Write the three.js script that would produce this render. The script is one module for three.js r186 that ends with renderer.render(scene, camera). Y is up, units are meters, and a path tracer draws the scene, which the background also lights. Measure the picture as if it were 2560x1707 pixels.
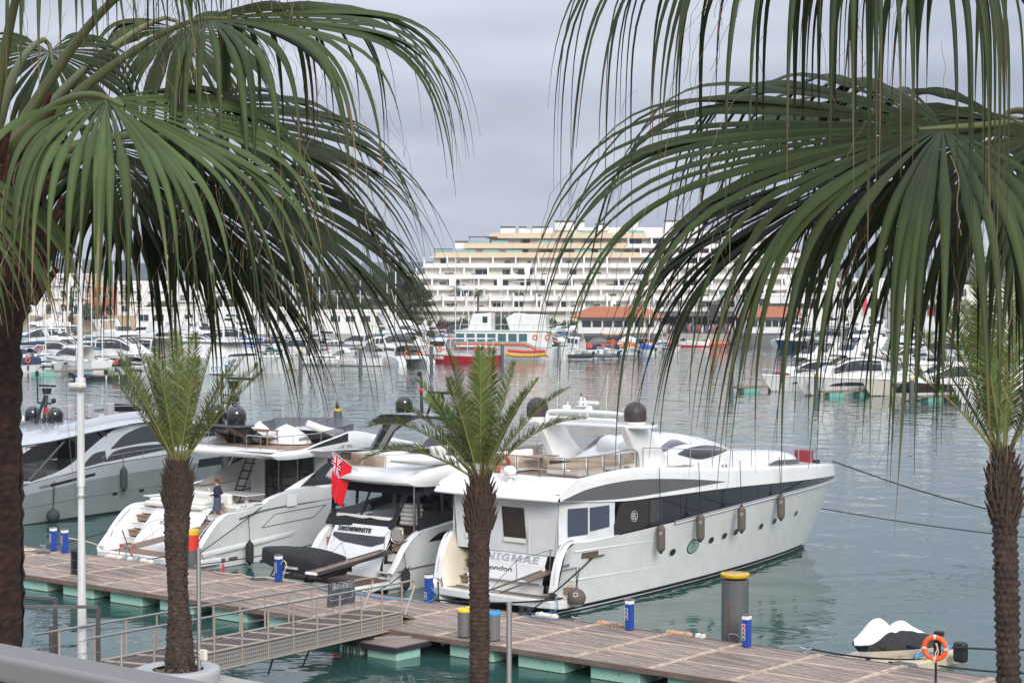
import * as THREE from 'three';
import { mergeGeometries, mergeVertices, toCreasedNormals } from 'three/addons/utils/BufferGeometryUtils.js';
import { RoundedBoxGeometry } from 'three/addons/geometries/RoundedBoxGeometry.js';
import { MarchingCubes } from 'three/addons/objects/MarchingCubes.js';
import { FontLoader } from 'three/addons/loaders/FontLoader.js';
import { TextGeometry } from 'three/addons/geometries/TextGeometry.js';

// ---------------------------------------------------------------- camera, sky, sun, exposure
const scene = new THREE.Scene();
const camera = new THREE.PerspectiveCamera(2 * Math.atan(853.5 / 4850) * 180 / Math.PI, 1024 / 682, 0.3, 14000);
camera.position.set(0, 11.5, 0);
camera.rotation.x = -Math.atan(133.5 / 4850);
const renderer = new THREE.WebGLRenderer({ antialias: true });
renderer.toneMapping = THREE.LinearToneMapping;
renderer.toneMappingExposure = 1.88;
renderer.shadowMap.enabled = true;

// small seeded generators and noise used everywhere
function rng(seed) { let a = seed >>> 0; return () => { a = (a + 0x6d2b79f5) | 0; let t = Math.imul(a ^ (a >>> 15), 1 | a); t = (t + Math.imul(t ^ (t >>> 7), 61 | t)) ^ t; return ((t ^ (t >>> 14)) >>> 0) / 4294967296; }; }
const hash = (x, y, z) => { let h = Math.imul(x, 374761393) + Math.imul(y, 668265263) + Math.imul(z, 2147483647); h = Math.imul(h ^ (h >>> 13), 1274126177); return ((h ^ (h >>> 16)) >>> 0) / 4294967296; };
const smooth = (t) => t * t * (3 - 2 * t), lerp = (a, b, t) => a + (b - a) * t, clamp = (x, a = 0, b = 1) => Math.min(b, Math.max(a, x));
const sstep = (a, b, x) => smooth(clamp((x - a) / (b - a)));
function noise3(x, y, z = 0, per = 0) {
  const X = Math.floor(x), Y = Math.floor(y), Z = Math.floor(z), fx = smooth(x - X), fy = smooth(y - Y), fz = smooth(z - Z);
  const w = (v) => (per ? ((v % per) + per) % per : v), h = (i, j, k) => hash(w(X + i), w(Y + j), Z + k);
  const a = lerp(lerp(h(0, 0, 0), h(1, 0, 0), fx), lerp(h(0, 1, 0), h(1, 1, 0), fx), fy);
  return fz ? lerp(a, lerp(lerp(h(0, 0, 1), h(1, 0, 1), fx), lerp(h(0, 1, 1), h(1, 1, 1), fx), fy), fz) : a;
}
function fbm(x, y, z = 0, oct = 4, per = 0) { let s = 0, a = 0.5, n = 0; for (let i = 0; i < oct; i++) { s += a * noise3(x, y, z + i * 17, per); n += a; a *= 0.5; x *= 2; y *= 2; per *= 2; } return s / n; }
// piecewise curve through [x, y] pairs (monotone x), smoothed
function curve(p) {
  const n = p.length, m = p.map((q, i) => { const a = p[Math.max(0, i - 1)], b = p[Math.min(n - 1, i + 1)]; return (b[1] - a[1]) / (b[0] - a[0] || 1); });
  return (x) => {
    if (x <= p[0][0]) return p[0][1];
    if (x >= p[n - 1][0]) return p[n - 1][1];
    let i = 0; while (p[i + 1][0] < x) i++;
    const h = p[i + 1][0] - p[i][0], t = (x - p[i][0]) / h, t2 = t * t, t3 = t2 * t;
    return (2 * t3 - 3 * t2 + 1) * p[i][1] + (t3 - 2 * t2 + t) * h * m[i] + (-2 * t3 + 3 * t2) * p[i + 1][1] + (t3 - t2) * h * m[i + 1];
  };
}

{ // an overcast sky: brighter overhead than at the horizon, long low bands of cloud
  const w = 2048, h = 1024, d = new Float32Array(w * h * 4);
  for (let r = 0; r < h; r++) {
    const el = ((r + 0.5) / h - 0.5) * Math.PI, s = Math.sin(el), up = Math.max(s, 0);
    for (let c = 0; c < w; c++) {
      const az = (c + 0.5) / w * Math.PI * 2, k = 1 / (up + 0.16);
      const px = Math.cos(az) * Math.cos(el) * k, pz = Math.sin(az) * Math.cos(el) * k;
      const n1 = fbm(px * 1.1 + 40, pz * 1.1 + 9, up * 6, 5), n2 = fbm(px * 2.6 + 3, pz * 2.6 + 71, up * 60, 5);
      const cl = (n1 - 0.5) * 1.0 + (n2 - 0.5) * 0.6;
      const base = 0.30 * (1 + 2.2 * up) * (1 + 0.8 * cl * (1 - 0.5 * up));
      const warm = clamp(0.5 + cl * 1.6);
      const o = (r * w + c) * 4;
      d[o] = base * lerp(0.775, 0.86, warm); d[o + 1] = base * lerp(0.865, 0.905, warm); d[o + 2] = base * lerp(1.06, 1.02, warm); d[o + 3] = 1;
    }
  }
  const t = new THREE.DataTexture(d, w, h, THREE.RGBAFormat, THREE.FloatType);
  t.mapping = THREE.EquirectangularReflectionMapping; t.magFilter = t.minFilter = THREE.LinearFilter; t.needsUpdate = true;
  scene.background = t; scene.environment = t;
}
const sun = new THREE.DirectionalLight(new THREE.Color(1, 0.955, 0.89), 1.5);
sun.position.set(55, 105, 150); sun.target.position.set(0, 0, -60);
sun.castShadow = true; sun.shadow.radius = 44; sun.shadow.mapSize.set(4096, 4096);
Object.assign(sun.shadow.camera, { left: -120, right: 120, top: 120, bottom: -120, near: 1, far: 600 });
scene.add(sun, sun.target);

// ---------------------------------------------------------------- frames: u runs along the pontoon, v away from it
const PHI = 39.15 * Math.PI / 180, CF = Math.cos(PHI), SF = Math.sin(PHI);
const W = (u, v, y = 0) => new THREE.Vector3(CF * u + SF * v, y, SF * u - CF * v);
const V3 = (x, y, z) => new THREE.Vector3(x, y, z);
// ---------------------------------------------------------------- naming
const taken = {};
function numbered(n) { const k = taken[n] = (taken[n] ?? -1) + 1; return k ? n + '_' + String(k).padStart(3, '0') : n; }
function tag(o, label, category, group, kind) { if (label) o.userData.label = label; if (category) o.userData.category = category; if (group) o.userData.group = group; if (kind) o.userData.kind = kind; return o; }
function thing(name, label, category, pos, turn = 0, group) {
  const o = new THREE.Group(); o.name = numbered(name); o.position.copy(pos); o.rotation.y = turn; scene.add(o);
  return tag(o, label, category, group);
}
const berth = (name, label, cat, u, v, y = 0, turn = 0, group) => thing(name, label, cat, W(u, v, y), -PHI + turn, group);
function part(parent, name, geo, mat, label) {
  if (geo.pair) { part(parent, name, geo[1], mat, label); geo = geo[0]; }
  const m = new THREE.Mesh(Array.isArray(geo) ? merge(geo) : geo, mat); m.name = name; m.castShadow = m.receiveShadow = true;
  if (label) m.userData.label = label;
  parent.add(m); return m;
}
function solo(name, geo, mat, label, category, group, kind) {   // a thing that is one mesh, built in world axes
  const m = part(scene, numbered(name), geo, mat); return tag(m, label, category, group, kind);
}
function copyOf(o, label, pos, turn, group) {
  const c = o.clone(); c.name = numbered(o.name.replace(/_\d{3}$/, '')); c.userData = { ...o.userData, label }; if (group) c.userData.group = group;
  if (pos) c.position.copy(pos); if (turn !== undefined) c.rotation.y = turn; scene.add(c); return c;
}
// ---------------------------------------------------------------- geometry helpers
function merge(list) {
  const l = list.flat(9).filter(Boolean).map((g) => { const n = g.index ? g.toNonIndexed() : g; for (const k of Object.keys(n.attributes)) if (!['position', 'normal', 'uv'].includes(k)) n.deleteAttribute(k); if (!n.attributes.uv) n.setAttribute('uv', new THREE.BufferAttribute(new Float32Array(n.attributes.position.count * 2), 2)); return n; });
  return l.length === 1 ? l[0] : mergeGeometries(l);
}
const M4 = new THREE.Matrix4(), Q = new THREE.Quaternion(), EU = new THREE.Euler();
const at = (g, x, y, z, rx = 0, ry = 0, rz = 0) => g.applyMatrix4(M4.compose(V3(x, y, z), Q.setFromEuler(EU.set(rx, ry, rz)), V3(1, 1, 1)));
const box = (w, h, d, x = 0, y = 0, z = 0, rx = 0, ry = 0, rz = 0) => at(new THREE.BoxGeometry(w, h, d), x, y, z, rx, ry, rz);
const rbox = (w, h, d, x = 0, y = 0, z = 0, r = 0.03, s = 2, rx = 0, ry = 0, rz = 0) => at(new RoundedBoxGeometry(w, h, d, s, Math.min(r, w / 2.01, h / 2.01, d / 2.01)), x, y, z, rx, ry, rz);
const cyl = (r1, r2, h, x = 0, y = 0, z = 0, n = 12, rx = 0, ry = 0, rz = 0, open = false) => at(new THREE.CylinderGeometry(r1, r2, h, n, 1, open), x, y, z, rx, ry, rz);
const vec = (p) => (p.isVector3 ? p : V3(p[0], p[1], p[2]));
function bar(p, q, r, n = 6, r2 = r) {
  p = vec(p); q = vec(q); const d = q.clone().sub(p), g = new THREE.CylinderGeometry(r2, r, d.length(), n, 1);
  return g.applyQuaternion(Q.setFromUnitVectors(V3(0, 1, 0), d.normalize())).translate((p.x + q.x) / 2, (p.y + q.y) / 2, (p.z + q.z) / 2);
}
function plankBar(p, q, w, h) { // box between two points, w across, h tall
  p = vec(p); q = vec(q); const m = new THREE.Matrix4().lookAt(q, p, V3(0, 1, 0)), g = new THREE.BoxGeometry(w, h, p.distanceTo(q)); m.setPosition((p.x + q.x) / 2, (p.y + q.y) / 2, (p.z + q.z) / 2);
  return g.applyMatrix4(m);
}
const tube = (pts, r, seg = pts.length * 4, n = 6, closed = false) => new THREE.TubeGeometry(new THREE.CatmullRomCurve3(pts.map(vec), closed, 'centripetal'), seg, r, n, closed);
function rope(a, b, sag, r = 0.018, seg = 14) { a = vec(a); b = vec(b); const p = []; for (let i = 0; i <= 6; i++) { const t = i / 6, q = a.clone().lerp(b, t); q.y -= sag * 4 * t * (1 - t); p.push(q); } return tube(p, r, seg, 5); }
const lathe = (pts, n = 20, x = 0, y = 0, z = 0) => new THREE.LatheGeometry(pts.map(([a, b]) => new THREE.Vector2(a, b)), n).translate(x, y, z);
const ball = (r, x = 0, y = 0, z = 0, n = 16, sy = 1) => new THREE.SphereGeometry(r, n, Math.max(6, n * 0.6 | 0)).scale(1, sy, 1).translate(x, y, z);
// polygon (list of [a, b]) extruded by depth along the third axis; plane 'zy': a = forward, b = up, extruded across x (centred)
function prism(pts, depth, x = 0, bevel = 0) {
  const s = new THREE.Shape(pts.map(([a, b]) => new THREE.Vector2(a, b)));
  const g = new THREE.ExtrudeGeometry(s, { depth: depth - 2 * bevel, bevelEnabled: bevel > 0, bevelSize: bevel, bevelThickness: bevel, bevelSegments: 2, curveSegments: 8 });
  g.translate(0, 0, -depth / 2 + bevel); g.rotateY(Math.PI / 2); return g.translate(x, 0, 0); // a -> -z (forward), extrusion -> x
}
// plan polygon (list of [x, forward]) raised from y0 to y1
function slab(pts, y0, y1, bevel = 0) {
  const s = new THREE.Shape(pts.map(([a, b]) => new THREE.Vector2(a, b)));
  const g = new THREE.ExtrudeGeometry(s, { depth: y1 - y0 - 2 * bevel, bevelEnabled: bevel > 0, bevelSize: bevel, bevelThickness: bevel, bevelSegments: 2, curveSegments: 8 });
  g.translate(0, 0, y0 + bevel); return g.rotateX(-Math.PI / 2);
}
// surface through rows of points; rows[i][j] = [x, y, z]; uv in metres along the mesh
function sheet(rows, flip = false) {
  const n = rows.length, m = rows[0].length, pos = [], uv = [], idx = [];
  const lu = new Array(m).fill(0);
  for (let i = 0; i < n; i++) {
    let lv = 0;
    for (let j = 0; j < m; j++) {
      const p = rows[i][j]; pos.push(p[0], p[1], p[2]);
      if (j) { const q = rows[i][j - 1]; lv += Math.hypot(p[0] - q[0], p[1] - q[1], p[2] - q[2]); }
      if (i) { const q = rows[i - 1][j]; lu[j] += Math.hypot(p[0] - q[0], p[1] - q[1], p[2] - q[2]); }
      uv.push(lu[j], lv);
      if (i && j) { const a = (i - 1) * m + j - 1, b = a + 1, c = i * m + j - 1, d = c + 1; flip ? idx.push(a, b, c, b, d, c) : idx.push(a, c, b, b, c, d); }
    }
  }
  const g = new THREE.BufferGeometry(); g.setAttribute('position', new THREE.Float32BufferAttribute(pos, 3)); g.setAttribute('uv', new THREE.Float32BufferAttribute(uv, 2)); g.setIndex(idx); g.computeVertexNormals(); return g;
}
const span = (a, b, n) => Array.from({ length: n + 1 }, (_, i) => a + (b - a) * i / n);
const mirrorX = (g) => { const c = g.clone().scale(-1, 1, 1); if (c.index) { const a = c.index.array; for (let i = 0; i < a.length; i += 3) { const t = a[i]; a[i] = a[i + 1]; a[i + 1] = t; } } else { for (const k of Object.keys(c.attributes)) { const b = c.attributes[k], s = b.itemSize; for (let i = 0; i < b.count; i += 3) for (let e = 0; e < s; e++) { const t = b.array[i * s + e]; b.array[i * s + e] = b.array[(i + 1) * s + e]; b.array[(i + 1) * s + e] = t; } } } c.computeVertexNormals(); return c; };
const both = (g) => { g = Array.isArray(g) ? merge(g) : g; const l = [g, mirrorX(g)]; l.pair = true; return l; };
// ---------------------------------------------------------------- textures and materials
function tex(size, f, rep = 1, srgb = true) { // f(x, y in 0..1) -> grey or [r, g, b] in 0..1
  const d = new Uint8Array(size * size * 4);
  for (let y = 0; y < size; y++) for (let x = 0; x < size; x++) { const v = f(x / size, y / size), o = (y * size + x) * 4, a = Array.isArray(v); for (let c = 0; c < 3; c++) d[o + c] = clamp(a ? v[c] : v) * 255; d[o + 3] = 255; }
  const t = new THREE.DataTexture(d, size, size); t.wrapS = t.wrapT = THREE.RepeatWrapping; t.magFilter = THREE.LinearFilter; t.minFilter = THREE.LinearMipmapLinearFilter; t.generateMipmaps = true;
  if (srgb) t.colorSpace = THREE.SRGBColorSpace; t.repeat.set(rep, rep); t.needsUpdate = true; return t;
}
function canvasTex(w, h, draw) { const c = document.createElement('canvas'); c.width = w; c.height = h; const g = c.getContext('2d'); draw(g, w, h); const t = new THREE.CanvasTexture(c); t.colorSpace = THREE.SRGBColorSpace; t.magFilter = THREE.LinearFilter; return t; }
const C = (r, g, b) => new THREE.Color().setRGB(r, g ?? r, b ?? r);
const mat = (color, roughness = 0.6, o = {}) => new THREE.MeshStandardMaterial({ color: color.isColor ? color : new THREE.Color(color), roughness, ...o });
const phys = (color, roughness = 0.4, o = {}) => new THREE.MeshPhysicalMaterial({ color: color.isColor ? color : new THREE.Color(color), roughness, ...o });
const T = {
  grime: tex(256, (x, y) => { const n = fbm(x * 8, y * 8, 3, 5, 8), f = fbm(x * 40, y * 40, 8, 2, 40); return 0.955 + 0.07 * (n - 0.5) + 0.03 * (f - 0.5); }, 0.22),
  fine: tex(256, (x, y) => fbm(x * 32, y * 32, 5, 4, 32), 1, false),
  streak: tex(256, (x, y) => { const n = fbm(x * 24, y * 3, 2, 5, 3 * 8), f = fbm(x * 6, y * 6, 8, 3, 6); return 0.9 + 0.14 * (n - 0.5) + 0.12 * (f - 0.5); }),
  wood: [0, 1, 2].map((k) => tex(256, (x, y) => { const g = fbm(x * 3 + k * 7, y * 60, k, 4, 0), b = fbm(x * 9, y * 9, 40 + k, 4, 9), s = 0.79 + 0.55 * (g - 0.5) + 0.45 * (b - 0.5); return [s * 1.0, s * 0.95, s * 0.91]; })),
};
const white = phys(C(0.83, 0.82, 0.79), 0.22, { clearcoat: 0.5, clearcoatRoughness: 0.08, map: T.grime });
const M = {
  gel: white,
  gelCool: phys(C(0.80, 0.80, 0.79), 0.25, { clearcoat: 0.4, clearcoatRoughness: 0.1, map: T.grime }),
  cream: phys(C(0.78, 0.70, 0.56), 0.4, { map: T.grime }),
  vinyl: mat(C(0.78, 0.75, 0.68), 0.55, { map: T.grime }),
  tent: mat(C(0.74, 0.75, 0.75), 0.7, { map: T.grime }),
  glass: phys(C(0.012, 0.014, 0.017), 0.04, { ior: 1.52, clearcoat: 0.4, clearcoatRoughness: 0.02 }),
  glassWarm: phys(C(0.03, 0.024, 0.02), 0.06, { ior: 1.5 }),
  glassFar: phys(C(0.03, 0.035, 0.042), 0.12, { ior: 1.5 }),
  clearVinyl: phys(C(0.80, 0.83, 0.86), 0.06, { transmission: 1, thickness: 0, ior: 1.45 }),
  smoke: phys(C(0.52, 0.42, 0.34), 0.05, { transmission: 0.93, thickness: 0, ior: 1.45 }),
  smokeGrey: phys(C(0.30, 0.30, 0.33), 0.05, { transmission: 0.9, thickness: 0, ior: 1.45 }),
  steel: mat(C(0.62, 0.61, 0.60), 0.25, { metalness: 1 }),
  steelDull: mat(C(0.42, 0.40, 0.37), 0.45, { metalness: 0.9 }),
  greyPaint: mat(C(0.085, 0.087, 0.088), 0.42),
  dart: phys(C(0.10, 0.098, 0.095), 0.4, { clearcoat: 0.3, clearcoatRoughness: 0.2, map: T.grime }),
  black: mat(C(0.012, 0.012, 0.013), 0.5),
  gloss: phys(C(0.010, 0.010, 0.011), 0.12, { clearcoat: 1, clearcoatRoughness: 0.05 }),
  canvas: mat(C(0.012, 0.012, 0.014), 0.85, { bumpMap: T.fine, bumpScale: 0.004 }),
  navy: mat(C(0.012, 0.02, 0.05), 0.7),
  rubber: mat(C(0.02, 0.02, 0.02), 0.8),
  teak: mat(C(0.42, 0.30, 0.20), 0.65, { map: T.wood[0] }),
  teakGrey: mat(C(0.36, 0.30, 0.25), 0.7, { map: T.wood[1] }),
  fender: mat(C(0.115, 0.088, 0.072), 0.75),
  fenderGreen: mat(C(0.028, 0.038, 0.032), 0.75),
  antifoul: mat(C(0.008, 0.009, 0.012), 0.5),
  ropeBlack: mat(C(0.014, 0.014, 0.016), 0.8),
  ropeCream: mat(C(0.62, 0.50, 0.36), 0.8),
  hoseBlue: mat(C(0.05, 0.22, 0.42), 0.4),
  orange: mat(C(0.75, 0.10, 0.02), 0.5),
  red: mat(C(0.55, 0.02, 0.02), 0.6),
  brown: mat(C(0.11, 0.075, 0.05), 0.6),
};
// ---------------------------------------------------------------- hull: half sections swept from transom to stem
// forward coordinate f (0 at the transom) runs along -z; returns surfaces and the half beam at any (f, y)
function makeHull(o) {
  const { L, Lw = L * 0.9, B, yb = -0.35, sheer, pw = 2.6, pe = 0.8, wl = 0.82, pw2 = 1.9, pe2 = 1, flare = 1.0, aft = 0.94, rake = 0.9, f0 = 0, stern = 0 } = o;
  const yTop = typeof sheer === 'function' ? sheer : curve(sheer);
  const bd = (t) => (t = clamp(t), 1) && B / 2 * Math.pow(Math.max(0, 1 - Math.pow(t, pw)), pe) * lerp(aft, 1, clamp(t * 3));
  const bw = (t) => (t = clamp(t), 1) && B / 2 * wl * Math.pow(Math.max(0, 1 - Math.pow(t, pw2)), pe2);
  const fAt = (t, s) => f0 + stern * (1 - s) * (1 - t) * 0 + t * (Lw + (L - Lw) * Math.pow(s, rake));
  const pt = (t, s) => { const f = fAt(t, s), y = yb + s * (yTop(f0 + t * L) - yb); return [lerp(bw(t), bd(t), Math.pow(s, flare)), y, -f]; };
  const half = (f, y) => { let s = 0.7, t = 0.5; for (let k = 0; k < 8; k++) { t = clamp((f - f0) / (Lw + (L - Lw) * Math.pow(s, rake))); s = clamp((y - yb) / (yTop(f0 + t * L) - yb), 0, 1.6); } return lerp(bw(t), bd(t), Math.pow(Math.max(s, 0), flare)); };
  const nt = o.nt ?? 28, ns = o.ns ?? 8;
  const side = (s0, s1, n = ns, t0 = 0, t1 = 1) => sheet(span(0, 1, nt).map((a) => { const t = t0 + (t1 - t0) * (1 - Math.pow(1 - a, 1.35)); return span(s0, s1, n).map((s) => pt(t, s)); }));
  const deck = (drop = 0.0, inset = 0.05, camber = 0) => sheet(span(0, 1, nt).map((a) => { const t = 1 - Math.pow(1 - a, 1.35), p = pt(t, 1), x = Math.max(0, p[0] - inset); return [1, 0.5, 0, -0.5, -1].map((k) => [x * k, p[1] - drop + camber * (1 - k * k), p[2]]); }));
  const transom = (s0 = 0, s1 = 1) => sheet([span(s0, s1, ns).map((s) => { const p = pt(0, s); return [-p[0], p[1], p[2]]; }), span(s0, s1, ns).map((s) => pt(0, s))]);
  return { pt, half, side, deck, transom, bd, yTop, L, B };
}
// patch on a side surface x(f, y), bounded below and above by curves of f
function sidePatch(f0, f1, lo, hi, half, off, nf = 24, ny = 3) {
  return sheet(span(f0, f1, nf).map((f) => { const a = lo(f), b = hi(f); return span(a, b, ny).map((y) => [half(f, y) + off, y, -f]); }));
}
const oval = (half, f, y, a, b, off, n = 20) => sidePatch(f - a, f + a, (q) => y - b * Math.sqrt(Math.max(0, 1 - ((q - f) / a) ** 2)), (q) => y + b * Math.sqrt(Math.max(0, 1 - ((q - f) / a) ** 2)), half, off, n, 2);
// ================================================================ water, land, quays
const structure = (name, geo, m) => { const o = part(scene, name, geo, m); o.userData.kind = 'structure'; return o; };
{
  const waves = (seed, n, kmin, kmax, spread) => { const r = rng(seed), w = []; for (let i = 0; i < n; i++) { const k = lerp(kmin, kmax, Math.pow(r(), 1.4)), a = Math.PI / 2 + (r() - 0.5) * spread; w.push([Math.round(k * Math.cos(a)), Math.round(k * Math.sin(a)), r() * 6.283, 1 / Math.pow(k, 1.15)]); } return w; };
  const height = (ws) => { const norm = ws.reduce((s, w) => s + w[3], 0) * 0.42; return (x, y) => { let s = 0; for (const w of ws) s += w[3] * Math.sin(6.28318 * (w[0] * x + w[1] * y) + w[2]); return clamp(0.5 + 0.5 * s / norm); }; };
  const f1 = height(waves(5, 44, 5, 46, 2.0)), f2 = height(waves(9, 26, 3, 22, 2.4));
  const bump = tex(1024, (x, y) => { const wx = x + 0.012 * Math.sin(6.283 * (2 * y + x)), q = f1(wx, y); return q; }, 1, false);
  bump.repeat.set(1 / 15, 1 / 15);
  const N = 512, hgt = new Float32Array(N * N), nd = new Uint8Array(N * N * 4);
  for (let y = 0; y < N; y++) for (let x = 0; x < N; x++) hgt[y * N + x] = f2(x / N, y / N);
  for (let y = 0; y < N; y++) for (let x = 0; x < N; x++) {
    const dx = (hgt[y * N + (x + 1) % N] - hgt[y * N + (x + N - 1) % N]) * 6, dy = (hgt[((y + 1) % N) * N + x] - hgt[((y + N - 1) % N) * N + x]) * 6, l = Math.hypot(dx, dy, 1), o = (y * N + x) * 4;
    nd[o] = (-dx / l * 0.5 + 0.5) * 255; nd[o + 1] = (-dy / l * 0.5 + 0.5) * 255; nd[o + 2] = (1 / l * 0.5 + 0.5) * 255; nd[o + 3] = 255;
  }
  const nt = new THREE.DataTexture(nd, N, N); nt.wrapS = nt.wrapT = THREE.RepeatWrapping; nt.magFilter = THREE.LinearFilter; nt.repeat.set(1 / 47, 1 / 47); nt.needsUpdate = true;
  const water = phys(C(0.026, 0.074, 0.064), 0.035, { ior: 1.333, bumpMap: bump, bumpScale: 0.02, normalMap: nt, normalScale: new THREE.Vector2(0.07, 0.07) });
  const rows = []; for (const z of [60, 0, -20, -60, -120, -220, -320, -480, -900]) rows.push([-900, -400, -100, 0, 100, 400, 900].map((x) => [x, 0, z]));
  const g = sheet(rows), p = g.attributes.position, uv = new Float32Array(p.count * 2); for (let i = 0; i < p.count; i++) { const x = p.getX(i), z = p.getZ(i); uv[i * 2] = x * 0.94 + z * 0.34; uv[i * 2 + 1] = z * 0.94 - x * 0.34; }
  g.setAttribute('uv', new THREE.BufferAttribute(uv, 2));
  structure('water', g, water);
}
// promenade under the balcony, outside the frame but for the planter on its edge
const stone = mat(C(0.36, 0.34, 0.31), 0.85, { map: T.grime });
const concrete = mat(C(0.42, 0.42, 0.42), 0.8, { map: T.grime });
{
  const q = [[-120, 27.2], [-38.3, 27.2], [-37.4, 31.6], [-36.9, 32.6], [30, 32.6], [30, -40], [-120, -40]].map(([u, v]) => W(u, v, 0));
  const s = new THREE.Shape(q.map((p) => new THREE.Vector2(p.x, -p.z)));
  const g = new THREE.ExtrudeGeometry(s, { depth: 1.9 + 3, bevelEnabled: false }).rotateX(-Math.PI / 2).translate(0, -3, 0);
  structure('promenade', g, stone);
}
// far shore: one sheet of land that reaches the hills, with a quay wall along the harbour
const LAND = 1.9;
const landMat = mat(C(0.26, 0.25, 0.21), 0.9, { map: tex(256, (x, y) => { const n = fbm(x * 6, y * 6, 7, 5, 6), f = fbm(x * 40, y * 40, 2, 3, 40), s = 0.7 + 0.4 * (n - 0.5) + 0.3 * (f - 0.5); return [s, s * lerp(0.98, 1.05, n), s * lerp(0.86, 0.95, f)]; }) });
const shore = [[-700, 330], [-150, 352], [-66, 362], [-40, 402], [46, 400], [52, 378], [66, 376], [74, 398], [150, 330], [420, 300]]; // x, distance
{
  const s = new THREE.Shape(shore.concat([[6500, 300], [6500, 7000], [-6500, 7000], [-6500, 330]]).map(([x, d]) => new THREE.Vector2(x, d)));
  const g = new THREE.ExtrudeGeometry(s, { depth: LAND + 2, bevelEnabled: false }).rotateX(-Math.PI / 2).translate(0, -2, 0);
  const uv = g.attributes.uv; for (let i = 0; i < uv.count; i++) uv.setXY(i, uv.getX(i) / 40, uv.getY(i) / 40);
  structure('land', g, landMat);
  // asphalt road behind the quay and the pale kerb of the quay edge
  const strip = (o0, o1, y0, y1) => { const a = shore.map(([x, d]) => [x, d + o0]), b = shore.map(([x, d]) => [x, d + o1]).reverse(); const t = new THREE.Shape(a.concat(b).map(([x, d]) => new THREE.Vector2(x, d))); return new THREE.ExtrudeGeometry(t, { depth: y1 - y0, bevelEnabled: false }).rotateX(-Math.PI / 2).translate(0, y0, 0); };
  structure('quay_kerb', strip(-0.3, 1.2, -1.5, LAND + 0.14), mat(C(0.40, 0.37, 0.32), 0.85, { map: T.grime }));
  structure('quay_road', strip(6, 22, LAND - 0.2, LAND + 0.006), mat(C(0.07, 0.07, 0.072), 0.9));
}
{ // hills behind the town
  const ridge = (x0, x1, d, h, seed, depth) => { const rows = []; for (let i = 0; i <= 60; i++) { const x = lerp(x0, x1, i / 60), e = Math.min(1, Math.min(i, 60 - i) / 14), hh = h * smooth(e) * (0.55 + 0.75 * fbm(i * 0.13 + seed, seed, 2, 4)); const r = []; for (let j = 0; j <= 10; j++) { const t = j / 10; r.push([x + (fbm(i * 0.4, j * 0.7, seed, 3) - 0.5) * 60, LAND - 1 + hh * Math.pow(Math.sin(Math.PI * (t * 0.5)), 1.3) * (1 + 0.25 * (fbm(i * 0.5, j * 0.8, seed + 3, 3) - 0.5) * (t < 1 ? 1 : 0.3)), -d - (t - 0.5) * depth]); } rows.push(r); } return sheet(rows); };
  const hm = mat(C(0.055, 0.075, 0.045), 0.95, { map: tex(256, (x, y) => { const n = fbm(x * 10, y * 10, 1, 5, 10), f = fbm(x * 50, y * 50, 4, 2, 50), s = 0.62 + 0.6 * (n - 0.5) + 0.5 * (f - 0.5); return [s * lerp(0.9, 1.15, n), s, s * 0.85]; }) });
  const hg = (g) => { const uv = g.attributes.uv; for (let i = 0; i < uv.count; i++) uv.setXY(i, uv.getX(i) / 300, uv.getY(i) / 300); return g; };
  structure('hill', hg(ridge(-2600, 900, 3300, 66, 3, 900)), hm);
  structure('hill_001', hg(ridge(300, 2600, 3600, 84, 8, 1000)), hm);
  structure('hill_002', hg(ridge(-1300, -200, 2300, 44, 12, 500)), hm);
}
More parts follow.
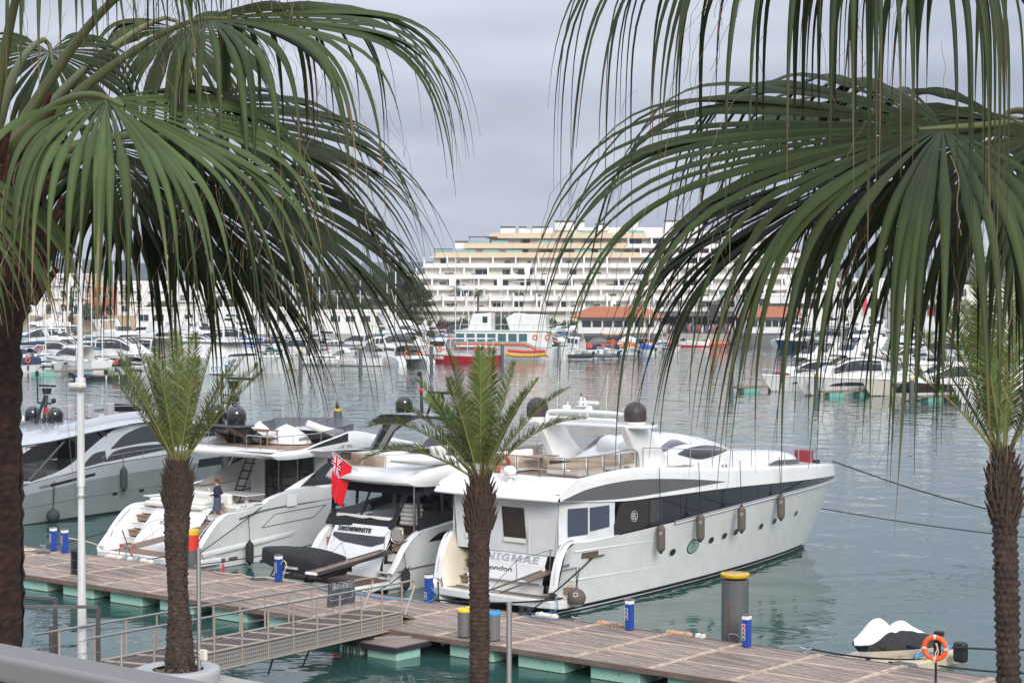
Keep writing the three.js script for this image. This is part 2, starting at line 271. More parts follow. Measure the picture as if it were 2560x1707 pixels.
// ================================================================ floating pontoon and what stands on it
const DY = 0.6, V0 = 45.4, V1 = 50.4;
{
  const o = berth('pontoon', 'long floating timber pontoon on mint floats along the yachts', 'pontoon', 0, 0, 0);
  const r = rng(77), mats = [0, 1, 2, 3, 4].map((k) => mat(C(0.38 + 0.05 * (k % 3), 0.325 + 0.043 * (k % 3), 0.295 + 0.04 * (k % 3)), 0.8, { map: T.wood[k % 3] }));
  const strip = [0, 1].map((k) => mat(C(0.74 - 0.06 * k, 0.61 - 0.05 * k, 0.49 - 0.04 * k), 0.8, { map: T.wood[k] }));
  const dark = mat(C(0.27, 0.205, 0.17), 0.85, { map: T.wood[2] });
  const foam = tex(256, (x, y) => { const n = fbm(x * 5, y * 5, 6, 5, 5), sc = fbm(x * 30, y * 8, 3, 3, 30); const k = clamp((sc - 0.62) * 6) * clamp((n - 0.42) * 5); return [0.94 - 0.3 * k, 0.97 - 0.25 * k, 0.95 - 0.25 * k]; });
  const floatMat = mat(C(0.42, 0.66, 0.57), 0.75, { map: foam });
  const weed = mat(C(0.045, 0.035, 0.022), 0.95);
  const edges = [V0, 46.95, 48.95, V1], slats = {};
  const panel = (w, d) => { const k = w.toFixed(2) + d.toFixed(2); if (!slats[k]) { const n = Math.round(d / 0.118), s = d / n, l = []; for (let i = 0; i < n; i++) { const b = box(w - 0.012, 0.04, s - 0.016, 0, -0.02 + ((i * 7) % 3 - 1) * 0.0025, -d / 2 + (i + 0.5) * s); const uv = b.attributes.uv, q = (i * 37 % 19) / 19; for (let j = 0; j < uv.count; j++) uv.setXY(j, uv.getX(j) * w * 0.4 + q * 3, uv.getY(j) * 0.1 + q); l.push(b); } slats[k] = merge(l); } return slats[k]; };
  const fw = new Map();
  for (let k = -13; k <= 8; k++) {
    const u = -37.4 + 2.75 * k, u1 = u + 2.75;
    if (u < -76 || u > -14) continue;
    for (let j = 0; j < 3; j++) { const d = edges[j + 1] - edges[j] - 0.17, m = part(o, 'deck_panel', panel(2.75 - 0.25, d), mats[(r() * 5) | 0]); m.position.set((u + u1) / 2, DY, -(edges[j] + edges[j + 1]) / 2); m.userData.kind = 'stuff'; }
    part(o, 'cross_board', box(0.25, 0.05, V1 - V0 + 0.02, u, DY - 0.016, -(V0 + V1) / 2), strip[(k + 20) % 2]);
    for (const v of [46.95, 48.95]) part(o, 'long_board', box(2.49, 0.05, 0.17, (u + u1) / 2, DY - 0.018, -v), strip[(k + 21) % 2]);
    part(o, 'fascia_board', box(2.73, 0.16, 0.07, (u + u1) / 2, DY - 0.08, -V0 + 0.036), dark);
    part(o, 'edge_board', box(2.74, 0.045, 0.14, (u + u1) / 2, DY - 0.02, -V0 - 0.07 + 0.06), mats[(k + 20) % 3]);
    part(o, 'fascia_board', box(2.73, 0.16, 0.07, (u + u1) / 2, DY - 0.08, -V1 - 0.036), dark);
    if (!(u > -46 && u < -42)) {
      const f = part(o, 'pontoon_float', rbox(1.78, 0.72, 1.5, u + 1.38, 0.08, -V0 - 0.95, 0.06, 2), floatMat);
      part(f, 'weed_line', box(1.80, 0.05, 1.52, u + 1.38, -0.005, -V0 - 0.95), weed);
    }
    part(o, 'pontoon_float', rbox(1.78, 0.72, 1.2, u + 1.38, 0.08, -V1 + 0.8, 0.06, 2), floatMat);
    part(o, 'joist', box(0.12, 0.2, V1 - V0 - 0.2, u + 0.3, 0.42, -(V0 + V1) / 2), dark);
  }
  part(o, 'under_deck_sheet', box(60, 0.02, 3.6, -46, 0.44, -48), M.black);  // wide flat black sheet just below the deck boards
  // low landing under the gangway
  const lan = berth('landing_stage', 'low timber landing stage on mint floats under the gangway foot', 'landing stage', -41.6, 44.6, 0);
  part(lan, 'deck_panel', merge([0, 1, 2, 3, 4, 5, 6, 7, 8, 9, 10, 11].map((i) => box(2.6, 0.04, 0.118, 0, 0.43, 0.72 - i * 0.128))), mats[1]);
  part(lan, 'frame', [box(2.7, 0.14, 0.07, 0, 0.36, 0.82), box(0.07, 0.14, 1.6, 1.35, 0.36, 0.02), box(0.07, 0.14, 1.6, -1.35, 0.36, 0.02)], mat(C(0.03, 0.025, 0.035), 0.6));
  part(lan, 'landing_float', rbox(1.3, 0.6, 1.1, 0.6, 0.02, 0.1, 0.06), floatMat);
  part(lan, 'landing_float', rbox(0.9, 0.6, 1.1, -0.8, 0.02, 0.1, 0.06), floatMat);
  part(lan, 'roller_rail', [box(1.2, 0.05, 0.06, 0.2, 0.48, -0.3, 0, 0.9, 0)], M.steelDull);
  for (let i = 0; i < 6; i++) part(lan, 'hanging_cable', tube([[-0.9 + i * 0.16, 0.5, 0.3], [-0.7 + i * 0.12, 0.52, 0.85], [-0.75 + i * 0.15, 0.1, 0.98 + 0.05 * (i % 2)], [-0.6 + i * 0.13, -0.3, 0.95]], 0.028, 16, 5), M.rubber);
}
const inst = (base, spots, f) => spots.forEach((s, i) => f(i ? copyOf(base, s.label, W(s.u, s.v, s.y ?? DY), -PHI + (s.turn ?? 0), s.group) : tag(base, s.label), s, i));
// service pedestals
{
  const sock = (g, w, h) => { g.fillStyle = '#2a4fa8'; g.fillRect(0, 0, w, h); };
  const blue = phys(C(0.012, 0.055, 0.32), 0.35, { clearcoat: 0.4 }), cap = mat(C(0.10, 0.09, 0.09), 0.5), wht = mat(C(0.78, 0.77, 0.74), 0.5);
  const spots = [
    [-65.38, 50.15, 'blue service pedestal nearest the dark palm trunk, first of the pair'], [-64.5, 50.05, 'blue service pedestal of the pair, the one beside the black bin'],
    [-52.06, 50.2, 'blue service pedestal in front of the black covered tender'], [-44.6, 50.2, 'blue service pedestal at the swim platform left corner of the largest yacht'],
    [-35.95, 50.1, 'blue service pedestal between the largest yacht and the thick grey pile'], [-31.5, 50.0, 'blue service pedestal with red sockets right of the thick grey pile']];
  spots.forEach(([u, v, label], i) => {
    const o = berth('service_pedestal', label, 'pedestal', u, v, DY, 0, 'blue service pedestals on the pontoon');
    part(o, 'body', [rbox(0.2, 0.84, 0.24, 0, 0.43, 0, 0.02), box(0.05, 0.8, 0.27, 0.045, 0.42, 0)], blue);
    part(o, 'light_band', rbox(0.21, 0.13, 0.24, 0, 0.905, 0, 0.015), wht);
    part(o, 'cap', rbox(0.25, 0.045, 0.28, 0, 0.985, 0, 0.02), cap);
    const n = i === 3 ? 2 : i === 5 ? 4 : 3;
    for (let k = 0; k < n; k++) {
      const y = (i === 3 ? 0.3 : 0.66) - k * 0.13, sp = part(o, 'socket', [box(0.115, 0.1, 0.02, -0.03, y, 0.127), box(0.02, 0.1, 0.115, -0.107, y, 0.05)], wht);
      part(sp, 'socket_flap', [box(0.085, 0.075, 0.016, -0.03, y, 0.136)], i === 5 && k < 2 ? M.red : M.greyPaint);
    }
  });
}
// litter bins beside the second date palm
{
  const bm = tex(64, (x, y) => { const a = (x * 8) % 1, b = (y * 8 + (Math.floor(x * 8) % 2) * 0.5) % 1, d = Math.hypot(a - 0.5, b - 0.5); return d < 0.3 ? 0.16 : 0.75; });
  bm.repeat.set(8, 6);
  const shell = mat(C(0.5, 0.49, 0.47), 0.5, { metalness: 0.2, map: bm });
  [['yellow', -39.25, 45.85, [0.72, 0.52, 0.01], 'perforated steel bin with yellow lid beside the middle date palm'], ['green', -38.75, 46.0, [0.06, 0.28, 0.2], 'perforated steel bin with green lid behind the middle date palm trunk'], ['blue', -38.15, 45.95, [0.02, 0.25, 0.55], 'perforated steel bin with blue lid right of the middle date palm trunk']].forEach(([n, u, v, c, l]) => {
    const o = berth('litter_bin', l, 'bin', u, v, DY, 0, 'recycling bins on the pontoon');
    part(o, 'shell', lathe([[0, 0.02], [0.2, 0.02], [0.205, 0.05], [0.215, 0.8], [0.2, 0.82]], 24), shell);
    part(o, 'lid', [lathe([[0.225, 0.8], [0.228, 0.86], [0.2, 0.9], [0, 0.91]], 24), box(0.06, 0.05, 0.1, 0.08, 0.92, -0.1, 0.4, 0, 0.3)], mat(C(...c), 0.4));
  });
  const o = berth('litter_bin', 'black slatted round litter bin near the pontoon edge at left', 'bin', -59.4, 46.7, DY, 0, 'recycling bins on the pontoon');
  for (let k = 0; k < 16; k++) { const a = k / 16 * 6.283; part(o, 'slat', box(0.085, 0.86, 0.025, 0, 0.45, 0.25).rotateY(a), M.gloss); }
  part(o, 'liner', [cyl(0.235, 0.235, 0.8, 0, 0.42, 0, 20), lathe([[0.27, 0.86], [0.28, 0.93], [0.2, 0.97], [0.12, 0.95]], 20)], M.black);
  for (const y of [0.2, 0.55]) part(o, 'hoop', new THREE.TorusGeometry(0.266, 0.012, 6, 24).rotateX(Math.PI / 2).translate(0, y, 0), M.greyPaint);
}
// mooring piles
const pileGrey = mat(C(0.115, 0.12, 0.125), 0.6, { map: T.streak }), pileYellow = mat(C(0.72, 0.46, 0.02), 0.5, { map: T.grime }), rust = mat(C(0.16, 0.07, 0.035), 0.9);
{
  const o = berth('mooring_pile', 'thick grey mooring pile with yellow cap beside the pontoon', 'pile', -32.55, 50.98, 0);
  part(o, 'shaft', cyl(0.42, 0.42, 5.1, 0, -0.1, 0, 32), pileGrey);
  part(o, 'cap_ring', lathe([[0.36, 2.53], [0.448, 2.53], [0.45, 2.635], [0.445, 2.64], [0.36, 2.64]], 32), pileYellow);
  part(o, 'cap_top', [cyl(0.4, 0.4, 0.03, 0, 2.61, 0, 32), cyl(0.07, 0.07, 0.04, 0.02, 2.64, 0.03, 12)], mat(C(0.50, 0.37, 0.17), 0.8, { map: T.grime }));
  part(o, 'rust_stain', [tube([[0.07, 1.75, 0.4], [0.06, 1.3, 0.395], [0.065, 0.72, 0.39]], 0.04, 10, 6)], rust);
  part(o, 'guide_hoop', tube([[0.1, 0.6, 0.46], [0.1, 0.8, 0.5], [0.36, 0.8, 0.42], [0.37, 0.6, 0.36]], 0.02, 16, 6), M.steelDull);
  const p = berth('mooring_pile', 'grey pile with red and yellow notice band behind the first date palm', 'pile', -58.1, 51.25, 0);
  part(p, 'shaft', cyl(0.3, 0.3, 3.7, 0, -0.35, 0, 28), pileGrey);
  part(p, 'red_band', cyl(0.308, 0.308, 0.62, 0, 1.46, 0, 28, 0, 0, 0, true), mat(C(0.62, 0.03, 0.015), 0.5));
  part(p, 'yellow_cap', lathe([[0.312, 1.76], [0.32, 1.78], [0.32, 1.94], [0.3, 1.97], [0, 1.98]], 28), pileYellow);
  part(p, 'notice', new THREE.CylinderGeometry(0.314, 0.314, 0.34, 8, 1, true, -0.5, 0.85).translate(0, 1.45, 0), mat(C(0.75, 0.55, 0.03), 0.6, { map: canvasTex(128, 64, (g) => { g.fillStyle = '#fff'; g.fillRect(0, 0, 128, 64); g.fillStyle = '#a03010'; for (let i = 0; i < 5; i++) g.fillRect(14, 10 + i * 10, 60 + (i * 23) % 40, 3); }) }));
}
// lifebuoy on its post
{
  const o = berth('lifebuoy_stand', 'orange lifebuoy hanging on a black post at the pontoon edge', 'lifebuoy', -24.6, 48.8, DY, 0.25);
  part(o, 'post', [cyl(0.035, 0.035, 1.1, 0, 0.5, 0, 10), rbox(0.2, 0.62, 0.1, 0.03, 1.0, -0.04, 0.03)], M.black);
  part(o, 'hook_box', rbox(0.28, 0.14, 0.16, 0.08, 1.36, -0.03, 0.04), M.black);
  const ring = part(o, 'ring', new THREE.TorusGeometry(0.3, 0.072, 14, 40).translate(0, 0.97, 0.11), M.orange);
  for (let k = 0; k < 4; k++) part(ring, 'reflective_band', new THREE.TorusGeometry(0.3, 0.0745, 12, 4, 0.2).rotateZ(k * Math.PI / 2 + 0.25 + 1.57 - 0.35).translate(0, 0.97, 0.11), mat(C(0.62, 0.6, 0.58), 0.4));
  part(ring, 'grab_line', tube([[0.3, 1.2, 0.17], [0.37, 1.0, 0.19], [0.33, 0.75, 0.18], [0.1, 0.6, 0.2], [-0.2, 0.66, 0.18], [-0.5, 0.62, 0.2], [-0.38, 0.95, 0.16]], 0.008, 30, 5), M.ropeCream);
  part(o, 'rope_coil', [tube([[0.03, 1.1, 0.06], [0.06, 0.95, 0.1], [0.0, 0.8, 0.09], [0.05, 0.7, 0.1]], 0.02, 16, 5), tube([[0.0, 1.1, 0.06], [0.09, 0.9, 0.11], [0.06, 0.75, 0.12]], 0.016, 16, 5)], M.ropeCream);
}
// dock-edge fenders, cleats and clutter
{
  const wht = mat(C(0.74, 0.70, 0.62), 0.7, { map: T.grime }), tan = mat(C(0.55, 0.34, 0.19), 0.8, { map: T.grime });
  const pad = (len) => rbox(len, 0.17, 0.2, 0, 0, 0, 0.085, 4);
  [[-61.9, 1.0, wht, 'first white bumper on the pontoon edge behind the flagpole'], [-60.75, 0.55, wht, 'short white bumper beside the mooring cleat'], [-59.9, 0.8, wht, 'white bumper at the foot of the stepped yacht platform'], [-58.0, 1.0, wht, 'white bumper beside the gangplank foot'], [-39.6, 0.95, wht, 'white bumper under the largest yacht stern corner'], [-37.0, 1.05, tan, 'tan bumper under a cleat near the blue pedestal'], [-34.3, 1.0, tan, 'tan bumper on the pontoon edge before the thick grey pile'], [-33.5, 0.35, wht, 'small white bumper touching the thick grey pile']].forEach(([u, l, m, label]) => { const o = berth('dock_bumper', label, 'bumper', u, V1 + 0.08, DY + 0.02, (u * 7 % 1) * 0.12, 'bumpers along the pontoon edge'); part(o, 'pad', pad(l), m); part(o, 'strap', [box(0.05, 0.19, 0.22, l * 0.3, 0, 0), box(0.05, 0.19, 0.22, -l * 0.3, 0, 0)], m); });
  [[-66.2, 'steel cleat near the dark palm trunk'], [-60.3, 'steel cleat between two white bumpers'], [-56.6, 'steel cleat holding the lines of the stepped yacht'], [-47.6, 'steel cleat between the two London yachts'], [-38.2, 'steel cleat right of the white bumper'], [-36.7, 'steel cleat on the tan bumper'], [-29.6, 'steel cleat holding the jet ski line']].forEach(([u, label]) => {
    const o = berth('mooring_cleat', label, 'cleat', u, V1 - 0.12, DY, 0, 'mooring cleats on the pontoon edge');
    part(o, 'horn', [tube([[-0.21, 0.15, 0], [-0.1, 0.13, 0], [0.1, 0.13, 0], [0.21, 0.15, 0]], 0.02, 12, 8)], M.steel); part(o, 'foot', [bar([-0.07, 0, 0], [-0.05, 0.13, 0], 0.022, 8), bar([0.07, 0, 0], [0.05, 0.13, 0], 0.022, 8), box(0.2, 0.015, 0.09, 0, 0.008, 0)], M.steel);
  });
  const line = (name, pts, r, m, label, cat = 'rope') => solo(name, tube(pts.map(([u, v, y]) => W(u, v, y)), r, pts.length * 6, 5), m, label, cat);
  line('water_hose', [[-55.7, 50.3, 0.64], [-55.2, 50.15, 0.64], [-54.2, 50.35, 0.63], [-53.4, 50.1, 0.64], [-52.6, 50.3, 0.7], [-52.2, 50.15, 0.66]], 0.02, M.ropeCream, 'cream hose lying along the pontoon edge before the tender', 'hose');
  line('water_hose', [[-45.2, 50.0, 0.64], [-46.3, 49.6, 0.63], [-47.5, 49.9, 0.64], [-48.6, 49.6, 0.63], [-49.6, 49.8, 0.64]], 0.022, M.hoseBlue, 'blue hose lying behind the gangway handrail', 'hose');
  line('water_hose', [[-44.45, 50.15, 1.1], [-44.2, 50.2, 0.85], [-44.5, 50.0, 0.64], [-45.6, 49.85, 0.63], [-47.1, 49.75, 0.63], [-48.9, 49.7, 0.63]], 0.02, M.hoseBlue, 'blue hose plugged into the pedestal at the largest yacht', 'hose');
  line('water_hose', [[-41.3, 53.2, 0.9], [-41.05, 52.9, 0.4], [-40.7, 51.6, 0.45], [-40.6, 50.4, 0.62], [-39.9, 50.0, 0.63], [-38.8, 50.1, 0.63]], 0.018, M.hoseBlue, 'blue hose hanging from the largest yacht stern to the pontoon', 'hose');
  const coil = (u, v, m, label, n = 3) => { const pts = []; for (let i = 0; i <= n * 10; i++) { const a = i / 10 * 6.283; pts.push([u + Math.cos(a) * (0.3 + 0.05 * Math.sin(i)), v + Math.sin(a) * (0.2 + 0.03 * Math.cos(i * 1.7)), DY + 0.02 + 0.012 * (i / 10)]); } line('rope_coil', pts, 0.018, m, label); };
  coil(-66.3, 49.6, M.ropeCream, 'cream coiled rope beside the first blue pedestal'); coil(-65.2, 49.5, M.greyPaint, 'grey coiled hose in front of the paired pedestals'); coil(-53.0, 50.05, M.greyPaint, 'grey coiled cable beside the pedestal before the tender', 4);
  line('shore_cable', [[-64.6, 50.3, 1.2], [-64.0, 51.2, 0.9], [-63.2, 52.0, 0.3], [-62.6, 52.4, 0.9], [-62.2, 52.5, 1.2], [-61.7, 53.6, 1.9]], 0.022, M.ropeCream, 'cream power cable looping from pedestal to the stepped yacht', 'cable');
  line('shore_cable', [[-51.95, 50.2, 1.25], [-51.75, 50.15, 1.42], [-51.55, 50.1, 1.3], [-51.7, 50.1, 0.9], [-51.85, 50.2, 0.66]], 0.02, M.ropeCream, 'cream cable curling from the pedestal before the tender', 'cable');
  const post = berth('extinguisher_post', 'small red hose fitting standing on the pontoon edge', 'fitting', -55.15, 50.25, DY); part(post, 'body', [cyl(0.045, 0.05, 0.3, 0, 0.15, 0, 10), cyl(0.02, 0.02, 0.1, 0, 0.35, 0, 8), box(0.12, 0.03, 0.03, 0, 0.33, 0)], M.red); part(post, 'foot', cyl(0.07, 0.07, 0.02, 0, 0.01, 0, 10), M.black);
  const fl = berth('pontoon_lamp', 'pair of black pontoon lamps behind the bins', 'lamp', -40.3, 50.2, DY); for (const dx of [-0.14, 0.14]) part(fl, 'lamp_head', [cyl(0.09, 0.09, 0.16, dx, 0.16, 0, 12), cyl(0.11, 0.11, 0.03, dx, 0.02, 0, 12), cyl(0.1, 0.08, 0.03, dx, 0.25, 0, 12)], M.black);
}
// gangway from the promenade down to the pontoon
{
  const A = { u: -42.35, v: 46.3, y: 0.98 }, B = { u: -37.0, v: 29.3, y: 2.15 }; // near edge of the deck
  const wa = W(A.u, A.v, A.y), wb = W(B.u, B.v, B.y), dir = wb.clone().sub(wa), len = dir.length(); dir.normalize();
  const o = thing('gangway', 'long aluminium gangway with handrails sloping down to the pontoon', 'gangway', wa);
  const across = dir.clone().cross(V3(0, 1, 0)).normalize(); if (across.clone().dot(W(-1, 0, 0)) < 0) across.negate(); // towards the far edge
  const P = (s, a, h) => dir.clone().multiplyScalar(s).addScaledVector(across, a).add(V3(0, h, 0));
  const WD = 1.45, al = mat(C(0.46, 0.38, 0.31), 0.5, { metalness: 0.35, map: T.grime }), n = 12, st = len / n;
  const mesh = tex(64, (x, y) => { const a = (x * 8) % 1, b = (y * 8) % 1; return a < 0.28 || b < 0.28 ? 0.72 : 1; }); mesh.repeat.set(1.1, 1.1);
  const side = mat(C(0.44, 0.40, 0.35), 0.6, { metalness: 0.2, map: mesh });
  const deckM = mat(C(0.14, 0.115, 0.10), 0.85, { map: T.wood[1] });
  for (let i = 0; i < n; i++) {
    const s0 = i * st, s1 = s0 + st;
    part(o, 'deck_panel', sheet([[P(s0 + 0.09, 0.08, 0).toArray(), P(s0 + 0.09, WD - 0.08, 0).toArray()], [P(s1 - 0.05, 0.08, 0).toArray(), P(s1 - 0.05, WD - 0.08, 0).toArray()]]), deckM);
    part(o, 'cross_bar', plankBar(P(s0, 0.05, 0.005), P(s0, WD - 0.05, 0.005), 0.15, 0.04), al);
    part(o, 'side_panel', sheet([[P(s0, -0.02, -0.5).toArray(), P(s0, -0.02, 0.02).toArray()], [P(s1, -0.02, -0.5).toArray(), P(s1, -0.02, 0.02).toArray()]]), side);
    part(o, 'side_panel', sheet([[P(s0, WD + 0.02, -0.5).toArray(), P(s0, WD + 0.02, 0.02).toArray()], [P(s1, WD + 0.02, -0.5).toArray(), P(s1, WD + 0.02, 0.02).toArray()]]), side);
    for (const a of [-0.04, WD + 0.04]) part(o, 'post', bar(P(s0 + (a > 0 ? 0.4 : 0), a, -0.5), P(s0 + (a > 0 ? 0.4 : 0), a, 0.98), 0.03, 8), al);
  }
  for (const a of [-0.04, WD + 0.04]) {
    const e = a > 0 ? 0.4 : 0;
    part(o, 'handrail', bar(P(e, a, 0.98), P(len, a, 0.98), 0.032, 8), M.steelDull);
    for (const h of [0.3, 0.62]) part(o, 'mid_cable', bar(P(e, a, h), P(len, a, h), 0.007, 5), M.steelDull);
    for (const h of [-0.5, 0.02]) part(o, 'edge_beam', bar(P(0, a, h), P(len, a, h), 0.035, 6), al);
    part(o, 'end_hoop', tube([P(e, a, 0.98), P(-0.75, a, 0.98), P(-0.98, a, 0.92), P(-0.98, a, 0.8), P(-0.2, a, -0.1)], 0.032, 24, 8), al);
  }
  part(o, 'foot_flap', [plankBar(P(-1.1, 0.05, -0.28), P(0, 0.05, -0.1), 0.06, 0.06), sheet([[P(-1.2, 0, -0.3).toArray(), P(-1.2, WD, -0.3).toArray()], [P(0, 0, 0).toArray(), P(0, WD, 0).toArray()]])], side);
  for (const [s, x] of [[5.6, 0.8], [7.9, 0.6]]) part(o, 'hanging_strut', bar(P(s, 0.3, -0.4), P(s + x, 0.2, -1.0), 0.03, 6), M.black);
  // name banner tied to the far handrail
  const b = thing('name_banner', 'dark grey banner lettered SNOWWHITE on the gangway rail', 'banner', wa.clone());
  const bt = canvasTex(512, 192, (g, w, h) => { g.fillStyle = '#4a4c50'; g.fillRect(0, 0, w, h); const r = rng(3); for (let i = 0; i < 900; i++) { g.fillStyle = r() < 0.5 ? 'rgba(120,124,130,0.06)' : 'rgba(20,20,24,0.06)'; g.fillRect(r() * w, r() * h, 2 + r() * 18, 2 + r() * 40); } g.strokeStyle = '#b9bcc0'; g.lineWidth = 4; g.strokeRect(52, -10, w - 94, h - 46); g.fillStyle = '#d0d2d4'; g.font = '52px serif'; g.letterSpacing = '6px'; g.fillText('SNOWWHITE', 92, 52); });
  const rows = []; for (let i = 0; i <= 24; i++) { const s = 0.42 + 1.95 * (1 - i / 24), r = []; for (let j = 0; j <= 6; j++) r.push(P(s, WD + 0.0 - 0.02 * Math.sin(i * 0.7 + j), 1.01 - j * 0.125 + 0.012 * Math.sin(i * 0.9)).toArray()); rows.push(r); }
  const g = sheet(rows), uv = g.attributes.uv; for (let i = 0; i < uv.count; i++) uv.setXY(i, Math.floor(i / 7) / 24, 1 - (i % 7) / 6);
  part(b, 'cloth', g, mat(C(1), 0.85, { map: bt }));
}
// planter with the first date palm, lamp post and promenade railing
{
  const o = berth('round_planter', 'round concrete planter ring around the first date palm', 'planter', -36.15, 31.45, 1.9);
  part(o, 'ring', lathe([[0.62, 0.28], [0.64, 0.3], [0.98, 0.32], [1.02, 0.3], [1.03, 0.2], [0.9, -0.5]], 40), concrete);
  part(o, 'soil', sheet(span(0, 1, 12).map((a) => span(0, 1, 6).map((b) => { const t = a * 6.2832, r = 0.66 * b; return [Math.cos(t) * r, 0.18 + 0.05 * fbm(Math.cos(t) * r * 5 + 9, Math.sin(t) * r * 5, 3, 3), Math.sin(t) * r]; }))), mat(C(0.12, 0.085, 0.06), 0.95));
  const r = rng(4), tw = []; for (let i = 0; i < 26; i++) { const a = r() * 6.28, q = 0.25 + r() * 0.35, x = Math.cos(a) * q, z = Math.sin(a) * q; tw.push(bar([x, 0.22, z], [x + (r() - 0.5) * 0.3, 0.24 + r() * 0.12, z + (r() - 0.5) * 0.3], 0.008, 4)); } part(o, 'dry_twig', tw, mat(C(0.30, 0.27, 0.18), 0.9));
  const p = berth('steel_post', 'slim steel post with junction box beside the first date palm', 'post', -35.72, 31.75, 1.9);
  part(p, 'shaft', cyl(0.055, 0.055, 3.3, 0, 1.6, 0, 12), M.steelDull); for (const y of [0.62, 0.72]) part(p, 'clamp', new THREE.TorusGeometry(0.062, 0.014, 6, 16).rotateX(1.57).translate(0, y, 0), M.steel);
  part(p, 'junction_box', rbox(0.2, 0.26, 0.1, 0.16, 0.66, 0.0, 0.02), mat(C(0.66, 0.62, 0.5), 0.5));
  const p2 = berth('steel_post', 'slim steel post beside the middle date palm trunk', 'post', -26.05, 31.9, 1.9); part(p2, 'shaft', cyl(0.06, 0.06, 2.9, 0, 1.45, 0, 12), M.steelDull); part(p2, 'collar', cyl(0.07, 0.07, 0.05, 0, 0.9, 0, 12), M.steel);
  const rail = berth('promenade_railing', 'dark grey promenade railing with top rails at the gangway head', 'railing', 0, 0, 1.9);
  const dk = mat(C(0.12, 0.105, 0.10), 0.5, { metalness: 0.4 });
  const RP = (u, v, y) => V3(u, y, -v);
  part(rail, 'top_rail', plankBar(RP(-39.55, 30.4, 1.8), RP(-46.5, 28.2, 1.8), 0.09, 0.07), dk); part(rail, 'post', box(0.1, 2.6, 0.07, -39.57, 0.5, -30.4), dk); part(rail, 'post', box(0.14, 2.2, 0.07, -39.2, 0.1, -30.0), dk);
  part(rail, 'top_rail', plankBar(RP(-37.95, 30.45, 1.75), RP(-42.5, 27.0, 1.75), 0.09, 0.07), dk); part(rail, 'post', box(0.1, 2.6, 0.07, -37.95, 0.45, -30.45), dk);
}
{ // tall white flagpole with a floodlight bracket
  const o = berth('flagpole', 'tall white flagpole with a floodlight bracket before the pontoon', 'flagpole', -39.25, 30.98, 1.9);
  const pm = mat(C(0.74, 0.74, 0.72), 0.4, { map: T.streak });
  part(o, 'pole', [cyl(0.075, 0.125, 4.6, 0, 2.3 - 0.0, 0, 20), cyl(0.05, 0.1, 7.5, 0, 4.6 + 3.75, 0, 20)], pm);
  part(o, 'collar', cyl(0.125, 0.125, 0.05, 0, 4.35, 0, 18), M.steelDull);
  const b = part(o, 'floodlight', [rbox(0.5, 0.13, 0.22, 0.0, 7.15, 0.1, 0.05, 3), cyl(0.13, 0.13, 0.18, 0, 7.25, 0, 16)], pm); part(b, 'lens', rbox(0.44, 0.06, 0.18, 0, 7.06, 0.1, 0.02), mat(C(0.25, 0.19, 0.14), 0.5));
  part(o, 'halyard', [tube([[-0.1, 11.5, 0.05], [-0.5, 7, 0.05], [-0.14, 4.0, 0.05]], 0.007, 10, 4), tube([[-0.06, 12, 0.05], [-0.12, 8, 0.05], [-0.15, 4, 0.05]], 0.006, 10, 4)], M.greyPaint);
}
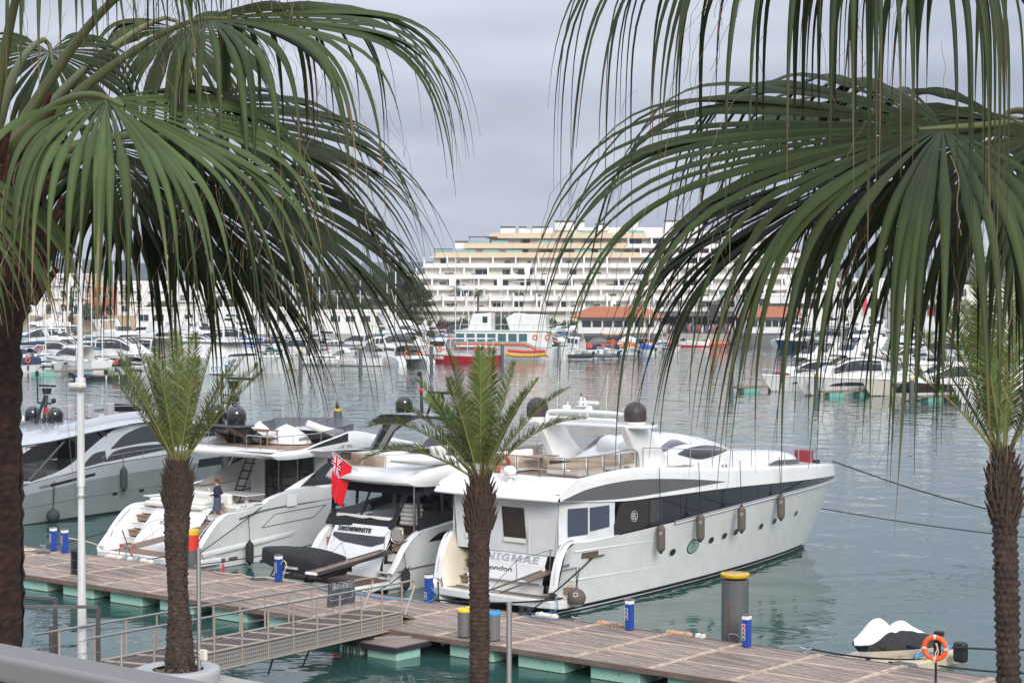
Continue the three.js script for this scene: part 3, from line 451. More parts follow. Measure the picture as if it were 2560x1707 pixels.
// jet ski on its floating platform
{
  const pl = berth('jet_ski_float', 'cream floating drive-on platform carrying the jet ski', 'platform', -28.1, 53.5, 0.0, -0.06);
  const pm = mat(C(0.62, 0.53, 0.38), 0.75, { map: T.grime });
  for (let i = 0; i < 5; i++) for (let j = 0; j < 6; j++) part(pl, 'float_cube', rbox(0.485, 0.4, 0.545, -1.0 + i * 0.5, 0.1, 1.4 - j * 0.56, 0.05, 2), pm);
  for (const [x, z] of [[-1.15, 1.6], [-0.2, 1.62], [0.6, 1.63], [1.18, 1.4], [1.2, -1.4], [-1.2, -1.4]]) part(pl, 'mooring_pin', [rbox(0.16, 0.05, 0.06, x, 0.33, z, 0.02), cyl(0.03, 0.03, 0.1, x, 0.29, z, 8)], M.black);
  part(pl, 'fender_board', rbox(0.1, 0.1, 2.4, 0.72, 0.36, -0.7, 0.03), mat(C(0.03, 0.26, 0.5), 0.5)); part(pl, 'corner_cushion', rbox(0.75, 0.24, 0.36, 1.15, 0.3, 1.75, 0.1, 3), mat(C(0.1, 0.1, 0.105), 0.7));
  part(pl, 'tie_post', rbox(0.42, 0.62, 0.3, 1.75, 0.5, -0.45, 0.1, 3), M.black);
  const j = berth('jet_ski', 'jet ski under a black and white storage cover', 'jet ski', -28.1, 52.9, 0.3, Math.PI - 0.41);
  // local: bow along -z (towards the pontoon)
  const hl = makeHull({ L: 3.0, Lw: 2.55, B: 1.14, yb: 0.0, sheer: [[0, 0.42], [1.5, 0.46], [3, 0.62]], pw: 2.2, pe: 0.75, wl: 0.45, flare: 0.8, f0: -1.5 });
  part(j, 'hull_bottom', [hl.side(0, 0.55), mirrorX(hl.side(0, 0.55)), hl.transom()], mat(C(0.62, 0.58, 0.5), 0.4));
  part(j, 'hull_rim', [hl.side(0.55, 1.02), mirrorX(hl.side(0.55, 1.02)), hl.deck(0, 0)], M.gloss);
  const prof = curve([[-1.5, 0.50], [-1.1, 0.66], [-0.7, 0.86], [-0.35, 1.05], [-0.1, 1.0], [0.12, 0.9], [0.3, 1.06], [0.55, 1.2], [0.85, 1.12], [1.0, 0.98], [1.3, 0.74], [1.52, 0.6]]);
  const K1 = () => 1, fold = (f, a) => 0.03 * (fbm(f * 5 + 8, a * 4, 2, 3) - 0.5);
  const cov = (a0, a1, w, lim = K1) => sheet(span(-1.52, 1.5, 40).map((f) => { const bb = Math.max(0.02, hl.bd((f + 1.5) / 3)) + 0.03, yS = hl.yTop(f) + 0.0, top = prof(f); return span(a0 * lim(f), a1 * lim(f), 14).map((a) => { const k = Math.abs(a), x = bb * Math.sin(a * Math.PI / 2) * (k > 0.98 ? 1 : 1); const e = Math.pow(Math.cos(Math.min(1, k) * Math.PI / 2), 1.5); return [x + fold(f, a) * w, yS + (top - yS) * e + fold(f + 3, a), -f]; }); }));
  part(j, 'cover_skirt', [cov(-1, 1, 1).translate(0, -0.01, 0)], mat(C(0.02, 0.018, 0.024), 0.75, { bumpMap: T.fine, bumpScale: 0.004 }));
  part(j, 'cover_top', [cov(-1, 1, 1, curve([[-1.5, 0.08], [-1.2, 0.2], [-0.7, 0.46], [-0.3, 0.5], [0.0, 0.4], [0.3, 0.5], [0.7, 0.72], [1.1, 0.92], [1.5, 1.0]])).translate(0, 0.012, 0)], mat(C(0.74, 0.73, 0.73), 0.7, { map: T.grime }));
  const lt = canvasTex(256, 64, (g) => { g.fillStyle = '#18161a'; g.fillRect(0, 0, 256, 64); g.fillStyle = '#e8e8ea'; g.font = 'bold 46px sans-serif'; g.fillText('SEA-DOO', 14, 48); });
  part(j, 'cover_logo', at(new THREE.PlaneGeometry(0.55, 0.12), 0, 0, 0, -0.62, 0, 0).rotateY(Math.PI / 2).translate(-0.56 * -1, 0.71, 0.45), mat(C(1), 0.8, { map: lt }));
  solo('mooring_line', rope(W(-29.6, 50.3, 0.75), W(-26.6, 52.2, 0.5), 0.12, 0.03), M.ropeBlack, 'dark line from the cleat past the jet ski float', 'rope');
  solo('mooring_line', rope(W(-26.4, 53.4, 0.7), W(-19.0, 58.2, 1.6), 0.35, 0.03), M.ropeBlack, 'dark line rising from the jet ski float behind the right palm', 'rope');
  solo('mooring_line', rope(W(-26.0, 51.7, 0.45), W(-19.0, 55.4, 1.0), 0.35, 0.03), M.ropeBlack, 'lower dark line from the lifebuoy to the right palm', 'rope');
}
// ================================================================ yacht kit
const font = await new FontLoader().loadAsync('fonts/droid/droid_sans_bold.typeface.json');
const fontR = await new FontLoader().loadAsync('fonts/droid/droid_sans_regular.typeface.json');
function text(str, w, h, depth = 0.02, f = font) { // centred on x, standing on y = 0, facing +z
  const g = new TextGeometry(str, { font: f, size: 1, depth: 1, curveSegments: 3, bevelEnabled: false }); g.computeBoundingBox(); const b = g.boundingBox;
  g.translate(-(b.min.x + b.max.x) / 2, -b.min.y, 0); return g.scale(w / (b.max.x - b.min.x), h / (b.max.y - b.min.y), depth);
}
function railing(parent, name, path, h, n, r = 0.018, mid = 0, m = M.steel) { // path: deck points
  const top = path.map((p) => [p[0], p[1] + h, p[2]]);
  const c = new THREE.CatmullRomCurve3(path.map(vec), false, 'centripetal'), ct = new THREE.CatmullRomCurve3(top.map(vec), false, 'centripetal');
  part(parent, name, new THREE.TubeGeometry(ct, path.length * 8, r, 6), m);
  if (mid) part(parent, 'mid_rail', new THREE.TubeGeometry(new THREE.CatmullRomCurve3(path.map((p) => V3(p[0], p[1] + h * mid, p[2])), false, 'centripetal'), path.length * 8, r * 0.6, 5), m);
  for (let i = 0; i <= n; i++) { const a = c.getPointAt(i / n), b = ct.getPointAt(i / n); part(parent, 'stanchion', bar(a, b, r * 0.85, 6), m); }
}
const domeShape = (r, h) => [[0, h], ...span(0, 1, 8).map((t) => [r * Math.sin((t * 0.5) * Math.PI), h - r + r * Math.cos(t * 0.5 * Math.PI)]).slice(1), [r, 0.1], [r * 0.93, 0.04], [r * 0.93, 0]];
function hangFender(name, label, u, v, yTop, len, r, m, turn = 0, hang = 0.8, logo = true, group) {
  const o = berth(name, label, 'fender', u, v, yTop, turn, group);
  part(o, 'body', lathe([[0, -len], [r * 0.35, -len + 0.01], [r * 0.8, -len + r * 0.5], [r, -len + r], [r, -r], [r * 0.8, -r * 0.5], [r * 0.35, -0.01], [0, 0]], 18), m);
  part(o, 'end_cap', [lathe([[0, -len - 0.05], [r * 0.3, -len - 0.04], [r * 0.42, -len + 0.02]], 10), lathe([[r * 0.42, -0.02], [r * 0.25, 0.04], [0, 0.05]], 10)], M.rubber);
  if (hang) part(o, 'lanyard', bar([0, 0.03, 0], [-0.12, hang, -0.05], 0.016, 5), M.ropeBlack);
  if (logo) part(o, 'badge', at(new THREE.TorusGeometry(r * 0.3, r * 0.06, 5, 16), r * 0.55, -len * 0.3, r * 0.86, 0, 0.5, 0), mat(C(0.6, 0.57, 0.54), 0.6));
  return o;
}
function ballFender(label, u, v, yTop, r, m, hang, badge = true) {
  const o = berth('ball_fender', label, 'fender', u, v, yTop); const pts = [[0, -2 * r], ...span(0.06, 0.94, 12).map((t) => [r * Math.sin(t * Math.PI), -r - r * Math.cos(t * Math.PI)]), [r * 0.22, r * 0.12], [0, r * 0.2]];
  part(o, 'body', lathe(pts, 22), m); part(o, 'lower_cover', lathe(pts.slice(0, 5).map(([a, b]) => [a * 1.012, b * 1.004]), 22), badge ? M.vinyl : m);
  if (hang) part(o, 'lanyard', [bar([0, 0, 0], [-0.1, hang, -0.1], 0.018, 5), bar([0, 0, 0], [0.02, hang, -0.12], 0.018, 5)], M.ropeBlack);
  if (badge) part(o, 'badge', [at(new THREE.TorusGeometry(r * 0.22, r * 0.045, 5, 18), r * 0.45, -r * 0.55, r * 0.78, -0.45, 0.5, 0)], mat(C(0.62, 0.6, 0.57), 0.6));
  return o;
}
// British red ensign drawn on cloth
const ensign = mat(C(1), 0.8, { side: THREE.DoubleSide, map: canvasTex(256, 128, (g) => {
  g.fillStyle = '#d31322'; g.fillRect(0, 0, 256, 128); const w = 120, h = 64; g.fillStyle = '#23245c'; g.fillRect(0, 0, w, h); g.save(); g.beginPath(); g.rect(0, 0, w, h); g.clip();
  const l = (c, t) => { g.strokeStyle = c; g.lineWidth = t; g.beginPath(); g.moveTo(0, 0); g.lineTo(w, h); g.moveTo(w, 0); g.lineTo(0, h); g.stroke(); }; l('#f2eeee', 13); l('#d31322', 5);
  g.fillStyle = '#f2eeee'; g.fillRect(w / 2 - 11, 0, 22, h); g.fillRect(0, h / 2 - 11, w, 22); g.fillStyle = '#d31322'; g.fillRect(w / 2 - 6.5, 0, 13, h); g.fillRect(0, h / 2 - 6.5, w, 13); g.restore();
}) });
function drapedFlag(o, top, foot, hoist, fly, droop, seed) { // cloth hanging limp from an inclined staff; staff from foot to top
  part(o, 'staff', bar(foot, top, 0.018, 8), M.steel);
  const a = vec(top), d = vec(foot).sub(a).normalize(), rows = [];
  for (let i = 0; i <= 16; i++) { const s = i / 16, r = []; for (let j = 0; j <= 26; j++) { const t = j / 26; const p = a.clone().addScaledVector(d, 0.05 + hoist * s * (1 - 0.35 * t)); p.y -= t * fly * (0.80 + 0.12 * s); p.x += droop[0] * t * (0.5 + s) + 0.05 * t * Math.sin(s * 11 + seed + t * 3); p.z += droop[1] * t + 0.07 * t * Math.cos(s * 9 + seed * 2 + t * 2); r.push(p.toArray()); } rows.push(r); }
  const g = sheet(rows), uv = g.attributes.uv; for (let i = 0; i < uv.count; i++) uv.setXY(i, (i % 27) / 26, 1 - Math.floor(i / 27) / 16);
  part(o, 'cloth', g, ensign);
}
// ================================================================ the large white yacht
{
  const o = berth('motor_yacht', 'largest white flybridge yacht with black window band, lettered ENIGMAE', 'yacht', -44.1, 52.8);
  const yR = curve([[0.3, 0.75], [0.42, 1.35], [0.62, 1.95], [0.95, 2.42], [1.3, 2.53], [2.1, 2.49], [3.6, 2.54], [7.5, 2.7], [10.2, 2.83], [14.8, 2.98], [20, 3.02], [24.7, 2.98]]);
  const h = makeHull({ L: 24.1, Lw: 21.2, B: 5.9, yb: -0.3, sheer: yR, f0: 0.3, pw: 3.0, pe: 0.72, wl: 0.80, pw2: 2.2, pe2: 0.9, flare: 1.15, aft: 0.97, nt: 60, ns: 12, rake: 0.85 });
  part(o, 'hull', both(h.side(0.12, 1)), M.gel);
  part(o, 'boot_stripe', both(sheet(span(0, 1, 50).map((a) => { const t = 1 - Math.pow(1 - a, 1.3); const f = 0.34 + t * 20.9; return [0.09, 0.2].map((y) => [h.half(f, y) + 0.03, y + 0.06 * t, -f]); }))), M.antifoul);
  part(o, 'bottom', both(h.side(0, 0.14)), M.antifoul);
  // knuckle lines pressed into the topsides
  for (const [f0, f1, y0, y1] of [[1.4, 7.6, 1.16, 1.02], [1.4, 7.0, 2.2, 2.1]]) part(o, 'hull_crease', both(sheet(span(0, 1, 24).map((t) => { const f = lerp(f0, f1, t), y = lerp(y0, y1, t), k = 0.05 * (1 - t); return [[h.half(f, y) - 0.005, y + 0.07, -f], [h.half(f, y) + k, y, -f], [h.half(f, y) - 0.005, y - 0.025, -f]]; }))), M.gel);
  const hb = (f) => h.bd(clamp((f - 0.3) / 24.1)), bandHalf = (f) => Math.max(0.0, hb(f) - 0.05);
  const yB = curve([[0.5, 4.06], [4.06, 3.78], [6.6, 3.74], [11.5, 3.66], [17, 3.45], [24.2, 3.12]]);
  const yT = curve([[0.5, 4.30], [1.0, 4.55], [1.6, 4.72], [4.8, 4.90], [7.7, 4.72], [12.8, 4.33], [20.6, 3.86], [23.6, 3.58], [24.2, 3.42]]);
  const upHalf = (f, y) => Math.max(0, hb(f) + 0.03 - 0.11 * (y - yB(f)) - 0.02 * (1 - clamp((f - 0.5) / 2)));
  part(o, 'upper_band', both(sheet(span(0, 1, 60).map((a) => { const f = lerp(0.5, 24.33, 1 - Math.pow(1 - a, 1.3)); return span(0, 1, 5).map((s) => { const y = lerp(yB(f), yT(f), s); return [upHalf(f, y), y, -f]; }).concat([[Math.max(0, upHalf(f, yT(f)) - 0.1), yT(f) + 0.025, -f], [Math.max(0, upHalf(f, yT(f)) - 0.3), yT(f) - 0.08, -f]]); }))), M.gel);
  part(o, 'soffit', [sheet(span(0.5, 24.2, 40).map((f) => [1, 0, -1].map((k) => [k * upHalf(f, yB(f)), yB(f) + 0.002, -f])))], M.gel);
  const bw = part(o, 'window_band', both(sidePatch(3.68, 24.0, (f) => yR(f) + 0.03, (f) => lerp(yR(f) + 0.3, yB(f) + 0.02, clamp((f - 3.66) / 0.45)), bandHalf, 0, 60, 3)), M.glass);
  part(bw, 'window_joint', both(merge([6.6, 8.0, 11, 14, 17.3, 20.5].map((f) => sidePatch(f, f + 0.035, (q) => yR(q) + 0.04, (q) => yB(q), bandHalf, 0.004, 1, 2)))), M.black);
  part(o, 'saloon_glass', both(sidePatch(3.7, 6.4, (f) => yR(f) + 0.06, (f) => lerp(yR(f) + 0.35, yB(f) - 0.02, clamp((f - 3.68) / 0.45)), bandHalf, 0.006, 14, 2)), M.glassWarm);
  part(o, 'louvre_vent', both(merge(span(0, 1, 12).map((t) => sidePatch(6.0, 6.75, () => lerp(2.85, 3.6, t), () => lerp(2.85, 3.6, t) + 0.03, bandHalf, 0.012, 2, 1)))), M.greyPaint);
  { // round monogram on the saloon glass
    const e = new THREE.Group(); e.name = 'monogram'; o.add(e); e.position.set(bandHalf(4.95) + 0.015, 3.15, -4.95); e.rotation.y = Math.PI / 2;
    part(e, 'ring', new THREE.TorusGeometry(0.19, 0.014, 6, 28), mat(C(0.45), 0.5)); part(e, 'letter', [0.09, 0, -0.09].map((y) => box(0.17, 0.045, 0.012, 0.01, y, 0)).concat(box(0.05, 0.22, 0.012, -0.085, 0, 0)), mat(C(0.45), 0.5));
  }
  const dTop = curve([[0.55, 4.08], [2.1, 4.37], [4.3, 4.49], [6.0, 4.44], [9.0, 4.19], [11.25, 3.93]]), dBot = curve([[0.55, 4.07], [1.6, 3.99], [4.3, 3.87], [7.75, 3.89], [11.25, 3.925]]);
  part(o, 'dart_panel', both(sidePatch(0.6, 11.25, (f) => Math.max(dBot(f), yB(f) + 0.01), (f) => Math.max(dTop(f), yB(f) + 0.015), upHalf, 0.012, 40, 4)), M.dart);
  part(o, 'rub_rail', both(tube(span(7.5, 24.25, 30).map((f) => [hb(f) + 0.03, yR(f) - 0.0, -f]), 0.045, 80, 6)), mat(C(0.35, 0.34, 0.38), 0.35, { metalness: 0.5 }));
  part(o, 'rub_edge', both(tube(span(7.5, 24.3, 30).map((f) => [hb(f) + 0.035, yR(f) - 0.06, -f]), 0.035, 80, 6)), M.gel);
  part(o, 'bow_cap', [ball(0.16, 0, 3.28, -24.28, 14, 1.1)], M.gel);
  // portholes
  for (const [f, y, a, b] of [[7.85, 1.5, 0.29, 0.18], [10.7, 1.66, 0.28, 0.17], [11.75, 1.72, 0.28, 0.17], [12.7, 1.78, 0.28, 0.17], [15.0, 1.76, 0.27, 0.16], [16.3, 1.85, 0.26, 0.16], [18.6, 1.93, 0.24, 0.15]])
    for (const s of [1, -1]) { const mk = (g) => (s > 0 ? g : mirrorX(g)); const rim = part(o, 'porthole', mk(oval(h.half, f, y, a, b, 0.008)), mat(C(0.66, 0.6, 0.5), 0.35)); part(rim, 'pane', mk(oval(h.half, f + 0.02, y - 0.01, a * 0.74, b * 0.74, 0.014)), M.glass); }
  { const big = part(o, 'porthole', both(oval(h.half, 9.35, 1.56, 0.45, 0.29, 0.008)), M.black); part(big, 'pane', both(oval(h.half, 9.35, 1.56, 0.39, 0.25, 0.014)), mat(C(0.28, 0.42, 0.36), 0.12)); }
  // swim platform, transom, stairs
  const plat = part(o, 'swim_platform', slab([[-2.95, 0.75], [-2.9, 0.45], [-2.6, 0.3], [-1.2, 0.18], [1.2, 0.18], [2.6, 0.3], [2.9, 0.45], [2.95, 0.75], [2.9, 1.5], [-2.9, 1.5]], 0.3, 0.6, 0.05), M.gel);
  for (let k = 0; k < 9; k++) part(plat, 'teak_board', box(5.2, 0.012, 0.095, 0, 0.607, -0.5 - k * 0.105), M.teakGrey);
  part(plat, 'hatch', [box(0.9, 0.2, 0.01, 1.9, 0.43, -0.17), box(0.02, 0.12, 0.03, 1.5, 0.44, -0.16), box(0.02, 0.12, 0.03, 2.3, 0.44, -0.2)], M.gelCool);
  const tr = part(o, 'transom', [sheet([[-1.75, 0], [1.75, 0]].map(([x]) => [[x, 0.6, -0.95], [x, 0.95, -1.0], [x, 1.0, -0.9], [x, 1.55, -1.1], [x, 1.62, -1.06], [x, 2.05, -1.25], [x, 2.12, -1.4], [x, 2.12, -3.2]]))], M.gel);
  part(tr, 'transom_arch', sheet(span(-1.35, 1.35, 24).map((x) => { const e = Math.sqrt(1 - (x / 1.36) ** 2) * 0.34; return [[x, 1.05, -0.905], [x, 1.05 + e * 0.98, -0.9 - e * 0.33]]; })), M.gelCool);
  part(tr, 'name_lettering', at(text('ENIGMAE', 2.75, 0.27, 0.03), 0.05, 1.68, -1.09, -0.36, 0, 0), mat(C(0.42, 0.42, 0.47), 0.3, { metalness: 0.3 }));
  part(tr, 'port_lettering', at(text('London', 1.2, 0.17, 0.02, fontR), -0.32, 1.32, -1.0, -0.34, 0, 0), M.black);
  part(tr, 'teak_step', [box(3.3, 0.03, 0.16, 0, 1.0, -0.95)], M.teakGrey);
  for (const s of [-1, 1]) {
    for (let k = 0; k < 5; k++) part(o, 'stair', [box(0.85, 0.2, 0.5, s * 2.18, 0.55 + k * 0.27, -1.15 - k * 0.22), box(0.8, 0.03, 0.3, s * 2.18, 0.665 + k * 0.27, -0.98 - k * 0.22)], k % 2 ? M.teakGrey : M.cream);
    part(o, 'wing_inner', sheet(span(0.36, 2.6, 14).map((f) => [[s * (h.half(f, 0.8) - 0.34), 0.55, -f], [s * (hb(f) - 0.34), yR(f) - 0.02, -f]])), M.cream);
    part(o, 'wing_cap', sheet(span(0.32, 4.0, 24).map((f) => [[s * (hb(f) - 0.36), yR(f) + 0.0, -f], [s * (hb(f) - 0.18), yR(f) + 0.045, -f], [s * (hb(f) + 0.005), yR(f), -f]])), M.gel);
    part(o, 'wing_rail', tube(span(0.36, 1.5, 8).map((f) => [s * (hb(f) - 0.17), yR(f) + 0.07, -f]), 0.02, 20, 6), M.steel);
  }
  // boarding gangplank folded out over the platform
  { const p = new THREE.Group(); p.name = 'passerelle'; o.add(p); const P0 = [1.9, 1.5, -1.25], P1 = [1.35, 0.98, 1.3];
    for (const dx of [-0.28, 0.28]) part(p, 'side_tube', bar([P0[0] + dx, P0[1], P0[2]], [P1[0] + dx, P1[1], P1[2]], 0.035, 8), mat(C(0.16, 0.14, 0.12), 0.4, { metalness: 0.5 }));
    part(p, 'tread', plankBar([P0[0], P0[1] - 0.01, P0[2]], [lerp(P0[0], P1[0], 0.45), lerp(P0[1], P1[1], 0.45) - 0.01, lerp(P0[2], P1[2], 0.45)], 0.5, 0.03), M.teakGrey);
    part(p, 'end_bar', bar([P1[0] - 0.28, P1[1], P1[2]], [P1[0] + 0.28, P1[1], P1[2]], 0.03, 8), M.steel);
    part(p, 'stanchion', [bar([1.95, 1.5, -1.1], [1.98, 2.25, -1.1], 0.018, 6), bar([1.5, 1.2, 0.2], [1.46, 1.95, 0.2], 0.018, 6)], M.steelDull);
    part(p, 'hand_line', [bar([1.98, 2.25, -1.1], [1.46, 1.95, 0.2], 0.01, 5), bar([1.46, 1.95, 0.2], [1.1, 1.0, 1.2], 0.01, 5), bar([1.98, 2.25, -1.1], [2.3, 2.1, -1.4], 0.01, 5)], M.black); }
  for (const s of [1, -1]) { part(o, 'fairlead', [rbox(0.1, 0.16, 0.5, s * (h.half(0.95, 1.75) + 0.0), 1.78, -0.95, 0.06, 3), bar([s * (h.half(1, 1.75) + 0.1), 1.66, -0.55], [s * (h.half(1, 1.75) + 0.1), 1.66, -1.5], 0.03, 8)], M.steel);
    part(o, 'fairlead_recess', [rbox(0.06, 0.22, 1.0, s * (h.half(2.3, 2.05) - 0.01), 2.02, -2.35, 0.03), bar([s * (h.half(2.6, 2) + 0.09), 1.93, -2.2], [s * (h.half(2.6, 2) + 0.09), 1.93, -3.1], 0.03, 8)], M.brown); }
  // white weather cloths closing the aft deck
  const wob = (a, b, k) => 0.025 * (fbm(a * 3.1 + k, b * 2.7, k, 3) - 0.5) * 2;
  const cx = 2.42, cf = 0.85; // aft corner
  const aftCloth = (x0, x1, y0, y1) => sheet(span(x0, x1, 14).map((x) => span(y0, y1, 10).map((y) => [x, y, -(cf + 0.22 - 0.12 * (y - 2.1)) - 0.1 + wob(x, y, 3)])));
  const sideCloth = (f0, f1, lo, hi) => sidePatch(f0, f1, lo, hi, (f, y) => lerp(cx, bandHalf(f), clamp((f - cf) / 1.2)) + wob(f, y, 5), 0, 16, 8);
  const winA = [[-1.75, -1.1], [0.05, 1.1]];
  for (const s of [1, -1]) {
    const sd = (g) => (s > 0 ? g : mirrorX(g));
    part(o, 'weather_cloth', sd(sideCloth(cf + 0.1, 3.75, (f) => Math.max(yR(f), 2.45) - 0.1 + 0.1 * Math.sin(f * 2), (f) => yB(f) + 0.02)), M.tent);
    for (const [a, b, c, d] of [[1.3, 2.02, 2.72, 3.72], [2.25, 3.3, 2.85, 3.7]]) part(o, 'cloth_window', sd(sidePatch(a, b + 0.12, (f) => c + 0.05 * (f - a), () => d, (f, y) => lerp(cx, bandHalf(f), clamp((f - cf) / 1.2)) + 0.01, 0.012, 6, 3)), mat(C(0.06, 0.07, 0.1), 0.12));
  }
  part(o, 'weather_cloth', aftCloth(-cx, cx, 2.0, 3.98), M.tent);
  for (const [a, b] of [[-1.95, -1.15], [-0.15, 0.88]]) { const w = part(o, 'cloth_window', aftCloth(a, b, 2.42, 3.66).translate(0, 0, 0.03), M.glassWarm); part(w, 'roll_up', [box(b - a, 0.16, 0.03, (a + b) / 2, 2.47, -cf - 0.21)], M.vinyl); }
  part(o, 'cloth_seam', [-1.05, 1.05, 2.3].map((x) => box(0.03, 1.95, 0.02, x, 3.0, -cf - 0.19)), M.vinyl);
  part(o, 'aft_bulkhead', [box(4.9, 2.1, 0.1, 0, 3.0, -3.9)], M.glassWarm);
  // flybridge deck: aft lip with locker recess, floor, furniture
  const lip = sheet(span(-1, 1, 30).map((k) => { const x = k * upHalf(0.6, 4.1), e = 0.18 * (1 - k * k); return [[x, 4.03, -0.42 + e], [x, 4.1, -0.36 + e], [x, 4.42, -0.72 + e], [x, 4.72, -1.55 + e * 0.5], [x * 0.98, 4.74, -1.9]]; }));
  part(o, 'fly_lip', [lip], M.gel);
  const loc = part(o, 'lip_recess', box(2.5, 0.03, 0.5, 0.95, 4.17, -0.72), M.cream); part(loc, 'recess_back', [box(2.5, 0.24, 0.03, 0.95, 4.29, -0.74, -0.5, 0, 0)], M.cream);
  part(o, 'fly_floor', sheet(span(1.6, 9.5, 12).map((f) => [1, 0, -1].map((k) => [k * (upHalf(f, yT(f)) - 0.2), 4.67, -f]))), M.teakGrey);
  part(o, 'fore_deck', sheet(span(5.5, 24.2, 40).map((f) => [1, 0.5, 0, -0.5, -1].map((k) => [k * Math.max(0, upHalf(f, yT(f)) - 0.1), yT(f) - 0.03 + 0.1 * (1 - k * k) * clamp((24 - f) / 3), -f]))), M.gel);
  const rp = [[2.28, 5.9], [2.3, 4.0], [2.3, 2.4], [2.05, 1.9], [1.0, 1.72], [-1.0, 1.72], [-2.05, 1.9], [-2.3, 2.4], [-2.3, 4.0], [-2.28, 7.0]].map(([x, f]) => [x, 4.7, -f]);
  part(o, 'fly_rail', new THREE.TubeGeometry(new THREE.CatmullRomCurve3([V3(2.27, 4.9, -6.1), ...rp.map((p) => V3(p[0], 5.44, p[2]))], false, 'centripetal'), 90, 0.026, 8), M.steelDull);
  { const c = new THREE.CatmullRomCurve3(rp.map(vec), false, 'centripetal'); part(o, 'fly_mid_rail', new THREE.TubeGeometry(new THREE.CatmullRomCurve3(rp.map((p) => V3(p[0], 5.0, p[2])), false, 'centripetal'), 90, 0.018, 6), M.steel);
    for (let i = 0; i < 14; i++) { const p = c.getPointAt(i / 13); part(o, 'stanchion', bar(p, V3(p.x, 5.44, p.z), 0.022, 6), M.greyPaint); }
    for (let i = 0; i < 12; i++) { const rows = []; for (let k = 0; k <= 5; k++) { const p = c.getPointAt((i + 0.06 + 0.88 * k / 5) / 13), q = V3(p.x * 0.99, 0, p.z * 0.99 - 0.02); rows.push([[q.x, 5.0, q.z], [q.x, 5.41, q.z]]); } part(o, 'smoked_screen', sheet(rows), M.smoke); } }
  part(o, 'fly_sofa', [rbox(1.0, 0.42, 2.6, -1.5, 4.9, -3.6, 0.08), rbox(0.3, 0.75, 2.8, -2.02, 5.0, -3.6, 0.08), rbox(2.2, 0.42, 0.9, 0.9, 4.88, -5.9, 0.1), rbox(1.6, 0.4, 1.6, 1.2, 4.86, -3.6, 0.12)], M.vinyl);
  part(o, 'fly_table', [rbox(0.8, 0.05, 1.2, -0.5, 5.25, -3.7, 0.02), cyl(0.06, 0.06, 0.6, -0.5, 4.95, -3.7, 10)], M.teak);
  { const s = part(o, 'life_ring', [new THREE.TorusGeometry(0.27, 0.08, 10, 26).translate(-0.9, 5.08, -1.95)], M.orange); part(s, 'ring_strap', [box(0.1, 0.18, 0.18, -0.9, 5.35, -1.95), box(0.1, 0.18, 0.18, -0.9, 4.81, -1.95)], M.vinyl); }
  { const d = part(o, 'satellite_dome', lathe([[0, 0.62], [0.1, 0.61], [0.19, 0.56], [0.245, 0.46], [0.25, 0.4], [0.2, 0.3], [0.09, 0.25], [0.09, 0.12], [0.14, 0.02], [0.15, 0]], 20, 0.2, 4.52, -1.0), M.gel); part(d, 'dome_plate', cyl(0.24, 0.24, 0.03, 0.2, 4.76, -1.0, 20), M.vinyl); }
  // raised pilot house and trunk cabin
  const ph = curve([[5.4, 4.6], [6.6, 4.9], [8.0, 5.35], [9.2, 5.72], [10.6, 5.78], [11.8, 5.62], [13.2, 5.3], [14.8, 4.82], [16.0, 4.55]]), pw = curve([[5.4, 2.1], [8, 2.08], [11, 1.95], [14, 1.6], [16, 1.2]]);
  const houseHalf = (f, y) => pw(f) * Math.pow(Math.max(0.02, 1 - Math.pow(clamp((y - 4.1) / Math.max(0.1, ph(f) - 4.1)), 2.6)), 0.5) + 0.0;
  part(o, 'pilot_house', sheet(span(5.4, 16, 34).map((f) => span(-1, 1, 24).map((k) => { const a = k * Math.PI / 2, w = pw(f), t = ph(f); return [w * Math.sign(Math.sin(a)) * Math.pow(Math.abs(Math.sin(a)), 0.62), 4.2 + (t - 4.2) * Math.pow(Math.cos(a), 0.62), -f]; }))), M.gel);
  const hs = (f, y) => { const c = clamp(Math.pow(clamp((y - 4.2) / (ph(f) - 4.2)), 1 / 0.62), 0, 0.999), a = Math.acos(c); return pw(f) * Math.pow(Math.sin(a), 0.62); };
  part(o, 'pilot_window', both(sidePatch(9.15, 13.35, curve([[9.15, 5.08], [10.4, 4.82], [11.2, 4.8], [13.35, 4.96]]), curve([[9.15, 5.12], [9.8, 5.26], [11.2, 5.3], [12.4, 5.2], [13.35, 4.98]]), hs, 0.012, 26, 4)), M.glass);
  part(o, 'windscreen', sheet(span(-0.92, 0.92, 20).map((k) => span(11.4, 13.9, 8).map((f) => { const x = k * pw(f) * 0.86, c = Math.sqrt(Math.max(0, 1 - (Math.abs(k) * 0.86) ** 3.2)); return [x, 4.2 + (ph(f) - 4.2) * Math.pow(c, 0.62) + 0.012, -f]; }))), mat(C(0.62, 0.63, 0.64), 0.35));
  part(o, 'wind_deflector', both(sheet(span(0, 1, 14).map((t) => { const f = lerp(7.6, 10.6, t), x = pw(f) * 0.86, b = 4.2 + (ph(f) - 4.2) * 0.78; return [[x, b, -f], [x * 0.93, b + 0.3 * Math.sin(Math.PI * Math.min(1, t * 1.2)), -f - 0.05]]; }))), M.smokeGrey);
  part(o, 'helm_cover', [ball(0.62, 0.55, 5.2, -8.2, 16, 1.0), ball(0.55, -0.5, 5.2, -8.0, 16, 1.1)], M.tent);
  const tp = curve([[13.5, 4.55], [15.5, 4.72], [17.5, 4.66], [19.5, 4.42], [20.6, 4.0]]), tw = curve([[13.5, 1.7], [16, 1.6], [18.5, 1.3], [20, 0.85], [20.6, 0.3]]);
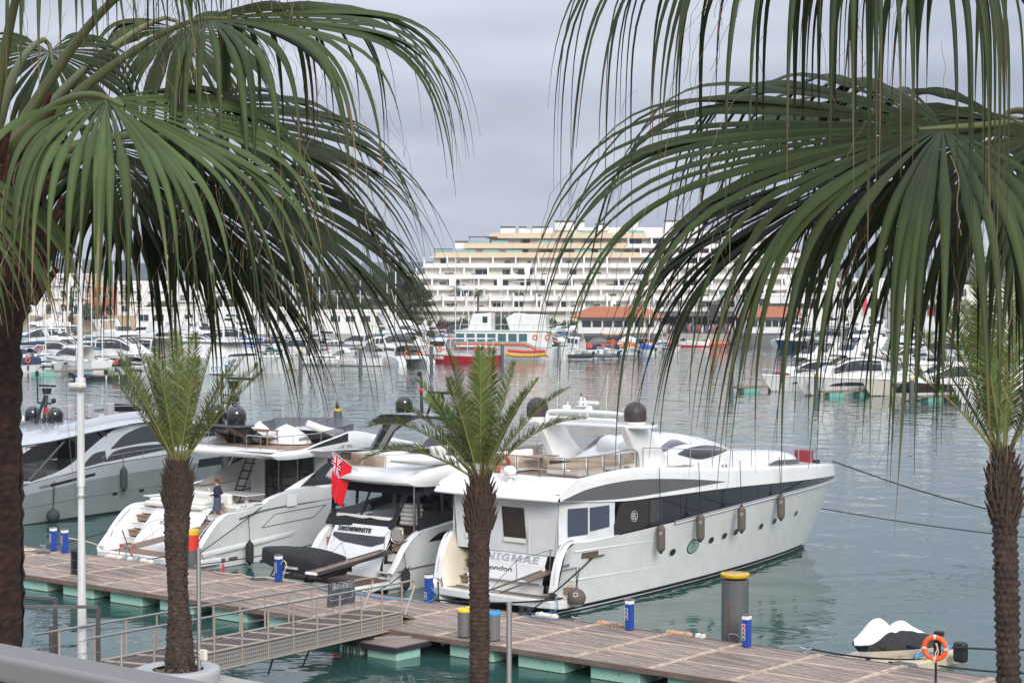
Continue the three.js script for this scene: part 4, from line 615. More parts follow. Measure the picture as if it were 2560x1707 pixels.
  part(o, 'trunk_cabin', sheet(span(13.5, 20.6, 30).map((f) => span(-1, 1, 20).map((k) => { const a = k * Math.PI / 2; return [tw(f) * Math.sign(k) * Math.pow(Math.abs(Math.sin(a)), 0.6), 3.7 + (tp(f) - 3.7) * Math.pow(Math.cos(a), 0.5), -f]; }))), M.gel);
  part(o, 'trunk_window', both(sidePatch(16.2, 19.9, (f) => yT(f) + 0.02, (f) => yT(f) + 0.02 + 0.2 * clamp((f - 16.2) / 0.8), (f, y) => tw(f) * 1.0, 0.03, 16, 2)), M.greyPaint);
  // bow rail
  for (const s of [1, -1]) railing(o, 'bow_rail', [[6.0, 0.42], [8.6, 0.5], [11.8, 0.68], [15.6, 0.82], [19.5, 0.86], [22, 0.86], [23.4, 0.86]].map(([f]) => [s * Math.max(0.12, upHalf(f, yT(f)) - 0.3), yT(f), -f]), 0.72, 11, 0.022);
  part(o, 'bow_box', [rbox(0.75, 0.62, 0.4, 0.15, 4.05, -21.6, 0.04)], mat(C(0.22, 0.02, 0.025), 0.5)); part(o, 'anchor_windlass', [cyl(0.16, 0.2, 0.26, 0.3, 3.75, -22.4, 12), rbox(0.5, 0.12, 0.7, 0.2, 3.68, -22.3, 0.05)], M.black);
  part(o, 'bollard', [cyl(0.05, 0.05, 0.16, upHalf(11.5, 4.4) - 0.18, yT(11.5) + 0.06, -11.4, 8), cyl(0.05, 0.05, 0.16, upHalf(11.5, 4.4) - 0.18, yT(11.5) + 0.06, -11.65, 8)], M.steel);
  // radar arch
  for (const s of [1, -1]) part(o, 'arch_leg', prism([[6.55, 4.6], [8.4, 4.75], [7.3, 5.65], [6.75, 6.35], [5.35, 6.35], [5.9, 5.6]], 0.34, s * 2.02, 0.05), M.gel);
  part(o, 'hardtop_wing', slab([[-3.0, 5.95], [-2.7, 5.6], [-2.0, 5.45], [2.0, 5.45], [2.7, 5.6], [3.0, 5.95], [2.85, 6.4], [2.0, 6.65], [-2.0, 6.65], [-2.85, 6.4]], 6.3, 6.42, 0.04), M.gel);
  part(o, 'arch_bar', [tube([[-1.95, 6.42, -5.9], [-1.9, 6.72, -5.9], [-1.6, 6.78, -5.9], [1.6, 6.78, -5.9], [1.9, 6.72, -5.9], [1.95, 6.42, -5.9]], 0.075, 40, 8), rbox(3.2, 0.13, 0.12, 0, 6.56, -5.55, 0.06, 3)], M.gel);
  for (const x of [-2.5, 2.15]) { const d = part(o, 'radome', lathe(domeShape(0.42, 0.78), 28, x, 6.5, -6.0), mat(C(0.045, 0.035, 0.032), 0.5)); part(d, 'radome_base', lathe([[0.3, 6.4], [0.37, 6.42], [0.4, 6.52], [0.36, 6.56]], 24, x, 0, -6.0), M.vinyl); }
  { const m = part(o, 'radar_mast', [bar([-0.6, 6.5, -6.2], [-0.6, 7.35, -6.3], 0.05, 8), bar([-0.2, 6.5, -6.2], [-0.45, 7.3, -6.3], 0.04, 8), rbox(0.5, 0.03, 0.4, -0.45, 7.0, -6.25, 0.01)], M.gelCool); part(m, 'radar_scanner', [rbox(0.95, 0.13, 0.16, -0.3, 6.98 + 0.15, -6.35, 0.05), cyl(0.16, 0.18, 0.2, -0.3, 6.92, -6.35, 14)], M.gelCool); part(m, 'horn', [rbox(0.3, 0.2, 0.22, -1.15, 6.92, -6.1, 0.06), cyl(0.03, 0.03, 0.3, -1.1, 7.0, -6.1, 8)], M.gel); part(m, 'nav_light', cyl(0.04, 0.04, 0.12, -0.6, 7.42, -6.3, 8), M.greyPaint); }
  part(o, 'whip_antenna', [bar([-1.55, 6.5, -6.0], [-1.5, 9.2, -6.1], 0.014, 5, 0.006), bar([0.7, 6.5, -6.1], [0.75, 8.6, -6.2], 0.012, 5, 0.006), bar([1.2, 6.6, -6.2], [1.22, 7.5, -6.2], 0.012, 5, 0.006)], M.gelCool);
  part(o, 'dome_light', [rbox(0.09, 0.1, 0.09, 2.75, 6.47, -6.3, 0.02)], M.greyPaint);
  part(o, 'arch_emblem', [new THREE.TorusGeometry(0.09, 0.016, 6, 18).translate(-1.95, 6.05, -5.62)], M.steel);
  // hanging things
  const hang = [[59.06, 2.75, -40.98], [61.7, 2.91, -40.98], [64.67, 2.95, -41.02], [68.5, 3.05, -41.55]];
  ['first brown fender from the stern of the largest yacht', 'second brown fender from the stern of the largest yacht', 'third brown fender from the stern of the largest yacht', 'brown fender nearest the bow of the largest yacht'].forEach((l, i) => hangFender('hull_fender', l, hang[i][2] + 0.02, hang[i][1] * 0 + hang[i][0], hang[i][1], 1.05, 0.165, M.fender, 0, [2.3, 2.15, 1.95, 1.75][i] - 0.2, true, 'brown fenders along the largest yacht'));
  ballFender('brown ball fender hanging at the stern corner of the largest yacht', -40.85, 53.75, 1.02, 0.33, M.fender, 0.72);
  const fl = berth('ensign_flag', 'limp red ensign at the stern of the largest yacht', 'flag', -44.1, 52.8); drapedFlag(fl, [-0.55, 5.05, -0.1], [-0.38, 4.1, -0.5], 0.62, 1.35, [0.1, 0.1], 1.3);
  solo('mooring_line', rope(W(-41.4, 55.6, 1.95), W(-40.3, 50.3, 0.66), 0.08, 0.03), M.ropeBlack, 'black line from the largest yacht quarter to the pontoon', 'rope');
  solo('mooring_line', rope(W(-43.6, 76.3, 3.75), W(-26, 88, 0.6), 1.2, 0.03, 20), M.ropeBlack, 'dark bow line of the largest yacht falling to the right', 'rope');
  solo('mooring_line', rope(W(-43.4, 75.0, 1.75), W(-24, 84, 0.5), 0.5, 0.025, 20), M.ropeBlack, 'lower dark bow line of the largest yacht', 'rope');
  solo('mooring_line', rope(W(-46.9, 53.3, 0.75), W(-44.4, 50.5, 0.62), 0.1, 0.03), M.ropeBlack, 'dark line from the largest yacht platform left corner', 'rope');
  solo('mooring_line', rope(W(-41.1, 53.3, 0.7), W(-45.4, 51.2, 0.5), 0.15, 0.035), M.ropeBlack, 'thick dark line drooping along the largest yacht platform', 'rope');
}
// rounded shell over a deck: half width w(f), from base b(f) up to top t(f)
function shell(f0, f1, n, w, b, t, e = 0.55, m = 18) {
  const g = sheet(span(f0, f1, n).map((f) => span(-1, 1, m).map((k) => { const a = k * Math.PI / 2; return [w(f) * Math.sign(k) * Math.pow(Math.abs(Math.sin(a)), e), b(f) + (t(f) - b(f)) * Math.pow(Math.max(0, Math.cos(a)), e), -f]; })));
  const half = (f, y) => { const c = clamp(Math.pow(clamp((y - b(f)) / Math.max(0.05, t(f) - b(f))), 1 / e), 0, 0.9995); return w(f) * Math.pow(Math.sin(Math.acos(c)), e); };
  return { g, half };
}
const K0 = (v) => () => v;
// ================================================================ yacht lettered SNOWWHITE
{
  const o = berth('motor_yacht', 'white flybridge yacht with black cockpit enclosure, lettered SNOWWHITE', 'yacht', -51.7, 51.2);
  const yR = curve([[2.2, 0.7], [2.5, 1.0], [2.8, 1.4], [3.15, 1.8], [3.7, 2.15], [4.4, 2.27], [5.4, 2.36], [7, 2.5], [11, 2.7], [17.5, 2.9]]);
  const h = makeHull({ L: 15.4, Lw: 13.6, B: 4.9, yb: -0.3, sheer: yR, f0: 2.2, pw: 2.8, pe: 0.75, wl: 0.86, pw2: 2.1, flare: 1.1, aft: 0.98, nt: 44, ns: 10 });
  const hb = (f) => h.bd((f - 2.2) / 15.4);
  part(o, 'hull', both(h.side(0.1, 1)), M.gelCool); part(o, 'bottom', both(h.side(0, 0.13)), M.antifoul);
  part(o, 'rub_rail', both(tube(span(2.6, 17, 16).map((f) => [h.half(f, 0.75 + f * 0.03) + 0.01, 0.72 + f * 0.03, -f]), 0.03, 40, 5)), M.steelDull);
  part(o, 'hull_window', both(sidePatch(4.35, 10, curve([[4.35, 1.76], [6, 1.78], [10, 1.95]]), curve([[4.35, 1.77], [4.9, 2.05], [6, 2.1], [10, 2.3]]), h.half, 0.012, 20, 2)), M.glass);
  const plat = part(o, 'swim_platform', slab([[-2.45, 0.9], [-2.3, 0.35], [-1.8, 0.1], [1.8, 0.1], [2.3, 0.35], [2.45, 0.9], [2.4, 2.9], [-2.4, 2.9]], 0.22, 0.46, 0.05), M.gelCool);
  for (let k = 0; k < 20; k++) part(plat, 'teak_board', box(4.2, 0.012, 0.095, 0, 0.468, -0.5 - k * 0.108), mat(C(0.20, 0.11, 0.075), 0.6, { map: T.wood[0] }));
  // transom: lower garage door, dark window strip, name board
  const tz = curve([[0.46, 2.55], [0.8, 2.62], [1.5, 2.95], [1.95, 3.2], [2.3, 3.42]]);
  const trp = (x0, x1, y0, y1, off = 0) => sheet(span(x0, x1, 10).map((x) => span(y0, y1, 8).map((y) => [x, y, -tz(y) + off - 0.1 * (x / 2) ** 2])));
  const tr = part(o, 'transom', trp(-1.75, 1.35, 0.46, 2.32), M.gelCool);
  part(tr, 'transom_window', sheet(span(-1.65, 1.15, 16).map((x) => { const lo = x < -1.1 ? lerp(1.82, 1.66, (x + 1.65) / 0.55) : x < 0.6 ? lerp(1.66, 1.56, (x + 1.1) / 1.7) : lerp(1.56, 1.74, (x - 0.6) / 0.55); return span(lo, 1.96, 4).map((y) => [x, y, -tz(y) + 0.02 - 0.1 * (x / 2) ** 2]); })), M.glass);
  part(tr, 'name_lettering', at(text('SNOWWHITE', 1.75, 0.19, 0.03), -0.55, 2.04, -3.24, -0.5, 0, 0), M.black);
  part(tr, 'port_board', [box(0.75, 0.26, 0.03, 1.75, 0.64, -2.5)], M.gelCool); part(tr, 'port_lettering', text('LONDON', 0.6, 0.13, 0.02).translate(1.75, 0.57, -2.48), M.black);
  for (const s of [-1, 1]) {
    for (let k = 0; k < 4; k++) part(o, 'stair', [box(0.75, 0.26, 0.45, s * 1.82, 0.5 + k * 0.36, -2.7 - k * 0.26)], k === 3 ? M.teak : M.gelCool);
    part(o, 'wing_inner', sheet(span(2.3, 4.2, 10).map((f) => [[s * (h.half(f, 0.7) - 0.3), 0.45, -f], [s * (hb(f) - 0.3), yR(f), -f]])), M.gelCool);
    part(o, 'wing_cap', sheet(span(2.25, 6, 16).map((f) => [[s * (hb(f) - 0.32), yR(f), -f], [s * (hb(f) - 0.15), yR(f) + 0.04, -f], [s * hb(f), yR(f), -f]])), M.gelCool);
    part(o, 'grab_rail', tube([[s * 1.5, 1.0, -2.7], [s * 1.5, 1.4, -2.8], [s * 1.48, 1.75, -3.1]], 0.02, 12, 6), M.steel);
  }
  part(o, 'quarter_gate', rbox(0.5, 0.42, 0.06, 1.75, 2.05, -3.25, 0.06, 3), mat(C(0.35, 0.31, 0.27), 0.3)); part(o, 'gate_frame', tube([[1.5, 1.84, -3.2], [1.5, 2.26, -3.2], [2.0, 2.26, -3.2], [2.0, 1.84, -3.2]], 0.025, 30, 6, true), M.steel);
  part(o, 'cockpit_floor', box(4.4, 0.08, 4.2, 0, 1.75, -5.6), M.teak);
  part(o, 'cockpit_sofa', [rbox(3.0, 0.45, 0.7, -0.4, 2.0, -4.0, 0.1), rbox(3.0, 0.6, 0.22, -0.4, 2.35, -3.7, 0.08)].concat([0, 1, 2, 3, 4].map((k) => rbox(0.75, 0.16, 0.6, 0.75 + (k % 2) * 0.05, 2.3 + k * 0.17, -5.1, 0.07))), M.vinyl);
  part(o, 'saloon_front', box(4.2, 1.95, 0.1, 0, 2.8, -7.4), M.glass);
  // black canvas enclosure with clear panes
  const cz = curve([[2.25, 3.42], [3.75, 4.35]]);
  const aft = (x0, x1, y0, y1, off = 0) => sheet(span(x0, x1, 8).map((x) => span(y0, y1, 6).map((y) => [x, y, -cz(y) + off + 0.02 * Math.sin(x * 5 + y * 3)])));
  const X = (y) => 1 - 0.1 * (y - 2.2);
  part(o, 'canvas_band', aft(-2.25, 1.35, 2.2, 2.62, 0.02), M.canvas); part(o, 'canvas_band', aft(-2.2, 2.2, 3.5, 3.82, 0.02), M.canvas);
  for (const [x0, x1] of [[-2.05, -0.62], [-0.5, 1.15]]) part(o, 'clear_pane', aft(x0, x1, 2.62, 3.52), M.clearVinyl);
  for (const x of [-2.12, -0.56, 1.22]) part(o, 'canvas_strip', aft(x - 0.07, x + 0.07, 2.5, 3.6, 0.03), M.canvas);
  part(o, 'canvas_door', [aft(1.3, 1.42, 2.3, 3.6, 0.02)], M.canvas); part(o, 'deck_pole', cyl(0.045, 0.045, 2.0, 1.75, 2.9, -4.2, 12), M.steel);
  const sideH = (f, y) => lerp(2.3, 2.2, clamp((y - 2.2) / 1.6));
  const lowC = curve([[3.75, 2.12], [4.8, 2.3], [5.3, 2.45], [6.6, 2.62], [7.4, 2.7]]), hiC = curve([[3.75, 2.72], [5, 2.8], [7.4, 2.95]]);
  part(o, 'canvas_band', both(sidePatch(3.75, 7.3, lowC, hiC, sideH, 0.02, 12, 3)), M.canvas); part(o, 'canvas_band', both(sidePatch(4.2, 7.3, K0(3.6), K0(3.92), sideH, 0.02, 10, 2)), M.canvas);
  for (const [a, b] of [[3.95, 5.15], [5.3, 6.6]]) part(o, 'clear_pane', both(sidePatch(a, b, hiC, K0(3.62), (f, y) => sideH(f, y) + 0.02 * Math.sin(f * 6 + y * 4), 0.0, 10, 5)), M.clearVinyl);
  for (const f of [3.85, 5.22, 6.75]) part(o, 'canvas_strip', both(sidePatch(f - 0.09, f + (f > 6 ? 0.6 : 0.09), (q) => hiC(q) - 0.1, K0(3.7), sideH, 0.028, 2, 3)), M.canvas);
  part(o, 'window_fold', [aft(-2.2, -1.6, 2.9, 3.0, 0.05)], M.canvas);
  // flybridge moulding
  const fb = curve([[3.35, 4.08], [3.7, 3.93], [5.5, 3.88], [6.8, 4.0], [10, 4.1], [12.5, 3.75]]), ft = curve([[3.35, 4.14], [3.8, 4.45], [4.6, 4.58], [6.4, 4.72], [8.5, 4.75], [11, 4.45], [12.5, 3.85]]), fw = curve([[3.35, 2.1], [4.2, 2.38], [8, 2.35], [11, 1.9], [12.5, 1.3]]);
  part(o, 'fly_side', both(sheet(span(3.35, 12.5, 30).map((f) => span(0, 1, 4).map((s) => [fw(f) + 0.12 * Math.sin(s * 3.1) * clamp((f - 3.3)), lerp(fb(f), ft(f), s), -f])))), M.gelCool);
  part(o, 'fly_soffit', sheet(span(3.35, 12.5, 20).map((f) => [-1, 0, 1].map((k) => [k * fw(f), fb(f), -f]))), M.gelCool); part(o, 'fly_floor', sheet(span(3.35, 12.5, 20).map((f) => [-1, 0, 1].map((k) => [k * fw(f), ft(f) - 0.02, -f]))), M.gelCool);
  part(o, 'fly_lip', sheet(span(-1, 1, 16).map((k) => { const e = 0.35 * (1 - k * k); return [[k * 2.3, 3.93, -3.7 + e * 0.4], [k * 2.18, 4.1, -3.3 + e], [k * 2.2, 4.45, -3.75 + e], [k * 2.2, 4.55, -4.6]]; })), M.gelCool);
  part(o, 'builder_lettering', at(text('Sunseeker', 0.95, 0.1, 0.01, fontR), -0.95, 4.02, -3.12, 0.1, 0.06, 0), M.greyPaint);
  // raised coaming wings either side
  part(o, 'fly_coaming', both(sheet(span(0, 1, 16).map((t) => { const f = lerp(2.4, 7.2, t), b = lerp(4.95, 4.66, Math.min(1, t * 2.4)), tp = lerp(5.16, 4.8, t * t); return [[1.7, b, -f], [2.35 - 0.2 * (1 - t), b + 0.02, -f], [2.5 - 0.3 * (1 - t), (b + tp) / 2, -f], [2.3 - 0.25 * (1 - t), tp, -f], [1.5, tp, -f]]; }))), M.gelCool);
  for (let k = 0; k < 2; k++) part(o, 'fly_glass', sheet([[-2.0 + k * 1.25, 0], [-0.85 + k * 1.25, 0]].map(([x]) => [[x, 4.52, -3.95], [x, 5.0, -4.0]])), M.smoke);
  part(o, 'fly_rail', [bar([-2.05, 5.03, -4.0], [1.6, 5.03, -4.0], 0.02, 6), ...[-2.05, -0.8, 0.45].map((x) => bar([x, 4.5, -3.96], [x, 5.03, -4.0], 0.018, 6))], M.steel);
  part(o, 'fly_sofa', [rbox(1.4, 0.5, 1.8, -1.1, 4.75, -5.2, 0.1), rbox(0.8, 0.7, 0.8, 1.2, 4.9, -6.5, 0.1)], M.vinyl); part(o, 'cabin_top', [shell(7.5, 13, 20, curve([[7.5, 2.0], [10, 1.8], [13, 1.0]]), K0(3.6), curve([[7.5, 5.0], [8.6, 5.05], [10.5, 4.6], [13, 3.7]])).g], M.gelCool);
  part(o, 'windshield', [shell(8.6, 12, 16, curve([[8.6, 1.95], [10, 1.8], [12, 1.3]]), K0(3.7), curve([[8.6, 5.5], [9.4, 5.15], [12, 4.3]])).g], M.smokeGrey); part(o, 'bow_cover', [shell(10.5, 16.5, 12, curve([[10.5, 1.9], [16.5, 0.3]]), K0(2.6), curve([[10.5, 3.9], [16.5, 3.0]])).g], M.canvas);
  // tall black radar arch sweeping forward then back
  const leg = [[5.55, 4.7], [6.35, 4.7], [7.15, 5.65], [8.1, 6.05], [9.0, 6.15], [9.0, 6.32], [6.3, 6.36], [5.7, 6.12], [6.6, 5.95], [6.35, 5.7]];
  for (const s of [-1, 1]) { const l = part(o, 'arch_leg', prism(leg, 0.16, s * 2.05, 0.02), M.gloss); part(l, 'arch_inset', prism([[5.95, 4.85], [6.25, 4.85], [7.05, 5.7], [7.5, 5.95], [6.95, 5.95], [6.6, 5.6]], 0.012, s * 2.05 + 0.088, 0), mat(C(0.32, 0.31, 0.3), 0.3, { metalness: 0.6 })); part(l, 'arch_inset', prism([[5.95, 4.85], [6.25, 4.85], [7.05, 5.7], [7.5, 5.95], [6.95, 5.95], [6.6, 5.6]], 0.012, s * 2.05 - 0.088, 0), mat(C(0.32, 0.31, 0.3), 0.3, { metalness: 0.6 })); }
  part(o, 'arch_beam', [rbox(4.2, 0.14, 1.2, 0, 6.3, -7.6, 0.05)], M.gloss);
  part(o, 'radome', lathe(domeShape(0.36, 0.72), 24, -1.7, 6.42, -7.4), M.gloss); part(o, 'radome', lathe(domeShape(0.36, 0.72), 24, 1.6, 6.42, -7.4), M.gloss); part(o, 'radome', ball(0.2, 0.25, 6.8, -7.2, 14), M.gloss);
  const mast = part(o, 'radar_mast', [bar([-0.9, 6.4, -7.6], [-1.05, 8.0, -7.7], 0.07, 8, 0.04), bar([-1.15, 7.7, -7.6], [-0.9, 7.7, -7.6], 0.04, 6), bar([-0.6, 6.4, -7.6], [-0.2, 7.2, -7.6], 0.05, 6), rbox(0.16, 0.2, 0.14, -1.12, 8.0, -7.7, 0.04)], M.black); part(mast, 'radar_scanner', [rbox(1.5, 0.1, 0.13, 0.2, 7.28, -7.6, 0.04), cyl(0.13, 0.16, 0.2, 0.1, 7.12, -7.6, 12)], M.black); part(mast, 'mast_light', ball(0.09, -0.85, 7.35, -7.5, 10), M.red);
  part(o, 'whip_antenna', bar([0.9, 6.4, -7.7], [0.95, 10, -7.8], 0.014, 5, 0.005), M.black);
  // gangplank
  { const p = new THREE.Group(); p.name = 'passerelle'; o.add(p); const a = V3(1.65, 1.5, -2.75), b = V3(1.1, 1.0, 0.75); for (const dx of [-0.26, 0.26]) part(p, 'side_beam', plankBar([a.x + dx, a.y, a.z], [b.x + dx, b.y, b.z], 0.06, 0.13), mat(C(0.08, 0.07, 0.06), 0.35, { metalness: 0.4 })); part(p, 'tread', plankBar([a.x, a.y + 0.03, a.z], [b.x, b.y + 0.03, b.z], 0.46, 0.03), M.teakGrey); part(p, 'tip', rbox(0.6, 0.12, 0.14, b.x, b.y, b.z, 0.06, 3), M.gelCool);
    part(p, 'stanchion', [bar([1.45, 1.3, -0.8], [1.15, 2.0, -0.8], 0.016, 6), bar([1.9, 1.5, -2.3], [1.95, 2.15, -2.3], 0.016, 6)], M.steelDull); part(p, 'hand_line', [bar([1.15, 2.0, -0.8], [1.95, 2.15, -2.3], 0.009, 4), bar([1.15, 2.0, -0.8], [0.95, 1.05, 0.5], 0.009, 4), bar([1.95, 2.15, -2.3], [1.7, 2.4, -3.1], 0.009, 4)], M.black); }
  const fl = berth('ensign_flag', 'large red ensign hanging from the staff of the SNOWWHITE yacht', 'flag', -51.7, 51.2); drapedFlag(fl, [-1.55, 5.15, -3.0], [-0.2, 4.25, -3.4], 1.05, 2.05, [-0.1, 0.05], 0.4);
  hangFender('hull_fender', 'black fender at the stern quarter of the SNOWWHITE yacht', -49.05, 53.9, 0.95, 0.8, 0.17, M.rubber, 0, 0.6, false);
  hangFender('hull_fender', 'black fender hanging between the SNOWWHITE yacht and its neighbour', -54.35, 58.6, 2.5, 0.85, 0.16, M.rubber, 0, 0.5, false);
  // covered tender lying across the platform
  const t = berth('tender', 'inflatable tender under a black cover lettered WILLIAMS', 'tender', -52.75, 51.95, 0.46, Math.PI / 2 - 0.02);
  const th = makeHull({ L: 3.9, Lw: 3.3, B: 1.75, yb: 0.25, sheer: [[-2, 0.72], [0, 0.78], [2, 1.0]], f0: -1.95, pw: 2.6, pe: 0.6, wl: 0.6, flare: 0.6, nt: 30 });
  part(t, 'hull', [th.side(0, 0.6), mirrorX(th.side(0, 0.6)), th.transom()], M.rubber);
  const tp = curve([[-1.95, 0.74], [-1.75, 0.98], [-1.2, 1.12], [-0.4, 1.2], [0.4, 1.16], [1.2, 1.12], [1.8, 1.06], [1.97, 0.98]]);
  const cov = part(t, 'cover', sheet(span(-1.95, 1.97, 36).map((f) => { const b = th.bd((f + 1.95) / 3.9) + 0.04, ys = th.yTop(f); return span(-1, 1, 20).map((k) => { const a = Math.abs(k), fo = 0.035 * (fbm(f * 3 + 4, k * 3, 2, 3) - 0.5); return a > 0.8 ? [Math.sign(k) * (b + 0.02), ys - (a - 0.8) * 2.0 + fo, -f] : [Math.sign(k) * b * Math.sin(a / 0.8 * Math.PI / 2), ys + (tp(f) - ys) * Math.pow(Math.max(0, Math.cos(a / 0.8 * Math.PI / 2)), 0.7) + fo, -f]; }); })), M.canvas);
  part(cov, 'cover_lettering', at(text('WILLIAMS', 0.72, 0.09, 0.012), 0, 0, 0, -0.1, 0, 0).rotateY(-Math.PI / 2 + 0.0).translate(-0.93 + 0.0, 0.5, 0.55), mat(C(0.7), 0.6)); part(t, 'outboard_cover', rbox(0.5, 0.4, 0.35, 0, 0.6, 2.05, 0.12, 3), M.canvas);
  part(t, 'cradle', [-1, 0.9].map((z) => [bar([-0.6, 0, z], [-0.3, 0.4, z], 0.03, 6), bar([0.6, 0, z], [0.3, 0.4, z], 0.03, 6), bar([-0.6, 0.02, z], [0.6, 0.02, z], 0.03, 6)]).flat(), M.black);
  solo('mooring_line', rope(W(-49.3, 55.0, 2.1), W(-50.6, 50.4, 0.65), 0.05, 0.022), M.ropeBlack, 'dark line from SNOWWHITE quarter down to the pontoon', 'rope');
  solo('mooring_line', rope(W(-49.0, 54.1, 1.0), W(-47.3, 50.3, 0.66), 0.1, 0.022), M.ropeBlack, 'dark line from SNOWWHITE stern to the cleat between yachts', 'rope');
  solo('mooring_line', rope(W(-54.2, 60.5, 2.2), W(-58.3, 51.3, 0.5), 0.35, 0.022), M.ropeBlack, 'long dark line crossing before the stepped yacht hull', 'rope');
}
// ================================================================ yacht with the man on its stern
{
  const o = berth('motor_yacht', 'white yacht with open stern stairs, man aboard and black domes', 'yacht', -62.2, 52.2);
  const yR = curve([[0.1, 0.55], [0.4, 0.85], [0.95, 1.47], [1.5, 1.98], [2.0, 2.22], [2.6, 2.24], [3.8, 2.4], [4.4, 2.66], [5.4, 2.86], [6.7, 2.97], [8, 2.82], [14, 3.05], [23, 3.2]]);
  const h = makeHull({ L: 22.6, Lw: 20, B: 6.3, yb: -0.3, sheer: yR, f0: 0.1, pw: 2.8, pe: 0.75, wl: 0.86, pw2: 2.1, flare: 1.0, aft: 0.97, nt: 60, ns: 10 });
  const hb = (f) => h.bd((f - 0.1) / 22.6);
  part(o, 'hull', both(h.side(0.1, 1)), M.gelCool); part(o, 'bottom', both(h.side(0, 0.125)), M.antifoul);
  part(o, 'rub_rail', both(tube(span(2.6, 20, 20).map((f) => [h.half(f, 2.05) + 0.03, curve([[2.6, 1.98], [4, 2.2], [8, 2.33], [20, 2.75]])(f), -f]), 0.035, 50, 5)), M.greyPaint);
  part(o, 'hull_crease', both(sheet(span(0, 1, 20).map((t) => { const f = lerp(0.6, 6.2, t), y = lerp(0.55, 0.95, t), k = 0.16 * Math.sqrt(1 - t * t) + 0.005; return [[h.half(f, y + 0.25) + 0.003, y + 0.22, -f], [h.half(f, y) + k, y + 0.04, -f], [h.half(f, y) - 0.02, y - 0.05, -f]]; }))), M.gelCool);
  part(o, 'hull_inset', both([[4.0, 1.47], [4.72, 1.98], [7.85, 2.1], [7.15, 1.62]].map(([f, y], i, a) => { const [g, q] = a[(i + 1) % 4]; return tube(span(0, 1, 4).map((t) => { const ff = lerp(f, g, t), yy = lerp(y, q, t); return [h.half(ff, yy) + 0.004, yy, -ff]; }), 0.017, 12, 5); })), M.greyPaint);
  part(o, 'hull_window', both(sidePatch(9.5, 16, K0(1.5), curve([[9.5, 1.52], [10.2, 2.0], [16, 2.3]]), h.half, 0.01, 16, 2)), M.glass);
  part(o, 'boarding_gate', [box(0.012, 0.5, 0.6, hb(5.2) + 0.0, 2.5, -5.6), box(0.016, 0.26, 0.02, hb(5.9) + 0.006, 2.6, -5.95)], M.gelCool);
  part(o, 'exhaust_port', both(merge([rbox(0.06, 0.16, 0.5, h.half(1.8, 0.3), 0.3, -1.8, 0.03), rbox(0.06, 0.16, 0.5, h.half(2.6, 0.3), 0.32, -2.5, 0.03)])), M.greyPaint);
  const plat = part(o, 'swim_platform', slab([[-3.1, 0.5], [-2.6, -0.15], [2.6, -0.15], [3.1, 0.5], [3.05, 1.5], [-3.05, 1.5]], 0.22, 0.5, 0.05), M.gelCool);
  for (let k = 0; k < 10; k++) part(plat, 'teak_board', box(k < 8 ? 4.6 : 3.6, 0.012, 0.1, 0.1, 0.508, -0.12 - k * 0.115), mat(C(0.40, 0.245, 0.14), 0.6, { map: T.wood[1] }));
  // big sloping transom with stairs either side
  const tz = curve([[0.5, 1.05], [0.8, 1.1], [0.85, 1.12], [2.15, 2.35], [2.3, 2.6]]);
  const tr = part(o, 'transom', sheet(span(-1.95, 1.45, 12).map((x) => span(0.5, 2.28, 10).map((y) => [x, y, -tz(y) - 0.12 * (x / 2) ** 2]))), M.gelCool);
  part(tr, 'name_lettering', at(text('STELLA', 1.25, 0.16, 0.03), -0.35, 1.55, -1.76, -0.75, 0, 0), mat(C(0.3), 0.4, { metalness: 0.4 }));
  for (const s of [-1, 1]) {
    for (let k = 0; k < 6; k++) part(o, 'stair', [box(s < 0 ? 0.75 : 1.1, 0.22, 0.4, s < 0 ? -2.38 : 2.05, 0.5 + k * 0.29, -1.15 - k * 0.26), box(s < 0 ? 0.7 : 1.0, 0.02, 0.3, s < 0 ? -2.38 : 2.05, 0.62 + k * 0.29, -1.05 - k * 0.26)], k % 2 ? M.gelCool : M.teak);
    part(o, 'wing_inner', sheet(span(0.2, 4, 16).map((f) => [[s * (h.half(f, 0.7) - 0.35), 0.5, -f], [s * (hb(f) - 0.32), yR(f), -f]])), M.gelCool);
    part(o, 'wing_cap', sheet(span(0.15, 8, 30).map((f) => [[s * (hb(f) - 0.34), yR(f), -f], [s * (hb(f) - 0.16), yR(f) + 0.04, -f], [s * hb(f), yR(f), -f]])), M.gelCool);
    part(o, 'grab_rail', tube([[s * 2.75, 0.7, -0.6], [s * 2.7, 1.3, -0.7], [s * 2.68, 2.1, -1.6]], 0.02, 14, 6), M.steel);
    part(o, 'fairlead', [rbox(0.9 * 0.5, 0.05, 1.3, s * (hb(3.2) - 0.25), 2.52, -3.3, 0.02), box(0.06, 0.26, 0.3, s * (hb(3.5) - 0.2), 2.4, -3.8), cyl(0.04, 0.04, 0.25, s * (hb(2.8) - 0.2), 2.38, -2.9, 8), cyl(0.04, 0.04, 0.25, s * (hb(2.8) - 0.2), 2.38, -3.1, 8)], M.gelCool);
  }
  part(o, 'cockpit_floor', box(5.6, 0.06, 6.2, 0, 1.82, -5.8), M.teak);
  part(o, 'sun_pad', [rbox(3.6, 0.2, 1.5, -0.75, 2.28, -3.0, 0.09, 3), rbox(3.4, 0.14, 1.2, -0.75, 2.44, -3.1, 0.07, 3)], M.vinyl); part(o, 'sofa_back', [rbox(3.0, 0.5, 0.25, -0.5, 2.5, -4.05, 0.1, 3), rbox(0.9, 0.35, 1.6, 1.2, 2.1, -4.6, 0.1, 3)], M.vinyl);
